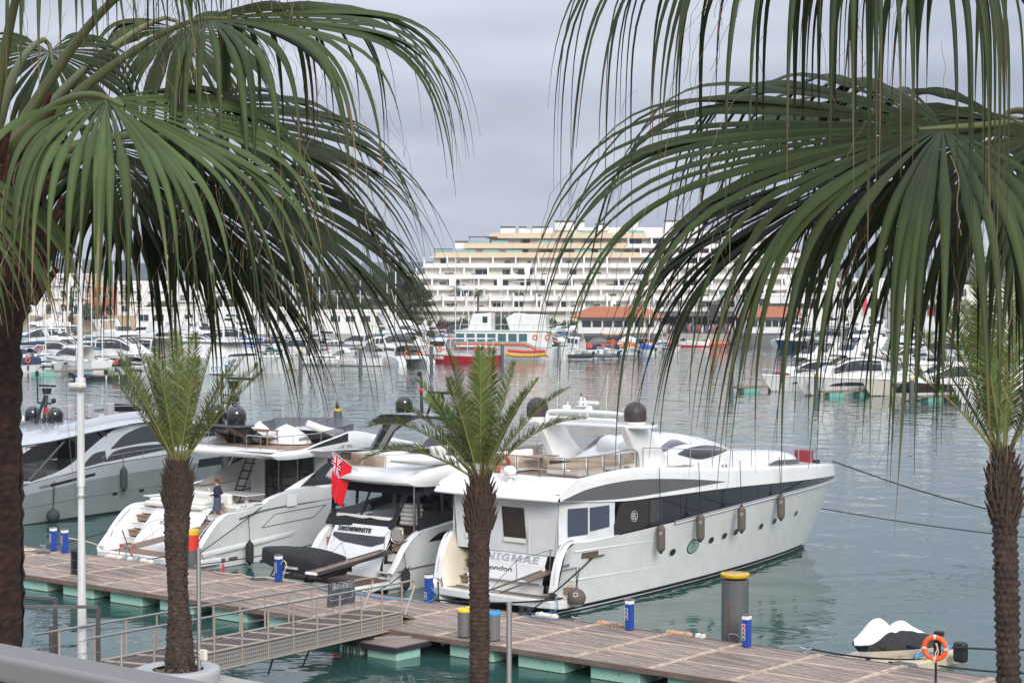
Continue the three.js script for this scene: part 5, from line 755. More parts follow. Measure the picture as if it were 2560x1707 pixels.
  part(o, 'cockpit_table', [rbox(2.0, 0.05, 1.1, 0.3, 2.62, -5.2, 0.02), cyl(0.09, 0.12, 0.75, -0.1, 2.22, -5.2, 12), cyl(0.09, 0.12, 0.75, 0.7, 2.22, -5.2, 12)], M.gelCool); part(o, 'stern_gate', rbox(0.55, 0.75, 0.06, 1.55, 2.15, -2.9, 0.08, 3), mat(C(0.28, 0.24, 0.2), 0.3)); part(o, 'wet_bar', [rbox(0.9, 0.9, 0.6, 2.2, 2.3, -7.4, 0.06), cyl(0.045, 0.045, 0.3, 2.2, 2.95, -7.4, 10)], M.gelCool);
  part(o, 'saloon_door', box(3.2, 2.2, 0.08, -0.2, 3.0, -8.8), M.glass); part(o, 'bulkhead', [box(0.9, 2.3, 0.1, -2.3, 3.0, -8.75), box(0.7, 2.3, 0.1, 1.7, 3.0, -8.75)], M.gelCool); part(o, 'door_frame', [-1.8, -0.9, 0.3, 1.35].map((x) => box(0.05, 2.2, 0.1, x, 3.0, -8.72)), M.steelDull);
  for (const x of [-2.3, -1.78]) part(o, 'ladder_rail', bar([x - 0.35, 1.9, -7.4], [x, 4.2, -8.2], 0.03, 6), M.black); for (let k = 0; k < 6; k++) part(o, 'ladder_rung', box(0.56, 0.04, 0.16, -2.3 + k * 0.055, 2.25 + k * 0.34, -7.52 - k * 0.12), M.black); part(o, 'ladder_handrail', tube([[-3.0, 2.6, -7.2], [-3.1, 2.65, -7.1], [-2.75, 4.2, -7.9]], 0.022, 16, 6), M.steel);
  // superstructure sides with raked dark glass
  const sw = curve([[4.5, 2.75], [10, 2.6], [15, 2.1], [19, 1.0]]);
  part(o, 'side_wing', both(sheet(span(0, 1, 20).map((t) => { const f = lerp(5.4, 9.6, t); return [[2.78, lerp(2.75, 2.85, t), -f], [2.68, lerp(2.8, 4.2, Math.pow(t, 0.85)), -f]]; }))), M.gelCool);
  part(o, 'side_glass', both(sidePatch(6.4, 15, curve([[6.4, 2.96], [10, 2.98], [15, 3.2]]), curve([[6.4, 2.98], [8.1, 3.9], [9.5, 4.15], [13, 4.0], [15, 3.3]]), (f, y) => 2.76 - 0.09 * (y - 2.8) - 0.2 * clamp((f - 9) / 6), 0.03, 24, 4)), M.glass);
  const fb = curve([[4.5, 4.42], [4.8, 4.25], [6.6, 4.25], [9, 4.4], [14, 4.3], [16.5, 4.0]]), ft = curve([[4.5, 4.46], [4.9, 4.58], [6.2, 4.62], [7.3, 4.85], [8.4, 5.05], [9.5, 5.22], [11.2, 4.95], [14.5, 4.35], [16.5, 4.02]]), fw = curve([[4.5, 2.9], [6, 3.1], [10, 2.85], [14, 2.3], [16.5, 1.5]]);
  part(o, 'fly_side', both(sheet(span(4.5, 16.5, 36).map((f) => span(0, 1, 4).map((s) => [fw(f) + 0.08 * Math.sin(s * 3.1), lerp(fb(f), ft(f), s), -f])))), M.gelCool); part(o, 'fly_soffit', sheet(span(4.5, 16.5, 20).map((f) => [-1, 0, 1].map((k) => [k * fw(f), fb(f), -f]))), M.gelCool); part(o, 'fly_floor', sheet(span(4.6, 9.5, 12).map((f) => [-1, 0, 1].map((k) => [k * (fw(f) - 0.1), 4.55, -f]))), M.teak);
  part(o, 'fly_lip', sheet(span(-1, 1, 14).map((k) => [[k * 3.0, 4.24, -4.85 - 0.3 * k], [k * 2.92, 4.42, -4.3 - 0.3 * k], [k * 2.95, 4.62, -4.75 - 0.3 * k], [k * 2.9, 4.62, -5.4]])), M.gelCool);
  part(o, 'fly_dark_panel', both(sidePatch(6.4, 9.1, (f) => lerp(4.6, 4.78, (f - 6.4) / 2.7), (f) => Math.min(ft(f) - 0.04, lerp(4.63, 5.08, (f - 6.4) / 2.1)), (f) => fw(f) + 0.08, 0.012, 12, 3)), M.glass);
  part(o, 'builder_lettering', at(text('AZIMUT 75', 1.7, 0.13, 0.01, fontR), 0, 0, 0, 0, Math.PI / 2, 0).translate(3.03, 4.5, -8.5), M.greyPaint);
  part(o, 'cabin_top', shell(9.2, 17.5, 24, curve([[9.2, 2.5], [13, 2.1], [17.5, 1.0]]), K0(3.6), curve([[9.2, 5.15], [10.5, 5.2], [14, 4.5], [17.5, 3.6]])).g, M.gelCool); part(o, 'foredeck', sheet(span(8.8, 22.5, 30).map((f) => [-1, -0.5, 0, 0.5, 1].map((k) => [k * Math.max(0, hb(f) - 0.05), yR(f) - 0.05 + 0.1 * (1 - k * k), -f]))), M.gelCool);
  part(o, 'fly_screen', sheet(span(0, 1, 20).map((t) => { const a = lerp(-1, 1, t), x = a * 2.5, f = 11.2 - 1.6 * a * a; return [[x * 0.95, 5.0, -f + 0.3], [x, 5.55 + 0.0, -f - 0.3]]; })), M.smokeGrey); part(o, 'fly_screen_side', both(sheet(span(0, 1, 10).map((t) => { const f = lerp(6.6, 10, t); return [[2.45, 4.9 + 0.1 * t, -f], [2.5, 5.05 + 0.45 * t, -f]]; }))), M.smokeGrey);
  // covered furniture and teak bench on the flybridge
  const bump2 = (cx, cz, rx, rz, hh, sd) => sheet(span(0, 1, 20).map((a) => span(0, 1, 10).map((b) => { const t = a * 6.2832, r = b, k = Math.pow(1 - b, 0.55); return [cx + Math.cos(t) * rx * r + 0.05 * (fbm(a * 8, b * 4, sd, 3) - 0.5), 4.6 + hh * k * (0.85 + 0.3 * fbm(Math.cos(t) * 2 + 4, Math.sin(t) * 2 + b, sd, 3)), cz + Math.sin(t) * rz * r]; })));
  part(o, 'furniture_cover', bump2(-0.3, -8.6, 1.3, 0.9, 0.8, 3), M.tent); part(o, 'furniture_cover', bump2(-1.6, -8.2, 0.7, 0.8, 0.9, 8), M.tent); part(o, 'rolled_cover', tube([[0.6, 5.45, -9.0], [1.3, 5.2, -9.3], [1.9, 5.0, -9.8]], 0.18, 12, 10), M.tent);
  for (const [x, z] of [[-2.2, -7.2], [-0.1, -7.2], [-2.2, -7.8], [-0.1, -7.8]]) part(o, 'bench_leg', bar([x, 4.56, z], [x, 5.15, z], 0.035, 6), M.teak); part(o, 'bench_seat', [box(2.2, 0.05, 0.62, -1.15, 4.92, -7.5), box(2.3, 0.06, 0.06, -1.15, 5.18, -7.2), box(2.3, 0.06, 0.06, -1.15, 5.18, -7.8)], mat(C(0.5, 0.31, 0.16), 0.6, { map: T.wood[0] }));
  for (const s of [-1, 1]) railing(o, 'fly_rail', [[s * 2.85, 4.6, -7.6], [s * 2.9, 4.6, -6.0], [s * 2.8, 4.6, -4.9], [s * 1.2, 4.6, -4.75]], 0.62, 5, 0.02);
  // dark hardtop struts with two domes and open radar frame
  part(o, 'arch_leg', [prism([[7.4, 4.55], [8.2, 4.55], [6.6, 5.42], [5.6, 5.42]], 0.5, -0.9, 0.03)], M.gloss); part(o, 'arch_leg', [prism([[7.4, 4.55], [8.2, 4.55], [6.6, 5.42], [5.6, 5.42]], 0.5, -2.6, 0.03)], M.gloss); part(o, 'dome_shelf', rbox(2.9, 0.08, 1.0, -1.8, 5.44, -6.2, 0.03), M.greyPaint);
  for (const x of [-2.42, -1.1]) { const d = part(o, 'radome', lathe(domeShape(0.44, 0.86), 26, x, 5.5, -6.3), M.gloss); part(d, 'radome_base', cyl(0.36, 0.3, 0.1, x, 5.5, -6.3, 20), M.black); }
  const mast = part(o, 'radar_mast', [bar([-2.1, 5.5, -6.5], [-1.7, 6.9, -6.6], 0.04, 6), bar([-1.4, 5.5, -6.5], [-1.75, 6.9, -6.6], 0.04, 6), bar([-2.3, 6.4, -6.5], [-1.2, 6.4, -6.5], 0.04, 6), bar([-2.15, 6.75, -6.5], [-1.3, 6.75, -6.5], 0.03, 6), bar([-2.3, 6.4, -6.5], [-2.3, 7.6, -6.5], 0.035, 6), bar([-2.3, 7.1, -6.5], [-2.05, 7.1, -6.5], 0.05, 6), rbox(0.34, 0.26, 0.22, -1.3, 6.6, -6.4, 0.05)], M.black); part(mast, 'radar_scanner', [rbox(1.75, 0.11, 0.14, -1.2, 7.5, -6.6, 0.05), cyl(0.26, 0.2, 0.34, -1.6, 7.22, -6.6, 16), cyl(0.08, 0.08, 0.4, -1.6, 7.0, -6.6, 10)], M.black); part(o, 'whip_antenna', [bar([-0.9, 5.5, -6.3], [-0.88, 9.4, -6.3], 0.013, 5, 0.005), bar([-3.0, 4.6, -5.2], [-3.0, 7.2, -5.2], 0.012, 5, 0.005)], M.black);
  // gangplank over the right-hand stairs
  { const p = new THREE.Group(); p.name = 'passerelle'; o.add(p); const a = V3(2.15, 1.72, -2.3), b = V3(0.6, 0.95, 1.35); for (const dx of [-0.24, 0.24]) part(p, 'side_beam', plankBar([a.x + dx, a.y, a.z], [b.x + dx, b.y, b.z], 0.05, 0.12), M.steelDull); part(p, 'tread', plankBar([a.x, a.y + 0.04, a.z], [b.x, b.y + 0.04, b.z], 0.44, 0.03), mat(C(0.30, 0.21, 0.14), 0.65, { map: T.wood[0] }));
    part(p, 'stanchion', [bar([1.95, 1.7, -1.8], [1.9, 2.4, -1.8], 0.014, 6), bar([1.0, 1.2, 0.2], [0.75, 1.95, 0.2], 0.014, 6), bar([0.8, 0.95, 1.2], [0.85, 0.62, 1.3], 0.02, 6)], M.steelDull); part(p, 'hand_line', [bar([1.9, 2.4, -1.8], [0.75, 1.95, 0.2], 0.008, 4), bar([0.75, 1.95, 0.2], [0.2, 0.9, 1.1], 0.008, 4), bar([1.9, 2.4, -1.8], [2.45, 1.9, -2.6], 0.008, 4)], M.black); for (const x of [0.2, 0.62, 1.0]) part(p, 'foot_prop', [bar([x, 0.42, 1.4], [x, 1.05, 1.3], 0.02, 6), tube([[x, 1.05, 1.3], [x + 0.1, 1.12, 1.3], [x + 0.18, 1.02, 1.3]], 0.016, 8, 5)], x === 0.62 ? M.steel : M.red); }
  part(o, 'line_coil', [0, 1, 2, 3, 4].map((k) => tube(span(0, 1, 12).map((t) => { const a = t * 6.283; return [h.half(0.5, 1) - 0.35 + 0.06 * k - 0.1 + 0.2 * Math.cos(a) * 0.8, 1.15 - 0.06 * k + (0.36 + 0.03 * k) * Math.sin(a), -0.35 + 0.03 * k]; }), 0.022, 30, 5, true)), M.ropeBlack);
  hangFender('hull_fender', 'black fender hanging on the white hull below the man', -58.85, 55.1, 1.05, 0.95, 0.165, M.rubber, 0, 1.1, false);
  solo('mooring_line', rope(W(-59.1, 56.0, 2.35), W(-57.9, 50.6, 0.65), 0.05, 0.022), M.ropeBlack, 'dark line from the stepped yacht fairlead to the pontoon', 'rope');
  solo('mooring_line', rope(W(-64.9, 53.4, 1.2), W(-60.6, 50.4, 0.66), 0.06, 0.022), M.ropeBlack, 'dark line from the stepped yacht port stairs to the cleat', 'rope');
  solo('mooring_line', rope(W(-60.7, 52.4, 0.62), W(-60.3, 50.4, 0.66), 0.06, 0.022), M.ropeBlack, 'short dark line under the stepped yacht platform', 'rope');
  solo('mooring_line', rope(W(-64.9, 53.6, 1.4), W(-66.4, 50.4, 0.66), 0.1, 0.022), M.ropeBlack, 'dark line from the stepped yacht to the far left cleat', 'rope');
}
// ================================================================ grey sport yacht
{
  const silver = phys(C(0.5, 0.52, 0.54), 0.3, { metalness: 0.25, clearcoat: 0.7, clearcoatRoughness: 0.08, map: T.grime }), silverD = phys(C(0.27, 0.30, 0.30), 0.34, { metalness: 0.2, clearcoat: 0.6, clearcoatRoughness: 0.1, map: T.grime });
  const o = berth('motor_yacht', 'silver grey sport yacht with long arched dark windows and green fenders', 'yacht', -80.0, 52.4);
  const F = (v) => v - 52.4;
  const yR = curve([[0.5, 0.9], [2.5, 1.35], [4.6, 1.72], [F(57.8), 1.98], [F(59.5), 2.22], [F(63), 2.62], [F(69.3), 2.86], [F(76), 2.9]]);
  const h = makeHull({ L: 24, Lw: 21.5, B: 5.5, yb: -0.3, sheer: yR, f0: 0.5, pw: 2.9, pe: 0.75, wl: 0.9, pw2: 2.1, flare: 0.9, nt: 50, ns: 10 });
  const hb = (f) => h.bd((f - 0.5) / 24);
  part(o, 'hull', both(h.side(0.14, 0.78)), silverD); part(o, 'hull_upper', both(h.side(0.78, 1)), silver); part(o, 'boot_stripe', both(h.side(0, 0.145)), M.antifoul); part(o, 'hull_line', both(tube(span(1, 24, 24).map((f) => [h.half(f, yR(f) * 0.42) + 0.0, yR(f) * 0.42, -f]), 0.014, 60, 5)), M.greyPaint);
  part(o, 'hull_slot', both(sidePatch(F(59.2), F(62), (f) => yR(f) - 0.42, (f) => yR(f) - 0.28 + 0.0, h.half, 0.012, 10, 1)), M.black); part(o, 'model_lettering', at(text('PERSHING', 1.1, 0.12, 0.01, fontR), 0, 0, 0, 0, Math.PI / 2, 0.12).translate(h.half(F(59), 1.85) + 0.012, 1.78, -F(59.1)), M.black);
  part(o, 'bow_window', both(sidePatch(F(69.5), F(75.5), (f) => yR(f) - 0.95, (f) => yR(f) - 0.5, h.half, 0.01, 12, 2)), M.glass);
  for (const v of [63.5, 65.4, 70]) { const p = part(o, 'porthole', both(oval(h.half, F(v), 1.05, 0.22, 0.1, 0.01)), M.greyPaint); part(p, 'pane', both(oval(h.half, F(v), 1.05, 0.17, 0.07, 0.016)), M.glass); }
  part(o, 'deck', sheet(span(F(63), 24.2, 24).map((f) => [-1, 0, 1].map((k) => [k * Math.max(0, hb(f) - 0.08), yR(f) - 0.06, -f]))), silver);
  // side arc: from the low quarter up to the roof, then forward over the windows
  const arcT = curve([[F(58), 2.05], [F(60), 2.5], [F(61.2), 3.0], [F(62.5), 3.7], [F(63.6), 4.2], [F(65), 4.62], [F(67), 4.78], [F(69), 4.55], [F(71.5), 3.75], [F(73.5), 3.2]]), arcW = (f, y) => hb(Math.min(f, F(72))) - 0.28 - 0.22 * (y - 2.4) - 0.35 * clamp((f - F(68)) / 6);
  part(o, 'side_arc', both(sidePatch(F(58), F(73.5), (f) => yR(f) - 0.02, (f) => Math.max(arcT(f), yR(f)), (f, y) => arcW(f, y), 0, 50, 8)), silver);
  part(o, 'upper_window', both(sidePatch(F(63.4), F(71.4), curve([[F(63.4), 3.32], [F(66), 3.5], [F(69), 3.42], [F(71.4), 3.5]]), curve([[F(63.4), 3.36], [F(64.5), 4.0], [F(66.2), 4.36], [F(68), 4.25], [F(70), 3.9], [F(71.4), 3.55]]), arcW, 0.015, 36, 4)), M.glass);
  part(o, 'lower_window', both(sidePatch(F(62.9), F(69), curve([[F(62.9), 2.7], [F(66), 2.95], [F(69), 3.2]]), curve([[F(62.9), 2.74], [F(63.6), 3.2], [F(66), 3.36], [F(69), 3.24]]), arcW, 0.015, 30, 3)), M.glass);
  part(o, 'quarter_window', both(sidePatch(F(61.3), F(63), curve([[F(61.3), 2.52], [F(63), 2.75]]), curve([[F(61.3), 2.56], [F(62.2), 3.15], [F(63), 3.28]]), arcW, 0.015, 10, 2)), M.glass);
  const rt = curve([[F(57.2), 4.25], [F(59.5), 4.4], [F(62), 4.7], [F(65), 4.98], [F(67.5), 4.95], [F(70), 4.55], [F(73), 3.6]]), rw = curve([[F(57.2), 2.0], [F(60), 2.15], [F(65), 2.1], [F(69), 1.8], [F(73), 1.2]]);
  part(o, 'roof', sheet(span(F(57.2), F(73), 30).map((f) => span(-1, 1, 14).map((k) => [k * rw(f), rt(f) - 0.42 * Math.pow(Math.abs(k), 3.4), -f]))), silver); part(o, 'roof_lip', both(sheet(span(F(57.2), F(64.5), 14).map((f) => [[rw(f), rt(f) - 0.42, -f], [rw(f) + 0.04, rt(f) - 0.5, -f], [rw(f) - 0.5, rt(f) - 0.54, -f], [0, rt(f) - 0.5, -f]]))), silver);
  part(o, 'saloon_glass', [box(3.9, 2.2, 0.08, 0, 3.1, -F(63.2))], M.glass); part(o, 'cockpit_floor', box(4.6, 0.06, 8.5, 0, 1.7, -F(59.5)), M.teakGrey); part(o, 'cockpit_sofa', [rbox(3.2, 0.6, 1.0, -0.4, 2.1, -F(60.6), 0.12), rbox(1.2, 1.1, 0.6, 1.0, 2.3, -F(62.5), 0.1)], M.greyPaint); part(o, 'roof_strut', both(bar([2.0, 2.1, -F(58.4)], [1.95, 3.9, -F(60.6)], 0.06, 8)), M.greyPaint); part(o, 'aft_counter', rbox(4.4, 0.16, 2.4, 0, 2.0, -F(57.2), 0.07, 3), silver);
  part(o, 'fly_rail', tube([[1.7, 5.15, -F(61)], [1.6, 5.35, -F(62)], [1.55, 5.45, -F(64)], [1.3, 5.35, -F(66.5)]], 0.02, 30, 6), M.steel); for (const f of [F(62), F(63.3), F(64.6)]) part(o, 'fly_seat', [rbox(0.5, 0.75, 0.4, 0.5, 5.2, -f, 0.12, 3), rbox(0.5, 0.3, 0.5, 0.5, 4.95, -f - 0.2, 0.1)], mat(C(0.33, 0.32, 0.33), 0.6)); part(o, 'fly_windscreen', sheet(span(-1, 1, 12).map((k) => [[k * 1.4, 4.95, -F(66.8) + 0.5 * k * k], [k * 1.3, 5.4, -F(66.2) + 0.5 * k * k]])), M.glass); part(o, 'fly_coaming', both(sheet(span(F(60.5), F(67), 10).map((f) => [[1.75, rt(f) - 0.2, -f], [1.68, rt(f) + 0.12, -f], [1.5, rt(f) + 0.12, -f]]))), silver);
  for (const s of [-1, 1]) railing(o, 'side_rail', [F(62.5), F(65), F(68), F(72), F(75)].map((f) => [s * (hb(f) - 0.1), yR(f), -f]), 0.42, 9, 0.014);
  for (const x of [-2.2, -0.35]) { const d = part(o, 'radome', lathe(domeShape(0.42, 0.84), 24, x, 4.62, -F(61.8)), M.gloss); part(d, 'radome_base', cyl(0.36, 0.34, 0.1, x, 4.62, -F(61.8), 20), M.black); }
  const mast = part(o, 'radar_mast', [bar([-1.55, 4.6, -F(61.5)], [-1.25, 6.0, -F(61.9)], 0.08, 8), bar([-0.9, 4.6, -F(61.5)], [-1.15, 6.0, -F(61.9)], 0.08, 8), bar([-1.9, 5.6, -F(61.9)], [-0.8, 5.6, -F(61.9)], 0.05, 6), bar([-1.9, 5.6, -F(61.9)], [-1.95, 7.2, -F(61.9)], 0.04, 6), ball(0.14, -0.6, 5.75, -F(61.9), 10), rbox(0.16, 0.3, 0.14, -1.95, 7.1, -F(61.9), 0.05)], M.black); part(mast, 'radar_scanner', [rbox(1.35, 0.1, 0.14, -1.1, 6.5, -F(61.9), 0.04), cyl(0.26, 0.2, 0.3, -1.15, 6.22, -F(61.9), 16)], M.black); part(o, 'courtesy_flag', box(0.02, 0.3, 0.2, 0.0, 5.3, -F(61)), M.red); part(o, 'whip_antenna', [bar([-0.2, 4.7, -F(61)], [-0.25, 7.8, -F(61)], 0.013, 5, 0.005), bar([0.9, 4.7, -F(61)], [-0.1, 8.6, -F(60)], 0.013, 5, 0.005)], M.black);
  hangFender('hull_fender', 'dark green fender nearest the stern of the grey yacht', -77.05, 63.5, 2.45, 1.2, 0.19, M.fenderGreen, 0, 0.45, false, 'green fenders on the grey yacht'); hangFender('hull_fender', 'dark green fender amidships on the grey yacht beside the first palm', -77.05, 66.9, 2.65, 1.15, 0.19, M.fenderGreen, 0, 0.45, false, 'green fenders on the grey yacht'); hangFender('hull_fender', 'dark green fender farthest forward on the grey yacht', -77.3, 70.6, 2.65, 1.15, 0.19, M.fenderGreen, 0, 0.45, false, 'green fenders on the grey yacht');
  ballFender('dark green ball fender at the waterline of the grey yacht', -77.05, 59.1, 0.72, 0.33, M.fenderGreen, 1.35, false);
}
// ================================================================ the man on the stern stairs
{
  const o = thing('person', 'barefoot man in navy top and blue shorts holding a white tool on the stern stairs', 'person', W(-60.25, 54.6, 1.8), Math.PI - 0.25);
  // local axes: faces +x, left hand side is -z
  const J = { hip: [0, 0.93, 0], chest: [0.02, 1.3, 0], neck: [0.0, 1.5, 0], head: [0.05, 1.645, 0], hl: [0, 0.9, -0.09], hr: [0, 0.9, 0.09], kl: [0.1, 0.5, -0.1], kr: [-0.06, 0.5, 0.1], al: [0.04, 0.09, -0.1], ar: [-0.3, 0.13, 0.1], tl: [0.19, 0.03, -0.11], tr: [-0.17, 0.04, 0.11], sl: [0.0, 1.43, -0.19], sr: [0.0, 1.43, 0.19], el: [-0.07, 1.17, -0.25], er: [-0.1, 1.17, 0.25], wl: [0.17, 1.12, -0.2], wr: [0.14, 1.06, 0.17] };
  const bones = [['hip', 'chest', 0.135, 0.15, 1], ['chest', 'neck', 0.145, 0.06, 1], ['neck', 'head', 0.055, 0.06, 2], ['hl', 'kl', 0.1, 0.07, 0], ['hr', 'kr', 0.1, 0.07, 0], ['kl', 'al', 0.06, 0.036, 2], ['kr', 'ar', 0.06, 0.036, 2], ['al', 'tl', 0.036, 0.024, 2], ['ar', 'tr', 0.036, 0.024, 2], ['sl', 'el', 0.062, 0.05, 1], ['sr', 'er', 0.062, 0.05, 1], ['el', 'wl', 0.048, 0.032, 1], ['er', 'wr', 0.048, 0.032, 1], ['sl', 'sr', 0.07, 0.07, 1], ['hl', 'hr', 0.11, 0.11, 0]];
  // fingers: short chains rooted in the palm
  for (const [s, w, dir] of [[-1, 'wl', [1, -0.1]], [1, 'wr', [1, 0.15]]]) { const p = J[w], pal = [p[0] + 0.06, p[1] + dir[1] * 0.05, p[2]]; J['p' + w] = pal; bones.push([w, 'p' + w, 0.03, 0.028, 2]); for (let k = 0; k < 4; k++) { const a = 'f' + w + k, b = 'g' + w + k, z = p[2] + (k - 1.5) * 0.019; J[a] = [pal[0] + 0.045 - 0.006 * Math.abs(k - 1.3), pal[1] - 0.005, z]; J[b] = [J[a][0] + 0.018, J[a][1] - 0.035, z]; J['r' + a] = [pal[0], pal[1], z]; bones.push(['r' + a, a, 0.011, 0.009, 2], [a, b, 0.009, 0.008, 2]); } J['t' + w] = [p[0] + 0.07, p[1] + 0.035, p[2] - s * 0.03]; bones.push([w, 't' + w, 0.014, 0.009, 2]); }
  const cap = (q, b) => { const A = J[b[0]], B = J[b[1]], dx = B[0] - A[0], dy = B[1] - A[1], dz = B[2] - A[2], t = clamp(((q[0] - A[0]) * dx + (q[1] - A[1]) * dy + (q[2] - A[2]) * dz) / (dx * dx + dy * dy + dz * dz)); return Math.hypot(q[0] - A[0] - dx * t, (q[1] - A[1] - dy * t), (q[2] - A[2] - dz * t)) - lerp(b[2], b[3], t); };
  const sd = (q) => { let s = 9; for (const b of bones) { const d = cap(q, b); const k = b[2] > 0.03 ? 0.035 : 0.008, h = clamp(0.5 + 0.5 * (s - d) / k); s = lerp(s, d, h) - k * h * (1 - h); }
    const hx = q[0] - 0.06, hy = q[1] - 1.66, hz = q[2]; const hd = (Math.hypot(hx / 0.098, hy / 0.118, hz / 0.078) - 1) * 0.085, nose = Math.hypot(q[0] - 0.162, q[1] - 1.645, hz) - 0.016, jaw = Math.hypot(q[0] - 0.1, (q[1] - 1.58), hz) - 0.045; s = Math.min(s, Math.min(hd, nose, jaw)); return s; };
  const n = 150, size = 1.84, cy = 0.9, mc = new MarchingCubes(n, M.black, false, false, 200000); mc.isolation = 0;
  for (let z = 0; z < n; z++) for (let y = 0; y < n; y++) for (let x = 0; x < n; x++) { const q = [(x - n / 2) / (n / 2) * size / 2, (y - n / 2) / (n / 2) * size / 2 + cy, (z - n / 2) / (n / 2) * size / 2]; mc.field[z * n * n + y * n + x] = Math.abs(q[2]) > 0.42 || Math.abs(q[0]) > 0.5 ? -0.2 : -sd(q); }
  mc.update(); const cnt = mc.count, pos = new Float32Array(mc.positionArray.slice(0, cnt * 3)), nor = new Float32Array(mc.normalArray.slice(0, cnt * 3)), col = new Float32Array(cnt * 3);
  for (let i = 0; i < cnt; i++) {
    const q = [pos[i * 3] * size / 2, pos[i * 3 + 1] * size / 2 + cy, pos[i * 3 + 2] * size / 2]; pos[i * 3] = q[0]; pos[i * 3 + 1] = q[1]; pos[i * 3 + 2] = q[2];
    let best = 9, k = 2; for (const b of bones) { const d = cap(q, b); if (d < best) { best = d; k = b[4]; } }
    let c = [0.42, 0.2, 0.12]; if (q[1] > 1.52) c = [0.42, 0.2, 0.12]; else if (k === 1) c = q[1] < 0.98 && Math.abs(q[2]) < 0.17 && q[0] < 0.12 ? [0.06, 0.075, 0.11] : [0.012, 0.018, 0.045]; else if (k === 0) c = [0.06, 0.075, 0.11]; else if (q[1] > 0.46 && q[1] < 0.9 && Math.abs(q[2]) < 0.2) c = [0.06, 0.075, 0.11];
    col.set(c, i * 3);
  }
  const g = new THREE.BufferGeometry(); g.setAttribute('position', new THREE.BufferAttribute(pos, 3)); g.setAttribute('normal', new THREE.BufferAttribute(nor, 3)); g.setAttribute('color', new THREE.BufferAttribute(col, 3));
  const idxm = mergeVertices(g, 1e-4); idxm.computeVertexNormals();
  part(o, 'body', idxm, new THREE.MeshStandardMaterial({ roughness: 0.75, vertexColors: true }));
  part(o, 'shorts', sheet(span(0, 1, 10).map((t) => span(0, 1, 24).map((s) => { const a = s * 6.2832, y = lerp(1.0, 0.47, t), R = lerp(0.15, 0.165, t); return [Math.cos(a) * R * 0.95 + lerp(0, 0.015, t), y + 0.012 * Math.sin(a * 5), Math.sin(a) * lerp(0.17, 0.2, t)]; }))), mat(C(0.06, 0.075, 0.11), 0.85, { side: THREE.DoubleSide }));
  part(o, 'hair', sheet(span(0, 1, 14).map((t) => span(0, 1, 20).map((s) => { const th = t * 1.75, a = s * 6.2832, k = 1.1 + 0.05 * fbm(t * 6, s * 8, 3, 2); return [0.055 + 0.1 * k * Math.sin(th) * Math.cos(a) - 0.028 * Math.sin(th), 1.668 + 0.118 * k * Math.cos(th), 0.08 * k * Math.sin(th) * Math.sin(a)]; }))).translate(-0.012, 0.008, 0), mat(C(0.06, 0.032, 0.018), 0.8));
  part(o, 'collar', tube(span(0, 1, 10).map((t) => { const a = t * 6.2832; return [0.005 + 0.065 * Math.cos(a), 1.52 - 0.02 * Math.cos(a), 0.07 * Math.sin(a)]; }), 0.014, 30, 6, true), mat(C(0.6), 0.8));
  part(o, 'sunglasses', [box(0.02, 0.035, 0.14, 0.148, 1.675, 0), box(0.1, 0.01, 0.006, 0.1, 1.68, 0.079), box(0.1, 0.01, 0.006, 0.1, 1.68, -0.079)], M.gloss);
  part(o, 'shirt_badge', box(0.05, 0.04, 0.004, 0.0, 1.3, 0.315), M.red);
  const t = thing('hand_tool', 'white hand-held tool carried by the man', 'tool', W(-60.25, 54.6, 1.8), Math.PI - 0.25); part(t, 'handle', [bar([0.24, 1.02, -0.02], [0.33, 1.3, -0.06], 0.022, 8), cyl(0.03, 0.03, 0.1, 0.345, 1.34, -0.065, 10)], M.gel); part(t, 'head', [rbox(0.2, 0.16, 0.1, 0.28, 0.95, -0.03, 0.03), rbox(0.1, 0.03, 0.2, 0.24, 0.86, 0.0, 0.01)], M.gelCool);
}
// ================================================================ date palms along the promenade
const mcol = (g, cols) => { g.setAttribute('color', new THREE.Float32BufferAttribute(cols, 3)); return g; };
const barkTex = tex(256, (x, y) => { const n = fbm(x * 10, y * 10, 4, 5, 10), f = fbm(x * 60, y * 24, 9, 3, 60), s = 0.6 + 0.5 * (n - 0.5) + 0.7 * (f - 0.5); return [s * 1.04, s * 0.93, s * 0.85]; });
const barkBump = tex(256, (x, y) => fbm(x * 40, y * 20, 6, 4, 40), 1, false);
const bark = mat(C(0.12, 0.092, 0.078), 0.95, { map: barkTex, bumpMap: barkBump, bumpScale: 0.02 });
const barkDark = mat(C(0.07, 0.036, 0.026), 0.95, { map: barkTex, bumpMap: barkBump, bumpScale: 0.015 });
const bootMat = mat(C(0.14, 0.105, 0.083), 0.9, { map: barkTex });
const leafMat = (c, rough = 0.5) => new THREE.MeshStandardMaterial({ color: C(...c), roughness: rough, vertexColors: true, side: THREE.DoubleSide });
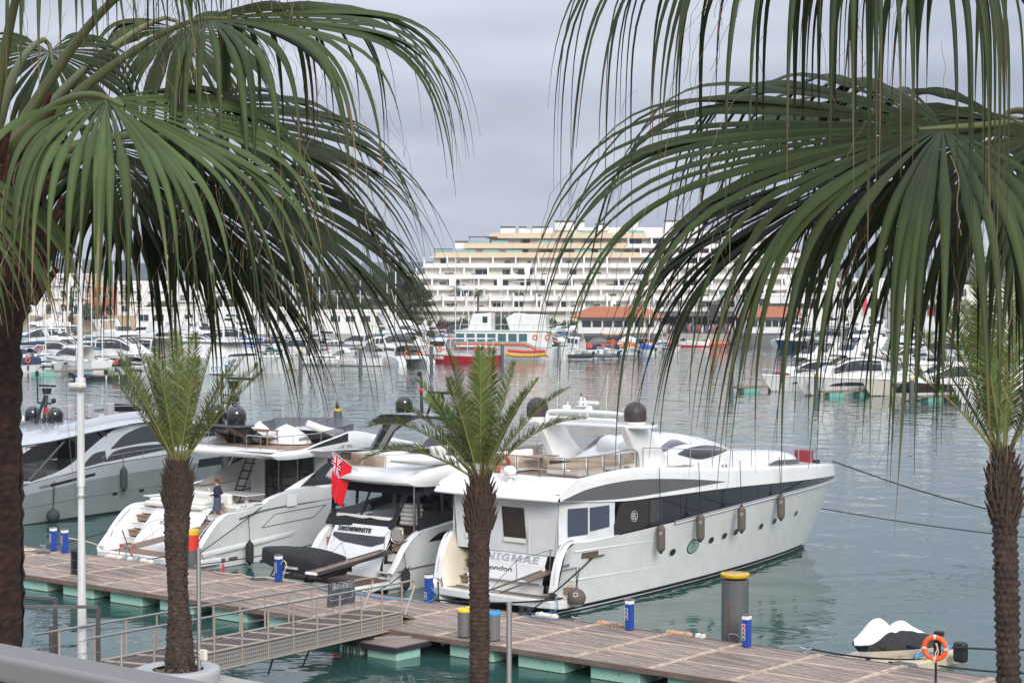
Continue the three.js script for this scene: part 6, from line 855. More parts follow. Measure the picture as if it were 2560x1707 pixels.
function pinnate(az, el, len, droop, seed, leaflet = 0.42) {
  const r = rng(seed), pos = [], idx = [], col = [], rp = [];
  let p = V3(0, 0, 0), d = V3(Math.cos(az) * Math.cos(el), Math.sin(el), Math.sin(az) * Math.cos(el));
  const n = 46, ds = len / n, sideV = V3(-Math.sin(az), 0, Math.cos(az)), roll = (r() - 0.5) * 0.9;
  const quad = (a, b, c, e, t0) => { const i = pos.length / 3; pos.push(...a.toArray(), ...b.toArray(), ...c.toArray(), ...e.toArray()); idx.push(i, i + 1, i + 2, i + 1, i + 3, i + 2); for (let k = 0; k < 4; k++) col.push(...t0); };
  const tone = 0.85 + 0.35 * r(), yel = r() * 0.3;
  for (let i = 0; i <= n; i++) {
    rp.push(p.clone());
    const t = i / n, s = sideV.clone().applyAxisAngle(d, roll), up = s.clone().cross(d).normalize();
    if (t > 0.14) for (const sg of [-1, 1]) for (let q = 0; q < 2; q++) {
      const L = leaflet * Math.pow(Math.sin(Math.PI * clamp(0.1 + 0.86 * (t - 0.14) / 0.86, 0.02, 0.985)), 0.55) * (0.85 + 0.3 * r());
      const fw = lerp(0.5, 1.25, t) + (r() - 0.5) * 0.25, dir = s.clone().multiplyScalar(sg).addScaledVector(d, fw).addScaledVector(up, 0.55 + (r() - 0.5) * 0.5).normalize();
      const b = p.clone().addScaledVector(d, ds * q * 0.5), m = b.clone().addScaledVector(dir, L * 0.5), e = m.clone().addScaledVector(dir.clone().add(V3(0, -0.22, 0)).normalize(), L * 0.5);
      const wv = dir.clone().cross(up).normalize().applyAxisAngle(dir, (r() - 0.5) * 1.2), w = 0.013;
      const c = tone * (0.8 + 0.4 * r()), g = [0.070 * c * (1 + yel), 0.108 * c, 0.024 * c], tip = r() < 0.12 ? [0.2 * c, 0.15 * c, 0.07 * c] : g;
      quad(b.clone().addScaledVector(wv, w * 0.5), b.clone().addScaledVector(wv, -w * 0.5), m.clone().addScaledVector(wv, w), m.clone().addScaledVector(wv, -w), g);
      quad(m.clone().addScaledVector(wv, w), m.clone().addScaledVector(wv, -w), e.clone().addScaledVector(wv, w * 0.12), e.clone().addScaledVector(wv, -w * 0.12), tip);
    }
    d = d.clone().add(V3(0, -droop * ds * (0.4 + 1.4 * t), 0)).normalize(); p = p.clone().addScaledVector(d, ds);
  }
  const g = new THREE.BufferGeometry(); g.setAttribute('position', new THREE.Float32BufferAttribute(pos, 3)); g.setIndex(idx); mcol(g, col); g.computeVertexNormals();
  const pts = rp.filter((_, i) => i % 5 === 0), rachis = new THREE.TubeGeometry(new THREE.CatmullRomCurve3(pts), 20, 0.02, 5);
  { const a = rachis.attributes.position, nrm = rachis.attributes.normal; for (let i = 0; i < a.count; i++) { const t = Math.floor(i / 6) / 20, k = (0.026 * (1 - t) + 0.004) / 0.02 - 1; a.setXYZ(i, a.getX(i) + nrm.getX(i) * 0.02 * k, a.getY(i) + nrm.getY(i) * 0.02 * k, a.getZ(i) + nrm.getZ(i) * 0.02 * k); } }
  return { g, rachis };
}
const phoenixLeaf = new THREE.MeshPhysicalMaterial({ color: C(1, 1, 1), roughness: 0.5, specularIntensity: 0.35, vertexColors: true, side: THREE.DoubleSide }), rachisMat = mat(C(0.17, 0.16, 0.04), 0.6);
function datePalm(label, u, v, y, h, rad, lean, kind, fronds, seed) {
  const o = berth('date_palm', label, 'palm tree', u, v, y, 0, 'date palms along the promenade');
  const r = rng(seed), path = curve(lean), rows = [], N = Math.round(h * 46), Mc = 44;
  for (let i = 0; i <= N; i++) {
    const t = i / N, yy = t * h, row = [];
    for (let j = 0; j <= Mc; j++) {
      const a = j / Mc * 6.28318; let k = 0;
      if (kind === 'scale') { const rr = yy / 0.13 + 0.35 * fbm(a * 1.3, yy * 1.1, 7, 2), ro = Math.floor(rr), ca = (a / 6.28318 * 11 + (ro % 2) * 0.5 + 0.25 * hash(ro, 3, 9)), fx = ca - Math.floor(ca) - 0.5, fy = rr - ro - 0.5; const dmd = Math.abs(fx) * 1.25 + Math.abs(fy) * 0.9; k = 0.06 * clamp(1.1 - dmd * 1.6) * (0.6 + 0.8 * hash(Math.floor(ca) % 11, ro, 3)); if (yy > h - 2.2) k += 0.05 * (fbm(a * 6, yy * 9, 4, 3) - 0.4); }
      else if (kind === 'ring') { const m = smooth(clamp((yy - h + 2.3) / 0.5)); k = 0.012 * Math.sin(yy * 62 + 3 * fbm(a, yy * 2, 1, 2)) * (1 - m) + 0.02 * (fbm(a * 3 + 5, yy * 7, 2, 3) - 0.5) + m * 0.05 * (fbm(a * 5, yy * 10, 6, 3) - 0.3); }
      else { const rr = yy / 0.105 + 0.6 * fbm(a * 1.1 + 4, yy * 1.4, 3, 2), ro = Math.floor(rr), ca = a / 6.28318 * 12 + (ro % 2) * 0.5 + 0.4 * hash(ro, 5, 2), fx = ca - Math.floor(ca) - 0.5, fy = rr - ro - 0.5; k = 0.055 * clamp(0.9 - Math.hypot(fx, fy) * 1.5) * hash(Math.floor(ca) % 12, ro, 5) + 0.04 * (fbm(a * 3 + 2, yy * 5, 2, 3) - 0.5); }
      const flare = kind === 'rough' ? 0.19 * Math.exp(-yy / 0.4) + 0.03 * Math.sin(yy * 2.1) : 0, crown = 0.06 * sstep(h - 1.5, h - 0.8, yy) - 0.10 * sstep(h - 0.55, h, yy), R = rad + k + flare + crown;
      row.push([path(yy) + Math.cos(a) * R, yy, Math.sin(a) * R]);
    }
    rows.push(row);
  }
  part(o, 'trunk', sheet(rows), kind === 'ring' ? mat(C(0.115, 0.078, 0.062), 0.95, { map: barkTex, bumpMap: barkBump, bumpScale: 0.02 }) : bark);
  const boots = []; const nb = 120; for (let i = 0; i < nb; i++) { const yy = h - 1.15 + 1.15 * (i / nb), a = i * 2.39996 + r() * 0.3, R = rad + 0.05 - 0.13 * sstep(h - 0.55, h, yy), L = 0.16 + 0.16 * r(), up = 0.9 + 0.5 * r(); const bx = path(yy) + Math.cos(a) * R, bz = Math.sin(a) * R; boots.push(bar([bx, yy - 0.05, bz], [bx + Math.cos(a) * L * 0.45 + (r() - 0.5) * 0.04, yy + L * up * 0.8, bz + Math.sin(a) * L * 0.45], 0.035, 4, 0.012)); }
  const bm = part(o, 'leaf_base', boots, bootMat); bm.userData.kind = 'stuff';
  fronds.forEach(([aw, el, len, dr], i) => { const az = aw - PHI; const f = new THREE.Group(); f.name = 'frond'; o.add(f); f.position.set(path(h) + Math.cos(az) * 0.06, h - 0.12, Math.sin(az) * 0.06); const q = pinnate(az, el, len, dr, seed * 31 + i); part(f, 'leaflets', q.g, phoenixLeaf); part(f, 'rachis', q.rachis, rachisMat); });
  return o;
}
{
  // azimuth: 0 to the right, 90 towards the balcony, 180 to the left
  const D2 = Math.PI / 180, fan = (list) => list.map(([a, e, l, d]) => [a * D2, e * D2, l, d]);
  datePalm('date palm in the round planter at left, with upright feathery fronds', -36.15, 31.5, 1.95, 5.35, 0.265, [[0, 0], [1.2, 0.0], [3.2, -0.08], [5.4, 0.0]], 'rough', fan([[185, 56, 2.8, 0.06], [172, 62, 2.8, 0.1], [200, 62, 3.1, 0.06], [150, 64, 2.8, 0.1], [190, 72, 3.2, 0.04], [250, 82, 3.3, 0.03], [80, 84, 3.2, 0.04], [300, 80, 3.2, 0.04], [20, 74, 3.1, 0.05], [60, 68, 2.9, 0.08], [-20, 62, 3.0, 0.08], [8, 52, 3.1, 0.08], [-8, 57, 3.0, 0.1], [120, 76, 2.9, 0.06], [230, 64, 2.9, 0.08], [320, 62, 2.9, 0.1]]), 11);
  datePalm('middle date palm with arching green fronds before the largest yacht', -26.62, 31.6, 1.9, 5.6, 0.215, [[0, -0.06], [2, 0.0], [4, -0.02], [5.6, 0.03]], 'ring', fan([[178, 36, 2.7, 0.42], [186, 50, 2.8, 0.42], [165, 56, 2.4, 0.3], [190, 66, 2.5, 0.25], [200, 78, 2.8, 0.1], [90, 84, 2.7, 0.06], [300, 82, 2.8, 0.05], [20, 76, 2.6, 0.1], [10, 58, 2.7, 0.24], [-6, 50, 2.6, 0.36], [40, 64, 2.3, 0.2], [130, 70, 2.4, 0.15], [330, 64, 2.5, 0.2], [270, 88, 2.8, 0.04], [225, 58, 2.4, 0.3]]), 12);
  datePalm('right date palm with scaly trunk behind the lifebuoy', -14.55, 31.6, 1.9, 6.75, 0.175, [[0, 0.02], [3, 0.0], [6.7, -0.12]], 'scale', fan([[205, 62, 3.2, 0.2], [220, 72, 3.4, 0.1], [190, 54, 3.0, 0.3], [240, 80, 3.5, 0.08], [170, 70, 3.3, 0.15], [260, 66, 3.2, 0.2], [90, 82, 3.4, 0.05], [20, 70, 3.2, 0.2], [120, 66, 3.0, 0.2], [215, 84, 3.6, 0.05], [300, 70, 3.1, 0.2], [45, 60, 3.0, 0.25]]), 13);
}
// ================================================================ fan palms beside the balcony
const fanMat = new THREE.MeshPhysicalMaterial({ color: C(1, 1, 1), roughness: 0.5, specularIntensity: 0.3, vertexColors: true, side: THREE.DoubleSide }), petioleMat = mat(C(0.10, 0.115, 0.035), 0.5);
function fanLeaf(o, q) {
  const { w = 1, P, from, D, N, len = 1.3, spread = 2.4, n = 52, seed, droop = 1.6, fuse = 0.46, tone = 1, brown = 0.3, bias = 0 } = q, r = rng(seed);  // tone puts leaf shade into the colour, lower for backlit leaves
  const f = new THREE.Group(); f.name = 'frond'; o.add(f);
  const p0 = vec(P), d0 = vec(D).normalize(), nn = vec(N); nn.addScaledVector(d0, -nn.dot(d0)).normalize(); const lat = d0.clone().cross(nn).normalize();
  const pos = [], idx = [], col = [], dphi = 2 * spread / n;
  for (let i = 0; i < n; i++) {
    const phi = bias + lerp(-spread, spread, (i + 0.5) / n) + 0.07 * Math.sin(i * 0.83 + seed) + 0.05 * (r() - 0.5), cl = 0.75 + 0.5 * noise3(i * 0.33, seed * 3.7), L = len * (0.70 + 0.30 * Math.cos(phi * 0.55)) * (0.9 + 0.22 * r()), rf = len * fuse * (0.4 + 0.6 * Math.max(0, Math.cos((phi - bias) * 0.8))) * (0.85 + 0.3 * r());
    let d = d0.clone().multiplyScalar(Math.cos(phi)).addScaledVector(lat, Math.sin(phi)).addScaledVector(nn, 0.16 * Math.abs(Math.sin(phi)) - 0.05).normalize();
    let p = p0.clone().addScaledVector(d0, 0.02), nv = nn.clone(); const steps = 22, ds = L / steps, kf = droop * (0.75 + 0.6 * r()) * cl * lerp(0.6, 3.0, Math.pow(clamp(Math.abs(phi - bias) / 2), 1.2)), tw = (r() - 0.5) * 2.2, wob = V3(r() - 0.5, 0, r() - 0.5).multiplyScalar(0.9), fold = 0.6 + 0.3 * r();
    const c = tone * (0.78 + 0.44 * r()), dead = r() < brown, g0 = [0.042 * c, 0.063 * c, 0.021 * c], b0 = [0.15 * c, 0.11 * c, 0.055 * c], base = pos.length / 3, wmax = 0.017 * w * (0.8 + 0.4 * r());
    for (let k = 0; k <= steps; k++) {
      const rr = k * ds, t = rr / L, free = clamp((rr - rf) / (L - rf));
      const w = rr < rf ? Math.min(rr * Math.tan(dphi / 2) * 1.06, wmax * 1.05) : wmax * Math.pow(1 - free, 1.5) + 0.0009;
      const side = d.clone().cross(nv).normalize().applyAxisAngle(d, tw * free * free), un = side.clone().cross(d).normalize();
      const mid = p.clone().addScaledVector(un, w * fold * (rr < rf ? 1 : 0.9)), a = p.clone().addScaledVector(side, w), b = p.clone().addScaledVector(side, -w);
      pos.push(a.x, a.y, a.z, mid.x, mid.y, mid.z, b.x, b.y, b.z);
      const e = clamp((t - (dead ? 0.72 : 0.9)) / 0.2); const vn = 0.8 + 0.4 * noise3(k * 0.45 + i * 5.1, seed * 1.3); for (let m = 0; m < 3; m++) { const q = vn * (m === 1 ? 1.22 : 0.92); col.push(lerp(g0[0], b0[0], e) * q * (m === 1 ? 1.06 : 1), lerp(g0[1], b0[1], e) * q, lerp(g0[2], b0[2], e) * q); }
      if (k) { const s = base + (k - 1) * 3; idx.push(s, s + 3, s + 1, s + 1, s + 3, s + 4, s + 1, s + 4, s + 2, s + 2, s + 4, s + 5); }
      const kk = kf * (0.12 + 1.25 * smooth(clamp((rr - rf * 0.75) / (len * 0.4)))) + 2.6 * free; d = d.clone().add(V3(0, -kk * ds, 0).addScaledVector(wob, ds * free)).normalize(); nv.addScaledVector(d, -nv.dot(d)).normalize(); p = p.clone().addScaledVector(d, ds);
    }
  }
  const fpos = [], fidx = [], fcol = [];
  for (let i = 0; i < 34; i++) { // loose fibres between the segments
    const phi = bias + (r() * 2 - 1) * spread, q0 = d0.clone().multiplyScalar(Math.cos(phi)).addScaledVector(lat, Math.sin(phi)), s0 = len * (0.3 + 0.35 * r()); let p = p0.clone().addScaledVector(q0, s0); p.y -= droop * s0 * s0 * 0.25; let d = q0.clone().add(V3(r() - 0.5, -0.5, r() - 0.5)).normalize(); const L = 0.15 + 0.4 * r(), base = fpos.length / 3, cc = 0.7 + 0.6 * r();
    for (let k = 0; k <= 9; k++) { fpos.push(p.x - 0.0009, p.y, p.z, p.x + 0.0009, p.y, p.z); fcol.push(0.2 * cc, 0.15 * cc, 0.09 * cc, 0.2 * cc, 0.15 * cc, 0.09 * cc); if (k) { const s = base + (k - 1) * 2; fidx.push(s, s + 2, s + 1, s + 1, s + 2, s + 3); } d.add(V3((r() - 0.5) * 0.9, -0.28, (r() - 0.5) * 0.9)).normalize(); p = p.clone().addScaledVector(d, L / 9); }
  }
  const g = new THREE.BufferGeometry(); g.setAttribute('position', new THREE.Float32BufferAttribute(pos, 3)); g.setIndex(idx); mcol(g, col); g.computeVertexNormals();
  part(f, 'blade', g, fanMat);
  const fg = new THREE.BufferGeometry(); fg.setAttribute('position', new THREE.Float32BufferAttribute(fpos, 3)); fg.setIndex(fidx); mcol(fg, fcol); fg.computeVertexNormals(); part(f, 'loose_fibre', fg, fanMat).userData.kind = 'stuff';
  if (from) { const a = vec(from), m = a.clone().lerp(p0, 0.55).addScaledVector(V3(0, 1, 0), q.arch ?? 0.12), c = new THREE.CatmullRomCurve3([a, m, p0.clone().addScaledVector(d0, -0.06), p0.clone().addScaledVector(d0, 0.12)]), t = new THREE.TubeGeometry(c, 24, 0.022, 7), ap = t.attributes.position, an = t.attributes.normal; for (let i = 0; i < ap.count; i++) { const s = Math.floor(i / 8) / 24, k = lerp(0.018, -0.013, Math.pow(s, 0.7)); ap.setXYZ(i, ap.getX(i) + an.getX(i) * k, ap.getY(i) + an.getY(i) * k, ap.getZ(i) + an.getZ(i) * k); } part(f, 'petiole', t, petioleMat); }
}
{
  const o = thing('fan_palm', 'tall fan palm filling the upper left with drooping fan leaves', 'palm tree', V3(-2.42, 1.9, -8.6)), off = (p) => [p[0] + 2.42, p[1] - 1.9, p[2] + 8.6];
  const rows = []; for (let i = 0; i <= 260; i++) { const y = i / 260 * 10.2, R = 0.235 + 0.03 * Math.exp(-y) + 0.10 * sstep(9.35, 9.75, y) - 0.2 * sstep(10.0, 10.2, y); rows.push(span(0, 1, 40).map((s) => { const a = s * 6.28318, k = 0.006 * Math.sin(y * 90 + 2 * fbm(a, y, 2, 2)) + 0.02 * (fbm(a * 2 + 3, y * 6, 5, 3) - 0.5) + sstep(9.3, 9.6, y) * 0.09 * (fbm(a * 4, y * 7, 8, 4) - 0.45); return [Math.cos(a) * (R + k), y, Math.sin(a) * (R + k)]; })); }
  part(o, 'trunk', sheet(rows), barkDark);
  const r = rng(51), fib = []; for (let i = 0; i < 90; i++) { const a = r() * 6.283, y = 9.5 + r() * 0.65, R = 0.29, L = 0.12 + 0.14 * r(); fib.push(bar([Math.cos(a) * R, y, Math.sin(a) * R], [Math.cos(a) * (R + L * 0.55), y + L * (0.4 + r()), Math.sin(a) * (R + L * 0.55)], 0.03, 4, 0.012)); }
  part(o, 'leaf_base', fib, mat(C(0.13, 0.055, 0.035), 0.95, { map: barkTex })).userData.kind = 'stuff';
  const c = [-2.34, 11.95, -8.55];
  const leaves = [  // low tones paint the backlit under-leaves darker than the lit front leaf
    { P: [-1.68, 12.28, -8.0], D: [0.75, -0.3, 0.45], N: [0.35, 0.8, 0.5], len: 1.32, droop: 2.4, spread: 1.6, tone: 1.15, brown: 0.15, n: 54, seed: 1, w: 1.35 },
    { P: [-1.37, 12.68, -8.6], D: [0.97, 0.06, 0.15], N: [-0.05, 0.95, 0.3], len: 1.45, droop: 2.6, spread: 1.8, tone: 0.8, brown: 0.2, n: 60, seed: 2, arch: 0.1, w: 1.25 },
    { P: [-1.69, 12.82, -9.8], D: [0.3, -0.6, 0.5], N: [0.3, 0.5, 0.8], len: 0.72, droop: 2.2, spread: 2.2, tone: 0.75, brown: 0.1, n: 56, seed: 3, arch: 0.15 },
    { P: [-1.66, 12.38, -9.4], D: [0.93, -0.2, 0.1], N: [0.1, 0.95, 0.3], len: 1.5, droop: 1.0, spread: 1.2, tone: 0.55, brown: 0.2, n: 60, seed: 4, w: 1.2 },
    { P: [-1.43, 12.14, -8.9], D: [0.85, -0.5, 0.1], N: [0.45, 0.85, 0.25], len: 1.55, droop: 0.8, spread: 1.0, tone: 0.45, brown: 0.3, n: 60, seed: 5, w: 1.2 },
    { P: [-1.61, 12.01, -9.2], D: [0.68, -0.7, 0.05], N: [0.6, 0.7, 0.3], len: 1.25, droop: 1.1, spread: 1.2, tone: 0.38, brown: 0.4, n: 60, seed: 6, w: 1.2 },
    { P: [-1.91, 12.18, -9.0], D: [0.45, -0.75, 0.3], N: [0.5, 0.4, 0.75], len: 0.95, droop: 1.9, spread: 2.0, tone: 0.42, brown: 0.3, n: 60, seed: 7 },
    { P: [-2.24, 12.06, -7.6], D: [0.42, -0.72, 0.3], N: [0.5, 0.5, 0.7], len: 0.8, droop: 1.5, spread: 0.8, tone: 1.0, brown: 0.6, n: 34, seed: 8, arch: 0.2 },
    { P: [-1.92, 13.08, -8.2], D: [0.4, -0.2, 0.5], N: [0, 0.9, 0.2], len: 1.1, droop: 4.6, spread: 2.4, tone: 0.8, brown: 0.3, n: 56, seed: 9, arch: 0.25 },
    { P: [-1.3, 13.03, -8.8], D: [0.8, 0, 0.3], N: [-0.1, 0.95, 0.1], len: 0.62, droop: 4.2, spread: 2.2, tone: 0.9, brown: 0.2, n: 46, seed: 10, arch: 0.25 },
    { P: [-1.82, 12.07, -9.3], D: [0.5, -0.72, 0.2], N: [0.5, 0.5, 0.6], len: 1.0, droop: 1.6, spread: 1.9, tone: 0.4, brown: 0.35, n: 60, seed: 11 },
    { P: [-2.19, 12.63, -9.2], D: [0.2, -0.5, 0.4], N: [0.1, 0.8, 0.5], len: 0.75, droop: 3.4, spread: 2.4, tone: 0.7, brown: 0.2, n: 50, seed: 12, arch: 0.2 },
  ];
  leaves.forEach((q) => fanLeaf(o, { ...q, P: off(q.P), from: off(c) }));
  const p = thing('fan_palm', 'fan palm reaching in from the upper right with long drooping strands', 'palm tree', V3(2.75, 1.9, -8.2)), of2 = (a) => [a[0] - 2.75, a[1] - 1.9, a[2] + 8.2];
  const rows2 = []; for (let i = 0; i <= 120; i++) { const y = i / 120 * 9.9, R = 0.24 + 0.09 * sstep(8.9, 9.7, y) - 0.15 * sstep(9.7, 9.9, y); rows2.push(span(0, 1, 30).map((s) => { const a = s * 6.28318, k = 0.02 * (fbm(a * 2 + 3, y * 6, 5, 3) - 0.5); return [Math.cos(a) * (R + k), y, Math.sin(a) * (R + k)]; })); }
  part(p, 'trunk', sheet(rows2), barkDark);
  const c2 = [2.65, 11.9, -8.2];
  [  // low tones here too paint backlit shade into the rear leaves
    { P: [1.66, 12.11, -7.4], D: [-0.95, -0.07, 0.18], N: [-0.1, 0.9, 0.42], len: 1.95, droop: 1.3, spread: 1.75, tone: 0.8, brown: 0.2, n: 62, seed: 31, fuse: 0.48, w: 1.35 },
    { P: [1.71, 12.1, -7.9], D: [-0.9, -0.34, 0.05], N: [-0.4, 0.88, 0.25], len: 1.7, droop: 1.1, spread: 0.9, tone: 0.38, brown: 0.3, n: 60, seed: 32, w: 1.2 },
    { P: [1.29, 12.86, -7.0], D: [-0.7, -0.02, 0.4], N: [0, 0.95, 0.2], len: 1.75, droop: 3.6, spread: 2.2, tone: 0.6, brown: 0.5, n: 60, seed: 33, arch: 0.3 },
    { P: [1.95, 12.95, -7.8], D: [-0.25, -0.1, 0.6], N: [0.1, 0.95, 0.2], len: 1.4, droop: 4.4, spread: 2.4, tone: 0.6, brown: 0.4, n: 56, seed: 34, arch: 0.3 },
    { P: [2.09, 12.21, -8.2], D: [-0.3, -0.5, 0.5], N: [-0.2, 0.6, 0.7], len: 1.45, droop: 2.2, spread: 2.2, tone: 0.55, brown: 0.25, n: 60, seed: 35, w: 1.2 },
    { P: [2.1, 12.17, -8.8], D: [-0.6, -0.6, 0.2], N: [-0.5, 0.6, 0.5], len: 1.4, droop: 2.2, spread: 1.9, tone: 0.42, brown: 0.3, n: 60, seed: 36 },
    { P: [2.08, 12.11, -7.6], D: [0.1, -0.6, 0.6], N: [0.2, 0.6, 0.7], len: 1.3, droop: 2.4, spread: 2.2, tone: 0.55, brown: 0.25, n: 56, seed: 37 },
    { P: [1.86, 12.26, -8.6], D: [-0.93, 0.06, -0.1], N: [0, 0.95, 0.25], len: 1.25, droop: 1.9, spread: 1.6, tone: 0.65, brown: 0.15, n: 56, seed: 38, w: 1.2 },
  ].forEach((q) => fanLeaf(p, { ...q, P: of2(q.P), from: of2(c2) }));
}
{ // balcony handrail
  const dk = mat(C(0.22, 0.205, 0.20), 0.42, { metalness: 0.3 }), a = V3(-0.79, 10.93, -3.0), dir = V3(0.7755, 0, 0.6313);
  const o = thing('balcony_rail', 'flat grey balcony handrail crossing the bottom left corner', 'railing', a, -PHI);
  part(o, 'top_bar', rbox(6, 0.04, 0.075, 0, 0, 0.0375, 0.01, 3), dk);
  for (const x of [-2.4, -1.0, 2.4]) part(o, 'post', box(0.03, 1.0, 0.06, x, -0.52, 0.0375), dk);
}
const ORD = ['first', 'second', 'third', 'fourth', 'fifth', 'sixth', 'seventh', 'eighth', 'ninth', 'tenth', 'eleventh', 'twelfth', 'thirteenth', 'fourteenth', 'fifteenth', 'sixteenth', 'seventeenth', 'eighteenth', 'nineteenth', 'twentieth', 'twenty-first', 'twenty-second', 'twenty-third', 'twenty-fourth', 'twenty-fifth', 'twenty-sixth', 'twenty-seventh', 'twenty-eighth', 'twenty-ninth', 'thirtieth'];
// ================================================================ trees, shrubs, far palms (positions: x across, d metres away)
const foliage = [[0.050, 0.075, 0.028], [0.036, 0.058, 0.026], [0.075, 0.085, 0.034], [0.095, 0.035, 0.035]].map((c) => leafMat(c, 0.8));
const trunkMat = mat(C(0.10, 0.075, 0.055), 0.95);
function clump(list, n, size, seed) { // many small leaf faces spread through ellipsoids [x, y, z, rx, ry, rz]
  const r = rng(seed), pos = [], idx = [], col = [];
  for (let i = 0; i < n; i++) {
    const e = list[(r() * list.length) | 0], a = r() * 6.283, b = Math.acos(2 * r() - 1), q = Math.pow(r(), 0.4), x = e[0] + e[3] * q * Math.sin(b) * Math.cos(a), y = e[1] + e[4] * q * Math.cos(b), z = e[2] + e[5] * q * Math.sin(b) * Math.sin(a);
    const s = size * (0.5 + r()), u = V3(r() - 0.5, r() - 0.5, r() - 0.5).normalize(), v = V3(r() - 0.5, r() - 0.5, r() - 0.5).cross(u).normalize(), k = pos.length / 3, c = 0.65 + 0.7 * r();
    for (const [p, w] of [[1, 0], [-0.4, 0.6], [-0.4, -0.6], [-1, 0.05]]) { pos.push(x + (u.x * p + v.x * w) * s, y + (u.y * p + v.y * w) * s, z + (u.z * p + v.z * w) * s); col.push(c, c * (0.9 + 0.2 * r()), c * 0.95); }
    idx.push(k, k + 1, k + 2, k + 1, k + 3, k + 2);
  }
  const g = new THREE.BufferGeometry(); g.setAttribute('position', new THREE.Float32BufferAttribute(pos, 3)); g.setIndex(idx); mcol(g, col); g.computeVertexNormals(); return g;
}
function treeShape(h, w, kind, seed) { // returns [trunk geometry, crown geometry] standing on y = 0
  const r = rng(seed), l = [], t = [];
  if (kind === 'cypress') { for (let k = 0; k < 6; k++) l.push([0, h * (0.15 + 0.15 * k), 0, w * (0.5 - 0.06 * k), h * 0.13, w * (0.5 - 0.06 * k)]); t.push(bar([0, 0, 0], [0, h * 0.6, 0], 0.14, 6, 0.05)); return [merge(t), clump(l, 500, 0.3, seed)]; }
  t.push(bar([0, -0.3, 0], [0.1, h * 0.5, 0], 0.22, 7, 0.13));
  for (let k = 0; k < 7; k++) { const a = k * 0.9 + r(), q = w * (0.22 + 0.2 * r()), y = h * (0.52 + 0.33 * r()), x = Math.cos(a) * q, z = Math.sin(a) * q; l.push([x, y, z, w * (0.2 + 0.1 * r()), h * (kind === 'pine' ? 0.13 : 0.18), w * (0.2 + 0.1 * r())]); t.push(bar([0.05, h * 0.35, 0], [x, y, z], 0.09, 5, 0.03)); }
  return [merge(t), clump(l, Math.round(700 + w * 60), 0.34, seed)];
}
const protoTrees = {};
function tree(label, x, d, h, w, kind, fm, y = LAND, group = 'trees on the far shore', name = kind === 'pine' ? 'pine_tree' : kind === 'cypress' ? 'cypress_tree' : 'broadleaf_tree') {
  const key = kind + (Math.round(x * 7 + d) % 3), q = protoTrees[key] ??= treeShape(8, kind === 'cypress' ? 2.2 : 7, kind, 100 + Object.keys(protoTrees).length);
  const o = thing(name, label, 'tree', V3(x, y, -d), x * 1.7, group); o.scale.set(w / (kind === 'cypress' ? 2.2 : 7), h / 8, w / (kind === 'cypress' ? 2.2 : 7));
  part(o, 'trunk', q[0], trunkMat); part(o, 'crown', q[1], fm); return o;
}
const shrubGeo = [0, 1, 2].map((k) => clump([[0, 0.55, 0, 1.0, 0.55, 0.9], [0.8, 0.45, 0.1, 0.8, 0.45, 0.8], [-0.8, 0.5, -0.1, 0.8, 0.5, 0.8]], 420, 0.16, 300 + k));
function shrub(label, x, d, w, h, fm, y = LAND) { const o = thing('shrub', label, 'shrub', V3(x, y, -d), 0, 'shrubs below the terraces'); part(o, 'foliage', shrubGeo[Math.abs(Math.round(x)) % 3], fm); part(o, 'stem', bar([0, -0.1, 0], [0, 0.5, 0], 0.08, 5), trunkMat); o.scale.set(w / 3.2, h / 1.1, w / 3.2); }
function palmShape(h, fr, seed) { const r = rng(seed), pos = [], idx = [], col = []; for (let i = 0; i < 22; i++) { const a = r() * 6.283, el = 0.9 - 1.3 * (i / 22); let p = V3(0, h, 0), d = V3(Math.cos(a) * Math.cos(el), Math.sin(el), Math.sin(a) * Math.cos(el)); const s = V3(-Math.sin(a), 0, Math.cos(a)); for (let k = 0; k < 9; k++) { const q = p.clone().addScaledVector(d, fr / 9); for (const sg of [-1, 1]) for (let m = 0; m < 3; m++) { const b = p.clone().lerp(q, m / 3), e = b.clone().addScaledVector(s, sg * 0.4 * Math.sin((k + 1) / 10 * 3.14)).addScaledVector(d, 0.22).add(V3(0, -0.12, 0)), w = d.clone().multiplyScalar(0.035), n = pos.length / 3; pos.push(...b.clone().add(w).toArray(), ...b.clone().sub(w).toArray(), ...e.toArray()); idx.push(n, n + 1, n + 2); const c = 0.7 + 0.6 * r(); for (let z = 0; z < 3; z++) col.push(c, c, c); } d.y -= 0.17; d.normalize(); p = q; } } const g = new THREE.BufferGeometry(); g.setAttribute('position', new THREE.Float32BufferAttribute(pos, 3)); g.setIndex(idx); mcol(g, col); g.computeVertexNormals(); return g; }
const palmCrown = palmShape(0, 2.6, 9);
function farPalm(label, x, d, h, s = 1, y = LAND) { const o = thing('quay_palm', label, 'palm tree', V3(x, y, -d), x * 2.1, 'palms on the far quay'); part(o, 'trunk', lathe([[0.3 * s, 0], [0.2 * s, 0.6], [0.17 * s, h * 0.7], [0.24 * s, h - 0.3], [0.1, h]], 9), trunkMat); const c = part(o, 'crown', palmCrown, foliage[0]); c.position.y = h; c.scale.setScalar(s); }
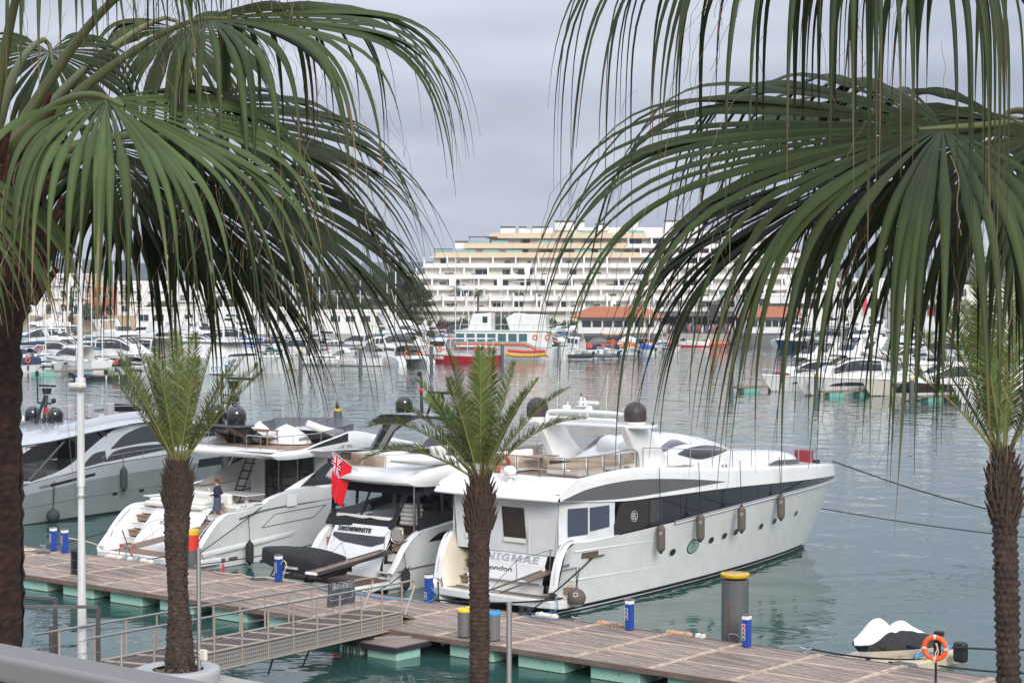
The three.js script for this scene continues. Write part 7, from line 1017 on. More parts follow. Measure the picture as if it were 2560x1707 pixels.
// ================================================================ stepped white apartment block
const plaster = mat(C(0.80, 0.765, 0.70), 0.85, { map: T.grime }), plasterB = mat(C(0.72, 0.58, 0.40), 0.85, { map: T.grime }), plasterW = mat(C(0.82, 0.80, 0.77), 0.85, { map: T.grime }), paneMat = phys(C(0.035, 0.04, 0.045), 0.15), awn = mat(C(0.55, 0.5, 0.42), 0.8), woodDark = mat(C(0.09, 0.05, 0.035), 0.8), tileRed = mat(C(0.42, 0.15, 0.075), 0.8), greenGlass = phys(C(0.25, 0.42, 0.38), 0.1), curtain = mat(C(0.5, 0.48, 0.45), 0.8);
{
  const o = thing('terraced_apartment_block', 'long white stepped apartment block with planted terraces above the harbour', 'building', V3(0, 0, -452)), r = rng(8);
  const tiers = [[LAND, 6.3, -38, 77, 0, 'w'], [6.3, 8.75, -34, 76, 3, 'w'], [8.75, 11.3, -30, 75, 6, 'w'], [11.3, 13.9, -28.5, 74, 9, 'w'], [13.9, 16.6, -21, 72, 12, 'w'], [16.6, 19.1, -19, 70, 15, 'b'], [19.1, 21.4, -11.5, 68, 18, 'b'], [21.4, 23.9, -5.5, 66, 20, 'b'], [23.9, 26.0, 3.5, 40, 24, 'w']];
  const pot = clump([[0, 0.25, 0, 0.6, 0.25, 0.3]], 46, 0.16, 44);
  tiers.forEach(([y0, y1, x0, x1, dz, tone], t) => {
    const last = t === tiers.length - 1, h = y1 - y0, zf = -dz, wallZ = zf - 1.9, beigeTo = 31;
    part(o, 'storey_wall', [box(x1 - x0, h, 22 - t, (x0 + x1) / 2, y0 + h / 2, wallZ - (22 - t) / 2)], tone === 'b' ? mat(C(0.74, 0.68, 0.6), 0.85, { map: T.grime }) : plaster);
    if (last) return;
    part(o, 'terrace_slab', box(x1 - x0 + 1.5, 0.3, 3.4, (x0 + x1) / 2, y1 - 0.15, zf - 1.5), plaster);
    const bay = 5.4, n = Math.floor((x1 - x0) / bay), tn = tiers[t + 1];
    for (let i = 0; i < n; i++) {
      const bx = x0 + (i + 0.5) * (x1 - x0) / n, bw = (x1 - x0) / n, be = tone === 'b' && bx < beigeTo;
      part(o, 'balcony_parapet', box(bw - (be ? 0.02 : 0.5), be ? 1.25 : 0.95, 0.35, bx, y1 + (be ? 0.35 : 0.32), zf + 0.12 + (i % 2 ? 0.12 : 0)), be ? plasterB : plasterW);
      if (!be) part(o, 'parapet_pier', box(0.45, 1.25, 0.7, bx - bw / 2, y1 + 0.4, zf), plaster);
      if (r() < 0.62 && t < 7) { const p = part(o, 'planter_shrub', pot, foliage[r() < 0.12 ? 3 : (r() * 3) | 0]); p.position.set(bx + (r() - 0.5) * 2, y1 + 0.8, zf - 0.25); p.scale.set(0.8 + r() * 1.6, 0.6 + r() * 1.5, 1.2); }
      // dividing walls between terraces, sloping down to the parapet
      if (!be) part(o, 'terrace_divider', prism([[0.2, y1], [2.6, y1], [2.6, y1 + h * 0.92], [1.6, y1 + h * 0.92], [0.2, y1 + 1.0]], 0.3, bx - bw / 2).translate(0, 0, zf), plasterW);
      const ww = 1.5 + r() * 2.0, wh = Math.min(1.9, h - 0.6);
      if (r() < 0.7) { const w = part(o, 'window', box(ww, wh, 0.12, bx + (r() - 0.5) * 1.2, y0 + 0.1 + wh / 2, wallZ + 0.02), r() < 0.35 ? curtain : r() < 0.15 ? greenGlass : paneMat); part(w, 'mullion', box(0.07, wh, 0.06, w.geometry.boundingBox ? 0 : bx + (r() - 0.5) * 0.5, y0 + 0.1 + wh / 2, wallZ + 0.1), plasterW); }
      if (r() < 0.1 && t > 2) part(o, 'pergola', [box(bw * 0.8, 0.16, 2.2, bx, y1 + 2.1, zf - 1.3), box(0.15, 2.0, 0.15, bx - bw * 0.38, y1 + 1.1, zf - 0.3), box(0.15, 2.0, 0.15, bx + bw * 0.38, y1 + 1.1, zf - 0.3)], woodDark);
      if (r() < 0.1) part(o, 'awning', box(bw * 0.6, 0.08, 1.5, bx, y0 + 2.0, wallZ + 0.9, 0.25, 0, 0), awn);
      if (be && r() < 0.4) part(o, 'glass_screen', box(bw * 0.7, 0.7, 0.05, bx, y1 + 1.2, zf + 0.1), greenGlass);
      if (!be && r() < 0.16) part(o, 'stair_ramp', prism([[-3.0, tn[0] - h - 0.3], [0.4, tn[0] - h], [0.4, y1 - 0.2], [-0.1, y1 - 0.2]], 1.3, bx).translate(0, 0, zf), plasterW);
    }
  });
  for (const [x, w, h, y] of [[-11.5, 5, 0.9, 21.5], [-1, 3.6, 2.0, 24], [2.6, 1.8, 2.0, 24], [7, 4, 2.0, 24.0], [13, 5, 1.4, 26], [17, 1.6, 1.4, 26], [22, 3, 0.7, 26], [30, 2, 1.6, 26], [40, 5, 3.0, 24.5], [46, 2, 3.2, 24.5], [52, 6, 1.6, 24.2], [60, 3, 1.6, 24]]) { const c = part(o, 'chimney', box(w, h + 0.6, 2.4, x, y + h / 2, -26), plasterW); part(c, 'chimney_cap', box(w + 0.1, 0.45, 2.5, x, y + h + 0.45, -26), M.greyPaint); }
  part(o, 'roof_house', [box(30, 2.4, 8, 24, 25.2, -30), box(12, 2.0, 6, 45, 24.6, -29)], plasterW);
  part(o, 'roof_canopy', [box(7, 0.15, 4, -7, 23.9, -20), box(0.15, 2.4, 0.15, -10.3, 22.7, -18.2), box(0.15, 2.4, 0.15, -3.6, 22.7, -18.2), box(4.5, 0.12, 3, -16.5, 20.9, -16), box(0.12, 1.8, 0.12, -18.6, 20, -14.6)], woodDark);
}
// ================================================================ other buildings
function house(name, label, x0, x1, y0, y1, d, dep, m, floors, bays, o2 = {}) {
  const o = thing(name, label, 'building', V3(0, 0, -d), 0, o2.group), w = x1 - x0, fh = (y1 - y0) / floors, r = rng(Math.round(x0 * 13 + d));
  part(o, 'wall', box(w, y1 - LAND + 1, dep, (x0 + x1) / 2, (y1 + LAND - 1) / 2, -dep / 2), m);
  part(o, 'parapet', box(w + 0.3, 0.5, dep + 0.3, (x0 + x1) / 2, y1 + 0.05, -dep / 2), o2.trim ?? m);
  for (let f = 0; f < floors; f++) for (let b = 0; b < bays; b++) {
    const x = x0 + (b + 0.5) * w / bays, y = y0 + f * fh + fh * 0.5, ww = o2.ww ?? 1.1, hh = o2.hh ?? fh * 0.55; if (r() < (o2.skip ?? 0.1)) continue;
    if (o2.arch && f === 0) { const a = part(o, 'arch_opening', [box(1.6, fh * 0.5, 0.1, x, y0 + fh * 0.25, 0.03), cyl(0.8, 0.8, 0.1, x, y0 + fh * 0.5, 0.03, 16, Math.PI / 2)], mat(C(0.06, 0.05, 0.045), 0.9)); continue; }
    const q = part(o, 'window', box(ww, hh, 0.1, x, y, 0.03), paneMat); part(q, 'window_frame', [box(0.06, hh, 0.05, x, y, 0.1), box(ww + 0.2, 0.1, 0.12, x, y - hh / 2, 0.09)], plasterW);
    if (o2.balcony && f > 0 && b % 2 === 0) part(o, 'balcony', [box(w / bays * 1.5, 0.15, 1.0, x + w / bays * 0.4, y - hh / 2 - 0.1, 0.5), ...span(0, 1, 9).map((s) => box(0.05, 0.9, 0.05, x - w / bays * 0.35 + s * w / bays * 1.5, y - hh / 2 + 0.4, 0.95)), box(w / bays * 1.5, 0.06, 0.06, x + w / bays * 0.4, y - hh / 2 + 0.85, 0.95)], plasterW);
  }
  return o;
}
{
  const red = mat(C(0.36, 0.12, 0.06), 0.85, { map: T.grime }), ochre = mat(C(0.72, 0.50, 0.20), 0.85, { map: T.grime }), tan = mat(C(0.52, 0.39, 0.26), 0.9, { map: T.grime }), G = 'white houses at the left shore';
  house('white_house', 'tall white house with arches behind the left flagpole', -111, -95, 5.7, 14.5, 431, 12, plasterW, 3, 5, { arch: true, balcony: true, group: G }); house('white_house', 'plain white house end farthest left beside the palm trunk', -122, -111.4, 5.7, 14.9, 428, 12, plasterW, 3, 3, { skip: 0.5, group: G });
  house('ochre_house', 'narrow ochre house between the white house and the red one', -94.8, -93, 5.7, 13.3, 433, 10, ochre, 3, 1); house('red_house', 'terracotta red house front among the white houses', -93.2, -88, 5.7, 11.4, 430, 10, red, 2, 2, { arch: true });
  house('white_house', 'long white house with balconies right of the red house', -88, -62, 5.7, 12.8, 432, 12, plasterW, 3, 8, { balcony: true, group: G }); house('white_house', 'white house with low towers behind the drooping leaves', -61.5, -48, 5.7, 12.2, 436, 12, plaster, 3, 5, { group: G });
  solo('retaining_wall', box(90, 3.6, 1, -85, LAND + 1.8, -424), tan, 'tan retaining wall below the white houses', 'wall');
  house('harbour_office', 'long low white harbour building with dark windows', -78, -43, 3.4, 7.2, 402, 9, plasterW, 1, 11, { ww: 2.0, hh: 1.4, trim: plaster }); house('harbour_office', 'low white harbour building right of the blue awning', -42, -26, 3.4, 6.6, 408, 8, plasterW, 1, 5, { ww: 2.0, hh: 1.3, trim: plaster });
  { const a = thing('blue_awning', 'bright blue awning on the low harbour building', 'awning', V3(-58, 4.2, -401.4)); part(a, 'canopy', sheet(span(0, 1, 12).map((s) => span(0, 1, 4).map((t) => [-1.8 + 3.6 * s, 0.9 * Math.sin(Math.PI * Math.min(1, 0.2 + s * 0.8 + 0.0) * 0.9) * (1 - 0.5 * t) + 0.2, t * 1.4]))), mat(C(0.01, 0.09, 0.5), 0.6)); part(a, 'frame', [bar([-1.8, 0, 1.4], [-1.8, 0, 0], 0.05), bar([1.8, 0, 1.4], [1.8, 0, 0], 0.05)], M.greyPaint); }
  // shops and houses right of the apartment block
  const GR = 'shops at the right of the harbour'; house('shop_row', 'two-storey white shop row with dark fronts right of the apartment block', 52, 84, LAND, 10.0, 440, 12, plasterW, 2, 9, { ww: 2.4, group: GR }); house('shop_row', 'shop row with red fascia behind the right masts', 84.5, 112, LAND, 8.6, 432, 12, plaster, 2, 8, { ww: 2.2, group: GR }); house('white_house', 'white house block above the right shop rows', 70, 100, 9, 13.6, 470, 14, plasterW, 2, 8, { group: 'white houses at the right shore' }); house('white_house', 'white house at the far right behind the date palm', 104, 128, LAND, 12.0, 468, 14, plaster, 3, 7, { group: 'white houses at the right shore' });
  const sign = (l, x, y, d, w, h, c, txt) => { const s = thing('shop_sign', l, 'sign', V3(x, y, -d), 0, 'signs on the shop rows'); part(s, 'board', box(w, h, 0.15), mat(C(...c), 0.6)); part(s, 'edge', box(w + 0.1, 0.08, 0.18, 0, -h / 2, 0), M.greyPaint); };
  sign('red shop sign board on the right shop row', 92, 6.2, 431.6, 9, 1.2, [0.35, 0.02, 0.02]); sign('tall narrow red banner on the shop front', 80, 7.4, 439.4, 1.0, 3.6, [0.55, 0.03, 0.05]); sign('purple shop sign at the right', 103, 6.4, 431.6, 5, 1.2, [0.16, 0.06, 0.2]); sign('dark shop sign above the arcade', 62, 7.6, 439.4, 9, 0.9, [0.03, 0.03, 0.03]); sign('black notice board standing before the arcade', 43.0, 6.4, 414, 1.8, 3.4, [0.015, 0.015, 0.015]); sign('white vertical banner beside the red one', 76.5, 7.4, 439.4, 1.2, 3.8, [0.7, 0.7, 0.75]);
  // dark arcade under the terraces with a crowd before it
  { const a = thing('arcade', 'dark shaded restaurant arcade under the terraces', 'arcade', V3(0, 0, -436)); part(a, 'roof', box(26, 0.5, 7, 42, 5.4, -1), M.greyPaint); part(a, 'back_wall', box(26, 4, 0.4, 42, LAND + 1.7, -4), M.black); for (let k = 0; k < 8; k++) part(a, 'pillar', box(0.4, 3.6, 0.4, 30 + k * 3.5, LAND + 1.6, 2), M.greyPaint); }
  { const r = rng(66), geos = [], col = []; const body = merge([lathe([[0, 0], [0.16, 0.02], [0.2, 0.5], [0.24, 1.2], [0.1, 1.45], [0.06, 1.5]], 6), ball(0.12, 0, 1.6, 0, 6)]); const m = new THREE.InstancedMesh(body, mat(C(1), 0.8), 150), c = new THREE.Color(); for (let i = 0; i < 150; i++) { const x = 28 + r() * 27, z = -(408 + r() * 22), s = 0.95 + r() * 0.15; m.setMatrixAt(i, new THREE.Matrix4().compose(V3(x, LAND, z), new THREE.Quaternion(), V3(s, s, s))); const p = [[0.5, 0.45, 0.42], [0.05, 0.06, 0.12], [0.4, 0.08, 0.06], [0.3, 0.2, 0.15], [0.08, 0.14, 0.28], [0.6, 0.55, 0.5], [0.03, 0.03, 0.03]][(r() * 7) | 0]; m.setColorAt(i, c.setRGB(...p)); } m.name = 'crowd'; m.castShadow = m.receiveShadow = true; scene.add(m); tag(m, 'crowd of people on the quay before the dark arcade', 'crowd', null, 'stuff'); }
  // pavilions with tiled hip roofs
  const pav = (label, x0, x1, d, y0) => { const o = thing('tiled_pavilion', label, 'building', V3((x0 + x1) / 2, y0, -d)), w = x1 - x0, dp = 9, n = 22; part(o, 'wall', box(w - 3, 3.4, dp - 3, 0, 1.5, 0), plasterW); for (let k = 0; k < 7; k++) part(o, 'window', box((w - 5) / 8, 1.3, 0.1, -w / 2 + 3.2 + k * (w - 5.2) / 6.6, 1.9, dp / 2 - 1.46), paneMat);
    const roofRow = (a, b, hx0, hx1, z0, z1, ya, yb) => sheet([[[-hx0, ya, z0], [hx0, ya, z0]], [[-hx1, yb, z1], [hx1, yb, z1]]]); part(o, 'roof_plane', roofRow(0, 0, w / 2, w / 2 - 4, dp / 2, 0, 3.2, 5.3), tileRed); part(o, 'roof_plane', roofRow(0, 0, w / 2, w / 2 - 4, -dp / 2, 0, 3.2, 5.3), tileRed); for (const s of [-1, 1]) part(o, 'roof_plane', sheet([[[s * w / 2, 3.2, -dp / 2], [s * w / 2, 3.2, dp / 2]], [[s * (w / 2 - 4), 5.3, 0], [s * (w / 2 - 4), 5.3, 0.01]]]), tileRed);
    for (let k = 0; k <= w / 0.5; k++) { const x = -w / 2 + k * 0.5, t = clamp((w / 2 - Math.abs(x)) / 4); part(o, 'roof_tile_row', bar([x, 3.25, dp / 2], [x, 3.25 + 2.1 * t, dp / 2 * (1 - t)], 0.13, 5), tileRed); } part(o, 'eave', box(w, 0.14, dp, 0, 3.12, 0), woodDark); part(o, 'deck', box(w, 0.6, dp + 1, 0, -0.3, 0), M.greyPaint); };
  pav('restaurant pavilion with red tiled roof behind the orange boats', 11.8, 31, 393, 2.4); pav('second pavilion with red tiled roof beside the pale tender', 46, 60.5, 396, 2.4);
  { const r = rng(12); for (let k = 0; k < 26; k++) { const s = 0.6 + r() * 0.7, x = 38 + k * 0.62; solo('quay_rock', new THREE.DodecahedronGeometry(s, 0).scale(1.2, 0.75, 1).rotateY(r() * 6).translate(x, 0.25 + 0.3 * r(), -399 + (x - 46) * 0.1 - r()), mat(C(0.36, 0.27, 0.19), 0.95, { map: T.grime }), ORD[k] + ' pale boulder from the left in the quay rock bank', 'rock', 'rocks along the quay edge'); } }
}
// ================================================================ greenery
{
  const r = rng(91); tree('large dark pine standing left of the apartment block', -27.8, 455, 15.5, 9.5, 'pine', foliage[1]); tree('dark rounded tree behind the long white house', -88, 462, 12.5, 7.5, 'round', foliage[1]); tree('rounded tree before the tall white house arches', -107, 418, 7, 5.5, 'round', foliage[1]); tree('cypress beside the red house', -95.5, 420, 9.5, 1.6, 'cypress', foliage[1]); tree('bushy tree below the red house', -91, 419, 6.5, 5, 'round', foliage[2]);
  { const rows = span(-84, -18, 20).map((x) => span(0, 1, 6).map((t) => [x, LAND - 0.5 + 9 * smooth(t) * (0.6 + 0.5 * fbm(x * 0.08, t * 2, 3, 3)) * sstep(-90, -70, x) * (1 - sstep(-34, -17, x) * 0.6), -418 - 50 * t])); structure('wooded_slope', sheet(rows), mat(C(0.10, 0.095, 0.05), 0.95, { map: T.grime })); }
for (let k = 0; k < 26; k++) { const x = -76 + k * 2.2 + (r() - 0.5) * 2, d = 424 + (k * 17 % 40); tree(ORD[k] + ' tree from the left on the wooded slope behind the low harbour building', x, d, 6 + r() * 5, 4.5 + r() * 3.5, r() < 0.3 ? 'pine' : r() < 0.2 ? 'cypress' : 'round', foliage[r() < 0.5 ? 1 : r() < 0.5 ? 2 : 0], LAND + (d - 418) * 0.13); }
  for (let k = 0; k < 12; k++) tree(ORD[k] + ' dark tree from the left along the ridge right of the apartment block', 78 + k * 4.6 + r() * 2, 500 + r() * 30, 9 + r() * 4, 6 + r() * 3, r() < 0.4 ? 'pine' : 'round', foliage[1]);
  for (let k = 0; k < 17; k++) shrub(ORD[k] + ' shrub from the left below the white terraces', -36 + k * 3.3 + (r() - 0.5) * 1.6, 440 - r() * 4, 3 + r() * 3.5, 1.6 + r() * 2.2, foliage[[0, 3, 0, 0, 1, 0, 3, 0][k % 8]]);
  farPalm('tall quay palm left of the white car park', -12.6, 432, 9.6, 0.9); farPalm('quay palm with hanging fronds before the terraces', -7.5, 428, 8.6, 1.15); for (let k = 0; k < 5; k++) farPalm(ORD[k] + ' small palm from the left before the dark arcade', 27 + k * 4.7, 424 - k % 2 * 4, 6.0 + r() * 1.2, 0.95); farPalm('thick palm standing at the quay corner', 49.5, 402, 8.5, 1.1); for (let k = 0; k < 4; k++) farPalm(ORD[k] + ' palm from the left among the right shops', 63 + k * 11, 424, 8 + r() * 2.5, 1.1); farPalm('thin palm before the white house at far left', -106, 414, 8.2, 0.8); farPalm('thin palm right of the red house', -82.5, 416, 9, 0.8);
}
// ================================================================ cars and lamp posts on the far quay
{
  const tyre = new THREE.CylinderGeometry(0.33, 0.33, 0.22, 14).rotateZ(Math.PI / 2), rim = new THREE.CylinderGeometry(0.19, 0.19, 0.235, 10).rotateZ(Math.PI / 2);
  const bodyG = prism([[-2.15, 0.3], [-2.2, 0.75], [-2.0, 0.95], [-0.9, 1.0], [1.2, 0.98], [2.0, 0.85], [2.2, 0.6], [2.15, 0.3]], 1.75, 0, 0.08), cabG = prism([[-1.9, 0.95], [-1.4, 1.45], [0.1, 1.5], [1.15, 0.97]], 1.5, 0, 0.08), glG = prism([[-1.75, 0.98], [-1.35, 1.4], [0.05, 1.44], [0.95, 0.99]], 1.56, 0, 0.02);
  const cols = [['white', [0.7, 0.7, 0.69]], ['dark grey', [0.03, 0.032, 0.036]], ['dark red', [0.14, 0.015, 0.02]], ['silver', [0.4, 0.41, 0.42]], ['black', [0.012, 0.012, 0.014]]], paint = cols.map(([, c]) => phys(C(...c), 0.3, { clearcoat: 0.8 }));
  const spots = [[-22.5, 0], [-17.2, 2], [-12.8, 1], [-8.5, 3], [-4.2, 4], [7.5, 0], [10.2, 3], [13.2, 0], [16.5, 1], [19.2, 3], [-28.5, 3], [-33, 1], [62, 1], [67, 0], [72, 3], [77, 1], [83, 0]];
  spots.forEach(([x, k], i) => { const o = thing('parked_car', `${cols[k][0]} car, ${ORD[i]} of the cars parked along the far quay`, 'car', V3(x, LAND + 0.01, -(413 + (i % 2))), Math.PI / 2 + (x > 5 ? 0.9 : 0.05) + (i % 3) * 0.05, 'cars parked along the far quay'); part(o, 'body', bodyG, paint[k]); part(o, 'cabin', cabG, paint[k]); part(o, 'window', glG, M.glassFar); for (const [wx, wz] of [[0.8, 1.4], [-0.8, 1.4], [0.8, -1.35], [-0.8, -1.35]]) { const w = part(o, 'wheel', tyre, M.rubber); w.position.set(wx, 0.33, wz); part(w, 'rim', rim, M.steel); } for (const s of [-0.6, 0.6]) { part(o, 'headlight', box(0.3, 0.14, 0.1, s, 0.72, -2.12), M.gelCool); part(o, 'tail_light', box(0.25, 0.16, 0.08, s, 0.8, 2.14), M.red); } });
  const lamp = (label, x, d, h) => { const o = thing('lamp_post', label, 'lamp post', V3(x, LAND, -d), 0, 'lamp posts on the far quay'); part(o, 'pole', cyl(0.06, 0.12, h, 0, h / 2, 0, 8), M.gelCool); part(o, 'arm', bar([-1.1, h, 0], [1.1, h, 0], 0.05, 6), M.gelCool); for (const s of [-1.1, 1.1]) part(o, 'lamp_head', rbox(0.5, 0.12, 0.25, s, h - 0.02, 0, 0.05), M.gelCool); };
  [[-55.5, 395, 9], [-36, 400, 9], [-31, 396, 16], [-9.5, 425, 10.5], [1.5, 424, 11], [12, 424, 11.5], [26, 420, 11], [47, 408, 12], [58, 405, 11]].forEach(([x, d, h], i) => lamp(ORD[i] + ' white lamp post from the left along the far quay', x, d, h));
}
// ================================================================ boats across the harbour (bow along -z, waterline at y = 0)
const hullMats = { white: M.gelCool, cream: phys(C(0.74, 0.68, 0.57), 0.3, { map: T.grime }), navy: phys(C(0.012, 0.022, 0.06), 0.2, { clearcoat: 0.7 }), black: M.gloss, grey: phys(C(0.30, 0.32, 0.33), 0.3, { clearcoat: 0.4 }), red: phys(C(0.45, 0.015, 0.02), 0.35), orange: phys(C(0.75, 0.13, 0.015), 0.4), pale: phys(C(0.45, 0.52, 0.53), 0.3) };
const clothMats = { black: M.canvas, navy: mat(C(0.015, 0.028, 0.075), 0.8), blue: mat(C(0.02, 0.10, 0.38), 0.8), cream: M.vinyl, grey: mat(C(0.13, 0.135, 0.14), 0.8), teal: mat(C(0.03, 0.16, 0.24), 0.8), wine: mat(C(0.16, 0.012, 0.03), 0.7) };
function motorBoat(label, o) {
  const { L, B = L * 0.29, sh = L * 0.11 + 0.25, hull = 'white', fly = false, arch = false, canvas = 'black', cover = null, hard = false, house = false, band = false, group, name = 'moored_motor_boat' } = o;
  const q = new THREE.Group(); q.name = name; tag(q, label, 'boat', group);
  const h = makeHull({ L, Lw: L * 0.88, B, yb: -0.25, sheer: [[-L / 2, sh * 0.82], [0, sh * 0.9], [L / 2, sh * 1.12]], f0: -L / 2, pw: 2.5, pe: 0.75, wl: 0.84, flare: 1.1, nt: 18, ns: 5 }), yS = h.yTop, hb = (f) => h.bd((f + L / 2) / L), k = L / 12;
  part(q, 'hull', [h.side(0.12, 1), mirrorX(h.side(0.12, 1)), h.transom()], hullMats[hull]); part(q, 'boot_stripe', [h.side(0, 0.2), mirrorX(h.side(0, 0.2))], M.antifoul);
  part(q, 'gunwale', [tube(span(-L / 2, L / 2, 9).map((f) => [hb(f) + 0.02, yS(f), -f]), 0.05 * k, 24, 5), tube(span(-L / 2, L / 2, 9).map((f) => [-hb(f) - 0.02, yS(f), -f]), 0.05 * k, 24, 5)], M.gel);
  part(q, 'deck', sheet(span(L * -0.05, L / 2, 10).map((f) => [-1, -0.5, 0, 0.5, 1].map((a) => [a * Math.max(0, hb(f) - 0.03), yS(f) - 0.03 + 0.12 * k * (1 - a * a), -f]))), M.gel); part(q, 'cockpit_floor', box(B * 0.9, 0.06, L * 0.45, 0, sh * 0.5, L * 0.27), M.vinyl); part(q, 'cockpit_seat', [rbox(B * 0.7, 0.45 * k, 0.6 * k, 0, sh * 0.5 + 0.25, L * 0.4, 0.08), rbox(0.6 * k, 0.6 * k, 0.6 * k, B * 0.2, sh * 0.5 + 0.4, L * 0.12, 0.08)], M.vinyl);
  if (o.ports !== 0) part(q, 'hull_window', both(sidePatch(L * -0.1, L * 0.24, () => sh * 0.5, (f) => sh * 0.5 + sh * 0.22 * Math.sin(Math.PI * clamp((f / L + 0.1) / 0.34)) ** 0.4, h.half, 0.01, 10, 2)), M.glassFar);
  if (band) part(q, 'hull_band', both(sidePatch(-L * 0.45, L * 0.49, () => sh * 0.45, (f) => yS(f) - 0.1, h.half, 0.012, 14, 2)), M.gloss);
  const ct = house ? curve([[-L * 0.2, sh + 2.0], [L * 0.1, sh + 2.05], [L * 0.17, sh + 1.1], [L * 0.3, sh + 0.5], [L * 0.36, sh + 0.15]]) : fly ? curve([[-L * 0.22, sh + 1.75 * k], [L * 0.05, sh + 1.75 * k], [L * 0.2, sh + 0.95 * k], [L * 0.36, sh + 0.15]]) : hard ? curve([[-L * 0.2, sh + 1.5 * k], [L * 0.02, sh + 1.6 * k], [L * 0.2, sh + 0.75 * k], [L * 0.38, sh + 0.12]]) : curve([[-L * 0.08, sh + 0.75 * k], [L * 0.05, sh + 0.85 * k], [L * 0.2, sh + 0.5 * k], [L * 0.38, sh + 0.1]]);
  const f0 = fly || hard || house ? -L * 0.22 : -L * 0.08, cw = (f) => Math.max(0.1, Math.min(B * 0.40, hb(f) - 0.2 * k)), cb = (f) => Math.min(sh * 0.85, yS(f) - 0.15), cab = shell(f0, L * 0.38, 14, cw, cb, ct, 0.45, 14);
  part(q, 'cabin', cab.g, M.gel); const wy = (f, a) => lerp(yS(f), ct(f), a);
  const win = (a, b, lo, hi) => sidePatch(a, b, (f) => wy(f, lo), (f) => wy(f, hi), cab.half, 0.02, 10, 2);
  if (house) { for (let s = 0; s < 3; s++) { const a = -L * 0.19 + s * L * 0.1; part(q, 'cabin_window', both(win(a, a + L * 0.08, 0.5, 0.88)), M.glassFar); } } else { const w = win(f0 + L * 0.02, L * 0.2, 0.35, 0.8); part(q, 'cabin_window', both(w), canvas === 'cream' ? M.vinyl : M.glassFar); }
  part(q, 'windscreen', sheet(span(-0.85, 0.85, 8).map((a) => span(L * (house ? 0.1 : 0.04), L * (house ? 0.17 : 0.19), 4).map((f) => [a * cw(f) * 0.97, wy(f, 0.98) * Math.pow(1 - Math.abs(a) ** 4 * 0.2, 0.5) + 0.03, -f - 0.02]))), o.coverGlass ? M.canvas : M.glassFar);
  if (fly) { part(q, 'flybridge', [shell(-L * 0.26, L * 0.1, 8, () => B * 0.36, K0(sh + 1.7 * k), curve([[-L * 0.26, sh + 2.2 * k], [L * 0.02, sh + 2.45 * k], [L * 0.1, sh + 1.9 * k]]), 0.35, 10).g], M.gel); part(q, 'fly_screen', sheet(span(-1, 1, 8).map((a) => [[a * B * 0.3, sh + 2.3 * k, -L * 0.06 + 0.3 * a * a], [a * B * 0.28, sh + 2.75 * k, -L * 0.03 + 0.3 * a * a]])), M.glassFar); part(q, 'fly_overhang', rbox(B * 0.72, 0.14 * k, L * 0.16, 0, sh + 1.72 * k, L * 0.3, 0.05), M.gel); part(q, 'overhang_post', [bar([B * 0.32, sh * 0.8, L * 0.37], [B * 0.32, sh + 1.7 * k, L * 0.36], 0.05), bar([-B * 0.32, sh * 0.8, L * 0.37], [-B * 0.32, sh + 1.7 * k, L * 0.36], 0.05)], M.steel); }
  if (arch || fly) { const ay = sh + (fly ? 2.3 : 0.9) * k, ax = B * 0.34; part(q, 'radar_arch', [prism([[-L * 0.2, ay], [-L * 0.12, ay], [-L * 0.19, ay + 1.05 * k], [-L * 0.26, ay + 1.05 * k]], 0.14 * k, ax), prism([[-L * 0.2, ay], [-L * 0.12, ay], [-L * 0.19, ay + 1.05 * k], [-L * 0.26, ay + 1.05 * k]], 0.14 * k, -ax), rbox(ax * 2 + 0.2, 0.14 * k, L * 0.07, 0, ay + 1.05 * k, L * 0.225, 0.04)], M.gel); part(q, 'radome', lathe(domeShape(0.26 * k, 0.45 * k), 12, 0, ay + 1.1 * k, L * 0.22), o.dark ? M.gloss : M.gel); part(q, 'antenna', [bar([ax, ay + 1.1 * k, L * 0.22], [ax, ay + 3.2 * k, L * 0.26], 0.015, 4)], M.gel); }
  if (hard && !fly) part(q, 'hardtop_roof', shell(-L * 0.26, L * 0.05, 8, () => B * 0.38, (f) => sh + 1.35 * k, curve([[-L * 0.26, sh + 1.55 * k], [0, sh + 1.72 * k], [L * 0.05, sh + 1.5 * k]]), 0.4, 10).g, M.gel);
  if (cover) part(q, 'canopy', sheet(span(-L * 0.44, -L * 0.02, 10).map((f) => span(-1, 1, 12).map((a) => { const t = (f + L * 0.44) / (L * 0.42), top = sh + lerp(0.35, 1.55 * k, Math.sin(t * 2.2) ** 0.7); return [a * B * 0.42, sh * 0.9 + (top - sh * 0.9) * Math.pow(Math.max(0, 1 - Math.abs(a) ** 3), 0.5), -f]; }))), clothMats[cover]);
  part(q, 'bow_rail', [1, -1].map((s) => [tube([0.02, 0.2, 0.35, 0.46, 0.5].map((t) => [s * Math.max(0.05, hb(L * t) - 0.08), yS(L * t) + 0.6 * k, -L * t]), 0.025, 16, 4), ...[0.1, 0.22, 0.33, 0.43].map((t) => bar([s * (hb(L * t) - 0.1), yS(L * t), -L * t], [s * (hb(L * t) - 0.08), yS(L * t) + 0.6 * k, -L * t], 0.02, 4))]).flat(), M.steel);
  if (o.ring) { const r = part(q, 'life_ring', new THREE.TorusGeometry(0.3, 0.09, 8, 18).rotateY(1.57).translate(B * 0.5, sh + 0.5, L * 0.3), M.orange); part(q, 'life_ring', new THREE.TorusGeometry(0.3, 0.09, 8, 18).translate(-B * 0.2, sh + 0.6, L * 0.49), M.orange); }
  for (const t of [-0.3, 0, 0.2]) part(q, 'side_fender', cyl(0.12, 0.12, 0.6, hb(L * t) + 0.12, sh * 0.55, -L * t, 8), hull === 'white' ? clothMats.navy : M.gel);
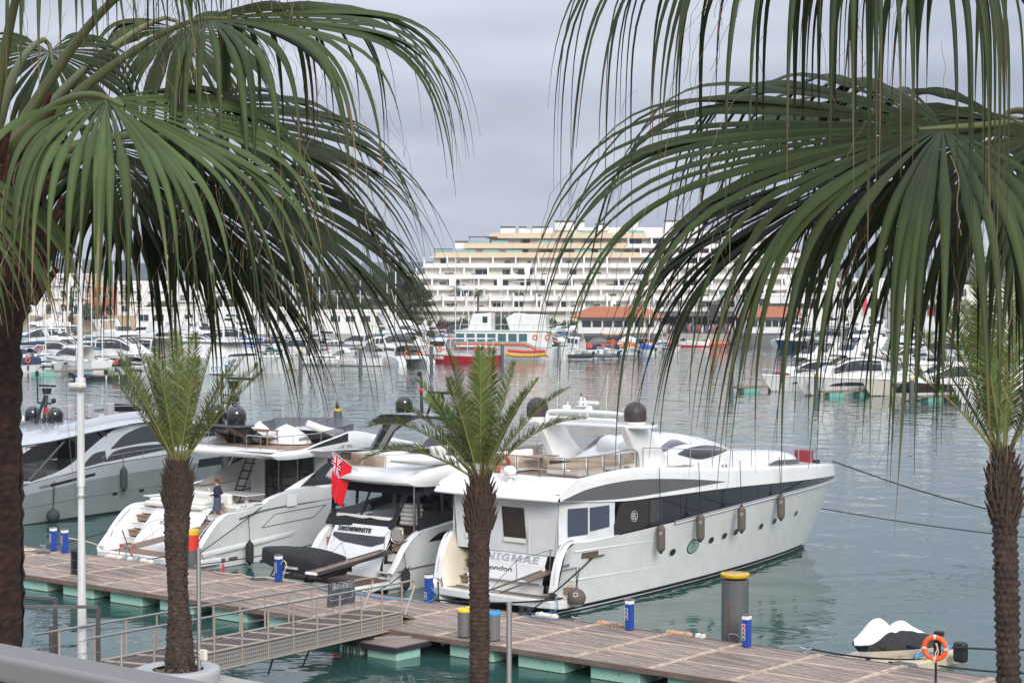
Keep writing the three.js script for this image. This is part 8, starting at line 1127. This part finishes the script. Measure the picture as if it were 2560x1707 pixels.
  if (o.bowpad) part(q, 'bow_cover', sheet(span(0, 1, 12).map((a) => span(0, 1, 6).map((b) => [Math.cos(a * 6.283) * B * 0.26 * b, yS(L * 0.25) + 0.42 * Math.sqrt(1 - b * b) + 0.15, -L * 0.27 + Math.sin(a * 6.283) * L * 0.1 * b]))), clothMats[o.bowpad]);
  if (o.outboard) part(q, 'outboard_motor', [rbox(0.45, 0.6, 0.5, 0, sh * 0.9, L / 2 + 0.25, 0.12), rbox(0.16, 0.9, 0.2, 0, sh * 0.3, L / 2 + 0.25, 0.05)], M.gloss);
  return q;
}
function sailBoat(label, o) {
  const { L, hull = 'white', mast = L * 1.3, canvas = 'navy', group } = o, B = L * 0.31, sh = 1.15; const q = new THREE.Group(); q.name = 'sailing_yacht'; tag(q, label, 'sailing boat', group);
  const h = makeHull({ L, Lw: L * 0.88, B, yb: -0.25, sheer: [[-L / 2, sh * 0.95], [0, sh * 0.9], [L / 2, sh * 1.2]], f0: -L / 2, pw: 2.1, pe: 0.9, wl: 0.7, aft: 0.75, nt: 18, ns: 5 }), yS = h.yTop, hb = (f) => h.bd((f + L / 2) / L);
  part(q, 'hull', [h.side(0.15, 1), mirrorX(h.side(0.15, 1)), h.transom()], hullMats[hull]); part(q, 'boot_stripe', [h.side(0, 0.24), mirrorX(h.side(0, 0.24))], hull === 'white' ? M.navy : M.antifoul); part(q, 'deck', sheet(span(-L / 2, L / 2, 14).map((f) => [-1, 0, 1].map((a) => [a * hb(f), yS(f) + 0.06 * (1 - a * a), -f]))), M.gel);
  const cr = shell(-L * 0.1, L * 0.26, 10, (f) => Math.min(B * 0.3, hb(f) * 0.75), (f) => yS(f) - 0.1, curve([[-L * 0.1, sh + 0.55], [L * 0.1, sh + 0.5], [L * 0.26, sh + 0.1]]), 0.4, 10); part(q, 'coachroof', cr.g, M.gel); const w = sidePatch(-L * 0.07, L * 0.16, (f) => yS(f) + 0.14, (f) => yS(f) + 0.32, cr.half, 0.015, 8, 1); part(q, 'cabin_window', both(w), M.glassFar);
  part(q, 'sprayhood', sheet(span(0, 1, 6).map((t) => span(-1, 1, 10).map((a) => [a * B * 0.32, sh + 0.4 + 0.75 * Math.sin(t * 1.57) * Math.sqrt(1 - a * a * 0.98), L * (0.02 + 0.1 * t)]))), clothMats[canvas]);
  part(q, 'mast', cyl(0.06, 0.09, mast, 0, sh + mast / 2, -L * 0.1, 8), M.gelCool); part(q, 'boom', bar([0, sh + 1.5, -L * 0.1], [0, sh + 1.6, L * 0.3], 0.07, 6), M.gelCool); part(q, 'sail_cover', tube([[0, sh + 1.8, -L * 0.08], [0, sh + 1.85, L * 0.05], [0, sh + 1.75, L * 0.28]], 0.2, 12, 8), clothMats[canvas]); part(q, 'furled_jib', bar([0, yS(L / 2) + 0.4, -L * 0.47], [0, sh + mast * 0.96, -L * 0.11], 0.07, 6, 0.03), clothMats[o.jib ?? 'cream']);
  for (const t of [0.4, 0.7]) part(q, 'spreader', bar([-0.9, sh + mast * t, -L * 0.09], [0.9, sh + mast * t, -L * 0.09], 0.025, 4), M.steel); for (const s of [-1, 1]) part(q, 'shroud', [bar([s * B * 0.42, sh, -L * 0.06], [s * 0.9, sh + mast * 0.7, -L * 0.09], 0.012, 3), bar([s * 0.9, sh + mast * 0.7, -L * 0.09], [0, sh + mast, -L * 0.1], 0.012, 3)], M.steelDull); part(q, 'backstay', bar([0, sh, L * 0.48], [0, sh + mast, -L * 0.1], 0.012, 3), M.steelDull);
  part(q, 'guard_rail', [1, -1].map((s) => tube([-0.48, -0.2, 0.1, 0.35, 0.49].map((t) => [s * Math.max(0.05, hb(L * t) - 0.06), yS(L * t) + 0.6, -L * t]), 0.018, 14, 4)), M.steel); part(q, 'wheel', new THREE.TorusGeometry(0.4, 0.03, 5, 16).translate(0, sh + 0.75, L * 0.32), M.steel); return q;
}
const place = (q, label, pos, turn, s = 1, group) => { const n = q.parent ? q.clone() : q; n.name = numbered(q.name.replace(/_\d{3}$/, '')); n.userData = { ...q.userData, label, ...(group ? { group } : {}) }; n.position.copy(pos); n.rotation.y = turn; n.scale.setScalar(s); scene.add(n); return n; };
{
  const kinds = [
    ['white flybridge yacht', motorBoat('', { L: 14, fly: true, ring: true })], ['white dark-glazed cruiser', motorBoat('', { L: 12, hard: true })], ['small navy-canopied cabin boat', motorBoat('', { L: 7.5, cover: 'navy', outboard: true, ring: true })], ['white sailing yacht', sailBoat('', { L: 11 })], ['white wheelhouse boat', motorBoat('', { L: 8.5, house: true, ring: true })], ['navy-hulled flybridge yacht', motorBoat('', { L: 15, fly: true, hull: 'navy', dark: true })], ['small blue-canopied boat', motorBoat('', { L: 7, cover: 'blue', outboard: true })], ['black-canopied white cruiser', motorBoat('', { L: 10, cover: 'black', arch: true, ring: true })], ['cream sailing yacht', sailBoat('', { L: 10, hull: 'cream', canvas: 'teal' })], ['grey-canopied white cruiser', motorBoat('', { L: 9, cover: 'grey', arch: true })], ['large white flybridge yacht', motorBoat('', { L: 17, fly: true, dark: true, hull: 'white' })], ['white teal-canopied boat', motorBoat('', { L: 6.5, cover: 'teal', outboard: true })], ['navy-hulled sailing yacht', sailBoat('', { L: 12, hull: 'navy', canvas: 'blue' })]];
  const r = rng(17), cols = [[-199, 166, 292, 'nearest'], [-219, 166, 284, 'second'], [-238, 172, 276, 'third'], [-257, 180, 266, 'fourth'], [-276, 190, 256, 'farthest']];
  const seq = [0, 4, 3, 7, 10, 2, 3, 6, 9, 0, 11, 5, 1, 8, 12, 4, 7, 3, 6, 8, 9, 1];
  cols.forEach(([u, v0, v1, cn], c) => { let k = 0; for (let v = v0; v < v1; k++) {
    const [d, q] = kinds[c === 0 ? [4, 7, 2, 6, 11, 9, 4, 2, 8][(k * 5 + 1) % 9] : seq[(k * 7 + c * 5) % seq.length]], big = q.name === 'moored_motor_boat' ? 1 : 1, w = W(u + (r() - 0.5) * 3, v), px = w.x / -w.z;
    const skip = c === 0 && ((v > 170 && v < 186) || (v > 196 && v < 214) || (v > 219 && v < 252)); if (!skip && px > -0.27 && px < 0.10 && -w.z < 366) place(q, `${d}, ${ORD[k] ?? 'last'} in the ${cn} row of the left marina`, w, -PHI + (k % 3 === 1 ? Math.PI / 2 : -Math.PI / 2) + (r() - 0.5) * 0.08, (0.92 + r() * 0.18) * (c === 0 ? 0.92 : 1), 'boats in the left marina');
    v += 4.2 + (q.children.length > 18 ? 0.7 : 0) + r() * 0.8; } });
  // pontoons of the left marina with mint floats
  [[-209, 160, 300], [-247, 168, 280]].forEach(([u, a, b], i) => { const o = berth('far_pontoon', ['far pontoon with mint floats between the first rows of the left marina', 'far pontoon deep inside the left marina'][i], 'pontoon', u, (a + b) / 2, 0); part(o, 'deck', box(2.2, 0.2, b - a, 0, 0.5, 0), M.teakGrey); for (let k = 0; k < (b - a) / 6; k++) part(o, 'pontoon_float', box(2.0, 0.5, 2.6, 0, 0.2, -(b - a) / 2 + 3 + k * 6), mat(C(0.22, 0.45, 0.38), 0.8)); });
  const finger = (label, u, v, len, turn) => { const o = berth('finger_pontoon', label, 'pontoon', u, v, 0, turn, 'finger pontoons with mint floats'); part(o, 'deck', box(1.3, 0.16, len, 0, 0.52, 0), M.teakGrey); for (let k = 0; k < len / 4; k++) part(o, 'pontoon_float', rbox(1.2, 0.6, 2.0, 0, 0.15, -len / 2 + 2 + k * 4, 0.08), mat(C(0.16, 0.40, 0.33), 0.8)); };
  const farPile = (label, u, v, h = 2.3, rr = 0.26) => { const o = berth('harbour_pile', label, 'pile', u, v, 0, 0, 'piles with yellow caps'); part(o, 'shaft', cyl(rr, rr, h + 1, 0, h / 2 - 0.5, 0, 14), pileGrey); part(o, 'cap', cyl(rr + 0.03, rr + 0.03, 0.22, 0, h, 0, 14), pileYellow); };
  farPile('pile at the pontoon end beside the lettered sailing yacht', -186.5, 184, 3); farPile('pile at the stern of the lettered sailing yacht', -193, 202.5, 3); farPile('pile left of the red passenger boat', -190, 214.5, 3); farPile('pile right of the red passenger boat', -190, 231, 3); farPile('pile before the striped passenger ferry', -189, 244, 3); farPile('pile left of the front row of right-hand motor yachts', -116.3, 181.2, 2.3); farPile('pile between the second and third right-hand motor yachts', -104.6, 179.6, 2.3); farPile('pile before the black-banded right-hand motor yacht', -92.4, 177.6, 2.3); farPile('pile in the second row of right-hand boats', -133, 249, 2.4); farPile('pile deep among the right-hand masts', -121, 247, 2.4);
  { const w = berth('harbour_pile', 'lone grey pile with a dark bird and rope behind the yachts', 'pile', -100.3, 102.8, 0, 0, 'piles with yellow caps'); part(w, 'shaft', cyl(0.3, 0.3, 3.4, 0, 0.8, 0, 14), pileGrey); part(w, 'cap', cyl(0.32, 0.32, 0.15, 0, 2.5, 0, 14), pileYellow); const b = berth('cormorant', 'dark cormorant standing on the lone pile', 'bird', -100.35, 102.8, 2.57, 0.4); const bg = new THREE.SphereGeometry(1, 14, 10), bp = bg.attributes.position; for (let i = 0; i < bp.count; i++) { const x = bp.getX(i), y = bp.getY(i), z = bp.getZ(i); bp.setXYZ(i, x * 0.14 - 0.03 * y, 0.22 + y * 0.2, z * 0.1 * (1 - 0.3 * y)); } bg.computeVertexNormals(); part(b, 'body', merge([bg.toNonIndexed(), tube([[-0.02, 0.36, 0], [-0.04, 0.46, 0], [-0.0, 0.52, 0]], 0.045, 8, 6), ball(0.055, -0.02, 0.54, 0, 8), bar([-0.06, 0.54, 0], [-0.16, 0.53, 0], 0.015, 5, 0.005), bar([0.06, 0.1, 0], [0.16, -0.06, 0], 0.03, 5, 0.01)]), M.black); part(b, 'leg', [bar([0, 0.06, 0.03], [0, 0, 0.03], 0.015, 4), bar([0, 0.06, -0.03], [0, 0, -0.03], 0.015, 4)], M.black); solo('mooring_line', rope(W(-100.3, 102.8, 2.2), W(-104.5, 100.6, 1.0), 0.2, 0.03), M.ropeCream, 'tan rope tied to the lone pile', 'rope'); }
  // right-hand marina: bows towards the near pontoon
  const R = 'motor yachts in the right-hand marina', front = [
    ['white motor yacht with wine-red bow cushion, first of the right-hand front row', { L: 13, hard: true, bowpad: 'wine', fly: true }, -114.2, 184.2], ['white motor yacht with hull windows, second of the right-hand front row', { L: 15, fly: true, coverGlass: true }, -107.4, 179.6], ['cream motor yacht with grey hull shade, third of the right-hand front row', { L: 13.5, hull: 'cream', hard: true, canvas: 'cream' }, -101.2, 183], ['black-banded white motor yacht, fourth of the right-hand front row', { L: 14.5, hard: true, band: true, ring: true, coverGlass: true }, -94.3, 177], ['white cruiser, fifth of the right-hand front row', { L: 12, arch: true, cover: 'cream' }, -87.2, 176.2], ['navy cruiser hidden behind the hanging strands, sixth of the right-hand front row', { L: 12, hull: 'navy', cover: 'navy', arch: true }, -80.5, 176.4], ['white yacht at the right edge behind the date palm crown', { L: 13, fly: true }, -74, 176]];
  front.forEach(([l, p, u, v], i) => { const q = motorBoat(l, { ...p, group: R }); place(q, l, W(u + p.L / 2 * Math.sin(0.4), v + p.L / 2 * Math.cos(0.4)), -PHI + Math.PI - 0.4); });
  finger('finger pontoon at the first right-hand motor yacht', -113.8, 187, 12, -0.4); finger('finger pontoon between the second and third right-hand yachts', -102, 185.2, 12, -0.4); finger('finger pontoon beside the black-banded right-hand yacht', -89.6, 183.4, 12, -0.4);
  const backs = [[-140, 253, 5], [-133, 252, 1], [-126, 254, 10], [-119, 251, 7], [-112, 252, 0], [-105, 253, 1], [-98, 252, 12], [-186, 312, 5], [-178, 312, 10], [-170, 311, 0], [-162, 312, 5], [-154, 311, 3], [-146, 312, 0], [-138, 311, 12], [-131, 312, 1], [-124, 311, 3], [-113, 200, 3], [-104, 201, 1], [-96, 200, 12], [-88, 201, 7]];
  backs.forEach(([u, v, k], i) => { const [d, q] = kinds[k]; place(q, `${d}, ${ORD[i % 16]} in the ${i < 7 ? 'second' : i < 16 ? 'farthest' : 'rear-facing'} row of the right-hand marina`, W(u, v), -PHI + (i < 16 ? Math.PI : 0) + (r() - 0.5) * 0.06, 1, R); });
  { const q = sailBoat('', { L: 15, mast: 24, canvas: 'navy', jib: 'navy' }); place(q, 'large sailing yacht with tall white mast and blue furled jib at right', W(-116, 226), -PHI + 0.2, 1, R); place(q, 'large sailing yacht with tall mast behind the right-hand strands', W(-128, 292), -PHI + 0.1, 1.05, R); }
  { const q = motorBoat('', { L: 9, hull: 'pale', cover: 'grey', ports: 0 }); place(q, 'pale blue-grey blunt tender beside the second pavilion', W(-196, 324), -PHI + Math.PI, 1.1, R); }
  // special boats of the left marina
  { // catamaran ferry with a compass star on its side
    const o = berth('catamaran', 'white sailing catamaran lettered EST with a blue compass star', 'catamaran', -196.5, 178.8, 0, -Math.PI / 2 + 0.1);
    for (const s of [-1, 1]) { const h = makeHull({ L: 18, Lw: 17.4, B: 2.0, yb: -0.3, sheer: [[-9, 1.9], [0, 2.2], [9, 2.6]], f0: -9, pw: 3.5, pe: 0.6, wl: 0.7, nt: 18, ns: 5 }); part(o, 'hull', merge([h.side(0, 1), mirrorX(h.side(0, 1)), h.transom(), h.deck()]).translate(s * 3.3, 0, 0), M.gelCool); }
    part(o, 'bridge_deck', rbox(6.6, 0.9, 11, 0, 1.8, 1.2, 0.2), M.gelCool); part(o, 'saloon', shell(-5, 4, 10, K0(3.1), K0(2.2), curve([[-5, 4.2], [1, 4.3], [4, 2.7]]), 0.45).g, M.gelCool); part(o, 'saloon_glass', [sheet(span(-1, 1, 12).map((a) => [[a * 3.0, 2.6, -2.9 - 0.9 * (1 - a * a)], [a * 2.8, 3.7, -1.9 - 0.5 * (1 - a * a)]]))], mat(C(0.06, 0.05, 0.055), 0.2)); part(o, 'roof', rbox(6.4, 0.2, 9.4, 0, 4.35, 0.6, 0.1), M.gel); part(o, 'front_beam', [bar([-3.3, 2.3, -8], [3.3, 2.3, -8], 0.12, 8), bar([-3.2, 2.9, -8.3], [3.2, 2.9, -8.3], 0.03, 5)], M.gelCool);
    const st = canvasTex(256, 128, (g) => { g.fillStyle = '#f0efec'; g.fillRect(0, 0, 256, 128); g.fillStyle = '#3f8fc4'; g.font = 'bold 62px serif'; g.fillText('EST', 10, 112); g.save(); g.translate(196, 60); g.strokeStyle = '#3f8fc4'; g.lineWidth = 5; g.beginPath(); g.arc(0, 0, 44, 0, 6.3); g.stroke(); g.fillStyle = '#1c4f96'; for (let k = 0; k < 4; k++) { g.rotate(Math.PI / 2); g.beginPath(); g.moveTo(0, -58); g.lineTo(11, -11); g.lineTo(-11, -11); g.fill(); } g.restore(); });
    part(o, 'name_panel', new THREE.PlaneGeometry(4.6, 2.0).rotateY(Math.PI / 2).translate(4.36, 1.15, -4.2), mat(C(1), 0.5, { map: st })); part(o, 'mast', cyl(0.1, 0.14, 20, 0, 14, -0.5, 8), M.gelCool); part(o, 'life_ring', new THREE.TorusGeometry(0.32, 0.09, 8, 18).rotateY(1.57).translate(3.2, 3.0, 4.4), M.orange); }
  { const q = sailBoat('long white racing yacht lettered Vital on a grey-patterned hull', { L: 16, mast: 22, canvas: 'grey' }); place(q, 'long white racing yacht lettered Vital on a grey-patterned hull', W(-203, 206.5), -PHI + Math.PI / 2 + 0.62); const t = canvasTex(512, 96, (g) => { g.fillStyle = '#efeeec'; g.fillRect(0, 0, 512, 96); g.fillStyle = '#8e969c'; g.font = 'bold 90px sans-serif'; g.fillText('C S D', 150, 84); g.fillStyle = '#a03040'; g.font = 'italic 50px serif'; g.fillText('Vital', 30, 72); }); part(q, 'hull_lettering', sheet(span(-4.5, 4.5, 12).map((f) => [0.3, 1.02].map((y) => [-(16 * 0.31 / 2 * Math.pow(1 - Math.pow((f + 8) / 16, 2.1), 0.9) * lerp(0.75, 1, clamp((f + 8) / 16 * 3)) * lerp(0.80, 1.0, y) + 0.06), y, -f]))), mat(C(1), 0.4, { map: t, side: THREE.DoubleSide })); const g = q.children[q.children.length - 1].geometry, uv = g.attributes.uv; for (let i = 0; i < uv.count; i++) uv.setXY(i, Math.floor(i / 2) / 12, i % 2); }
  { // white catamaran with dark roof beside Vital
    const o = berth('catamaran', 'white catamaran with open transoms right of the lettered racing yacht', 'catamaran', -196, 214.5, 0, Math.PI / 2 - 0.4); for (const s of [-1, 1]) { const h = makeHull({ L: 11, Lw: 10.4, B: 1.5, yb: -0.3, sheer: [[-5.5, 0.7], [-4, 1.3], [5.5, 1.6]], f0: -5.5, pw: 3, pe: 0.7, wl: 0.7, nt: 14, ns: 4 }); part(o, 'hull', merge([h.side(0, 1), mirrorX(h.side(0, 1)), h.transom(), h.deck()]).translate(s * 2.3, 0, 0), M.gelCool); } part(o, 'bridge_deck', rbox(4.4, 0.5, 6.5, 0, 1.2, 0.6, 0.15), M.gelCool); part(o, 'saloon', shell(-2.5, 3, 8, K0(2.2), K0(1.3), curve([[-2.5, 3.0], [1, 3.0], [3, 1.6]]), 0.45).g, M.gelCool); const w = sidePatch(-2.2, 1.6, K0(1.9), K0(2.6), K0(2.1), 0.08, 6, 1); part(o, 'saloon_window', both(w), M.glassFar); part(o, 'boom_tent', tube([[0, 4.2, -2], [0, 4.3, 1], [0, 4.1, 4.5]], 0.4, 10, 8), clothMats.grey); part(o, 'mast', cyl(0.08, 0.12, 15, 0, 9.5, -2, 8), M.gelCool); for (const s of [-1, 1]) part(o, 'life_ring', new THREE.TorusGeometry(0.3, 0.09, 8, 18).translate(s * 1.4, 1.9, 5.0), M.orange); }
  { // red passenger boat
    const o = berth('passenger_boat', 'red and white passenger boat with open railed deck', 'boat', -197, 227.5, 0, Math.PI / 2 + 0.35), h = makeHull({ L: 15, Lw: 13.5, B: 4.2, yb: -0.2, sheer: [[-7.5, 1.2], [0, 1.3], [7.5, 2.0]], f0: -7.5, nt: 18, ns: 5 }); part(o, 'hull', [h.side(0, 0.85), mirrorX(h.side(0, 0.85)), h.transom()], hullMats.red); part(o, 'hull_trim', [h.side(0.85, 1), mirrorX(h.side(0.85, 1)), h.deck(0.1)], M.gelCool); part(o, 'wheelhouse', [shell(0.5, 4.5, 8, K0(1.7), K0(1.2), curve([[0.5, 3.7], [2.8, 3.7], [4.5, 1.8]]), 0.35).g], M.gelCool); const w = sidePatch(0.8, 3.2, K0(2.5), K0(3.3), K0(1.7), 0.03, 5, 1); part(o, 'wheelhouse_window', both(w), M.glassFar); part(o, 'canopy', rbox(3.6, 0.12, 6.6, 0, 3.7, 3.0, 0.05), M.gelCool); for (const [x, z] of [[-1.7, 0.2], [1.7, 0.2], [-1.7, 6], [1.7, 6], [-1.7, 3], [1.7, 3]]) part(o, 'canopy_post', cyl(0.05, 0.05, 2.4, x, 2.5, z, 6), M.gelCool); for (const s of [-1, 1]) part(o, 'red_rail', bar([s * 2.0, 2.1, -1], [s * 2.0, 2.0, 7.2], 0.05, 5), hullMats.red); for (const z of [-1.4, 4.6, 5.8]) part(o, 'life_ring', new THREE.TorusGeometry(0.32, 0.09, 8, 18).rotateY(1.57).translate(-2.05, 2.1, z), M.orange); part(o, 'side_lettering', [text('Genc', 1.6, 0.6, 0.04).rotateY(-Math.PI / 2).translate(-2.12, 0.55, -1.5)], M.gel); }
  { // tall white ferry with rainbow stripes
    const o = berth('ferry', 'tall white passenger ferry with rainbow stripes and square windows', 'ferry', -200, 243, 0, Math.PI / 2 + 0.5), h = makeHull({ L: 22, Lw: 20.5, B: 6, yb: -0.2, sheer: [[-11, 1.9], [0, 2.0], [11, 2.8]], f0: -11, pw: 3.4, pe: 0.7, nt: 20, ns: 5 }); part(o, 'hull', [h.side(0, 1), mirrorX(h.side(0, 1)), h.transom(), h.deck(0.1)], M.gelCool); part(o, 'main_cabin', rbox(5.4, 2.6, 15, 0, 3.2, 0.4, 0.25), M.gel); for (let k = 0; k < 7; k++) for (const s of [-1, 1]) { const w = part(o, 'window', rbox(0.06, 1.25, 1.35, s * 2.71, 3.55, 4.4 - k * 1.72 + 0.2 - 0.6, 0.02), phys(C(0.06, 0.13, 0.14), 0.15)); part(w, 'window_frame', box(0.08, 0.07, 1.4, s * 2.73, 4.2, 4.4 - k * 1.72 - 0.4), M.gelCool); }
    const stripe = (c, o1, o2) => [1, -1].map((s) => sheet(span(0, 1, 24).map((t) => { const z = lerp(8.2, -9.5, t), y = 2.45 - 1.9 * sstep(0.0, 0.2, 1 - t * 1.0) * 0 - 2.0 * Math.pow(clamp((0.22 - t) / 0.22), 1.2) + 1.9 * Math.pow(clamp((t - 0.86) / 0.14), 1.2) * 0.6, x = s * (Math.max(h.half(-z, y) + 0.02, y > 1.95 ? 2.72 : 0)); return [[x + s * 0.01, y + o1, z], [x + s * 0.01, y + o2, z]]; }))); [[[0.6, 0.32, 0.02], 0.08, 0.28], [[0.5, 0.03, 0.02], -0.12, 0.08], [[0.05, 0.2, 0.5], 0.28, 0.42]].forEach(([c, a, b]) => { const m = mat(C(...c), 0.5); stripe(c, a, b).forEach((g) => part(o, 'rainbow_stripe', g, m)); });
    part(o, 'upper_deck', box(5.6, 0.12, 17, 0, 4.6, 1), mat(C(0.5, 0.62, 0.5), 0.6)); part(o, 'bridge', [prism([[1.5, 4.6], [5.2, 4.6], [4.4, 7.2], [1.5, 7.4]], 3.6, 0, 0.1)], M.gel); for (const s of [-1, 1]) part(o, 'bridge_window', prism([[2.0, 5.9], [2.8, 5.9], [2.8, 6.9], [2.0, 6.9]], 0.05, s * 1.82), M.glassFar); part(o, 'bridge_front', box(3.0, 0.9, 0.08, 0, 6.4, -4.75, -0.3, 0, 0), M.glassFar); part(o, 'upper_cabin', prism([[-7.4, 4.7], [-1.8, 4.7], [-1.2, 6.6], [-2.4, 7.3], [-7.4, 7.0]], 3.8, 0, 0.15), M.gel); part(o, 'slide_cover', box(3.6, 0.3, 3, 0, 7.2, 3.5), mat(C(0.03, 0.06, 0.14), 0.6)); for (const s of [-1, 1]) part(o, 'deck_rail', [bar([s * 2.7, 5.6, -7], [s * 2.7, 5.6, 9], 0.03, 4), ...span(-7, 9, 10).map((z) => bar([s * 2.7, 4.6, z], [s * 2.7, 5.6, z], 0.025, 4))], M.steel); for (const z of [6.0, 8.0]) part(o, 'life_ring', new THREE.TorusGeometry(0.35, 0.1, 8, 18).rotateY(1.57).translate(-2.75, 3.6, z), M.orange); part(o, 'stair', [0, 1, 2, 3, 4, 5].map((k) => box(0.8, 0.06, 0.3, -2.0, 2.2 + k * 0.4, 8.0 + k * 0.2)), M.gelCool); }
  { // inflatable kayaks and ribs moored before the ferry
    const k = berth('inflatable_kayak', 'stack of yellow and red inflatable kayaks before the ferry', 'kayak', -193, 240.6, 0, Math.PI / 2 + 0.5); part(k, 'yellow_hull', tube([[-0.3, 1.0, 3.2], [-0.2, 0.8, 2], [0, 0.75, 0], [0, 0.8, -2], [0, 1.05, -3.2]], 0.3, 20, 10), mat(C(0.6, 0.3, 0.02), 0.5)); part(k, 'red_hull', tube([[0.3, 1.5, 3], [0.2, 1.35, 0], [0.3, 1.55, -3]], 0.26, 16, 10), mat(C(0.5, 0.05, 0.02), 0.5));
    const rib = (label, u, v, turn, c, L = 6) => { const o = berth('inflatable_boat', label, 'inflatable boat', u, v, 0, turn, 'inflatable boats by the ferry'); part(o, 'tube_collar', tube([[-1.0, 0.5, L / 2], [-1.05, 0.5, 0], [-0.8, 0.6, -L * 0.35], [0, 0.75, -L / 2], [0.8, 0.6, -L * 0.35], [1.05, 0.5, 0], [1.0, 0.5, L / 2]], 0.3, 40, 10), c); part(o, 'floor', box(1.7, 0.12, L * 0.85, 0, 0.4, 0), M.vinyl); part(o, 'console', rbox(0.6, 0.9, 0.6, 0, 0.9, 0.2, 0.1), M.gelCool); part(o, 'outboard_motor', [rbox(0.4, 0.6, 0.5, 0, 1.0, L / 2 + 0.2, 0.1), box(0.14, 0.9, 0.2, 0, 0.3, L / 2 + 0.2)], M.gloss); };
    rib('dark inflatable boat before the ferry bow', -190.5, 249, Math.PI / 2 + 0.6, M.rubber, 7); rib('second dark inflatable boat beside the ferry', -189, 255, Math.PI / 2 + 0.3, clothMats.grey); rib('grey inflatable boat nearest the orange boats', -188, 260, Math.PI / 2, mat(C(0.4, 0.4, 0.4), 0.6)); rib('black and orange inflatable boat at the rocks', -213, 323, Math.PI / 2 + 0.7, M.orange, 8); rib('orange inflatable boat left of the rocks', -217, 312, Math.PI / 2 + 0.7, M.orange, 7); }
  { const mk = (label, u, v, L, cab) => { const o = berth('rescue_boat', label, 'boat', u, v, 0, Math.PI / 2 + 0.75, 'orange boats at the fuel quay'), h = makeHull({ L, Lw: L * 0.9, B: 3.6, yb: -0.2, sheer: [[-L / 2, 1.5], [0, 1.55], [L / 2, 2.1]], f0: -L / 2, nt: 16, ns: 5 }); part(o, 'hull', [h.side(0, 1), mirrorX(h.side(0, 1)), h.transom()], hullMats.orange); part(o, 'bow_panel', [sidePatch(L * 0.18, L * 0.42, K0(0.5), K0(1.6), h.half, 0.02, 8, 2), mirrorX(sidePatch(L * 0.18, L * 0.42, K0(0.5), K0(1.6), h.half, 0.02, 8, 2))], M.greyPaint); part(o, 'deck', h.deck(0.3), M.gelCool); part(o, 'cabin', shell(-1, 2.6, 8, K0(1.3), K0(1.2), curve([[-1, 2.6], [1, 2.6], [2.6, 1.5]]), 0.4).g, cab); part(o, 'canopy', rbox(2.8, 0.12, 3.6, 0, 3.3, 2.4, 0.05), mat(C(0.7, 0.35, 0.06), 0.7)); for (const [x, z] of [[-1.3, 0.8], [1.3, 0.8], [-1.3, 4], [1.3, 4]]) part(o, 'canopy_post', cyl(0.04, 0.04, 2.0, x, 2.3, z, 6), M.steel); part(o, 'life_ring', new THREE.TorusGeometry(0.32, 0.09, 8, 18).rotateY(1.57).translate(-1.8, 2.0, 2), M.orange); }; mk('orange boat with canopy left of the hanging strands', -206, 278, 11, M.greyPaint); mk('orange boat with dark bow panel at the fuel quay', -208, 290, 13, M.gelCool); mk('orange and white boat behind the ferry stern', -214, 268, 9, M.gelCool); }
  { const o = berth('jet_boat', 'white and red low speedboat before the crowd', 'boat', -214, 317, 0, Math.PI / 2 + 0.7), h = makeHull({ L: 9, B: 2.8, yb: -0.2, sheer: [[-4.5, 0.9], [4.5, 1.3]], f0: -4.5, nt: 14, ns: 4 }); part(o, 'hull', [h.side(0.4, 1), mirrorX(h.side(0.4, 1)), h.deck(0.1)], M.gelCool); part(o, 'lower_hull', [h.side(0, 0.4), mirrorX(h.side(0, 0.4)), h.transom()], hullMats.red); part(o, 'screen', prism([[0, 1.0], [1.6, 1.1], [0.4, 1.8]], 1.8), M.glassFar); }
  { // open wooden rowing boat under way
    const o = berth('rowing_boat', 'dark open wooden boat with blue cover crossing the harbour', 'boat', -193.8, 155.6, 0, Math.PI / 2 + 0.62), h = makeHull({ L: 7.5, Lw: 6.6, B: 2, yb: -0.15, sheer: [[-3.75, 0.65], [0, 0.55], [3.75, 1.0]], f0: -3.75, nt: 18, ns: 5 }); part(o, 'hull', [h.side(0, 1), mirrorX(h.side(0, 1)), h.transom()], mat(C(0.028, 0.032, 0.036), 0.7)); part(o, 'gunwale', [tube(span(-3.7, 3.7, 9).map((f) => [h.bd((f + 3.75) / 7.5), h.yTop(f), -f]), 0.05, 24, 5), tube(span(-3.7, 3.7, 9).map((f) => [-h.bd((f + 3.75) / 7.5), h.yTop(f), -f]), 0.05, 24, 5)], M.teakGrey); for (const z of [-1, 0.6, 2]) part(o, 'thwart', box(1.6, 0.06, 0.3, 0, 0.4, z), M.teakGrey); part(o, 'cover', rbox(1.2, 0.3, 1.8, 0, 0.65, -2, 0.12, 3), clothMats.blue); part(o, 'floor', box(1.4, 0.05, 6, 0, 0.2, 0), M.black); for (const z of [1.4, 3.0]) part(o, 'side_fender', cyl(0.1, 0.1, 0.5, -0.95, 0.3, z, 8), M.gel); }
  { const q = motorBoat('', { L: 15, fly: true, dark: true }); place(q, 'white yacht partly hidden behind the grey sport yacht at left', W(-92, 66), -PHI, 1, 'yachts along the near pontoon'); }
}

scene.fog = new THREE.FogExp2(new THREE.Color().setRGB(0.62, 0.68, 0.78), 0.00012);
renderer.render(scene, camera);
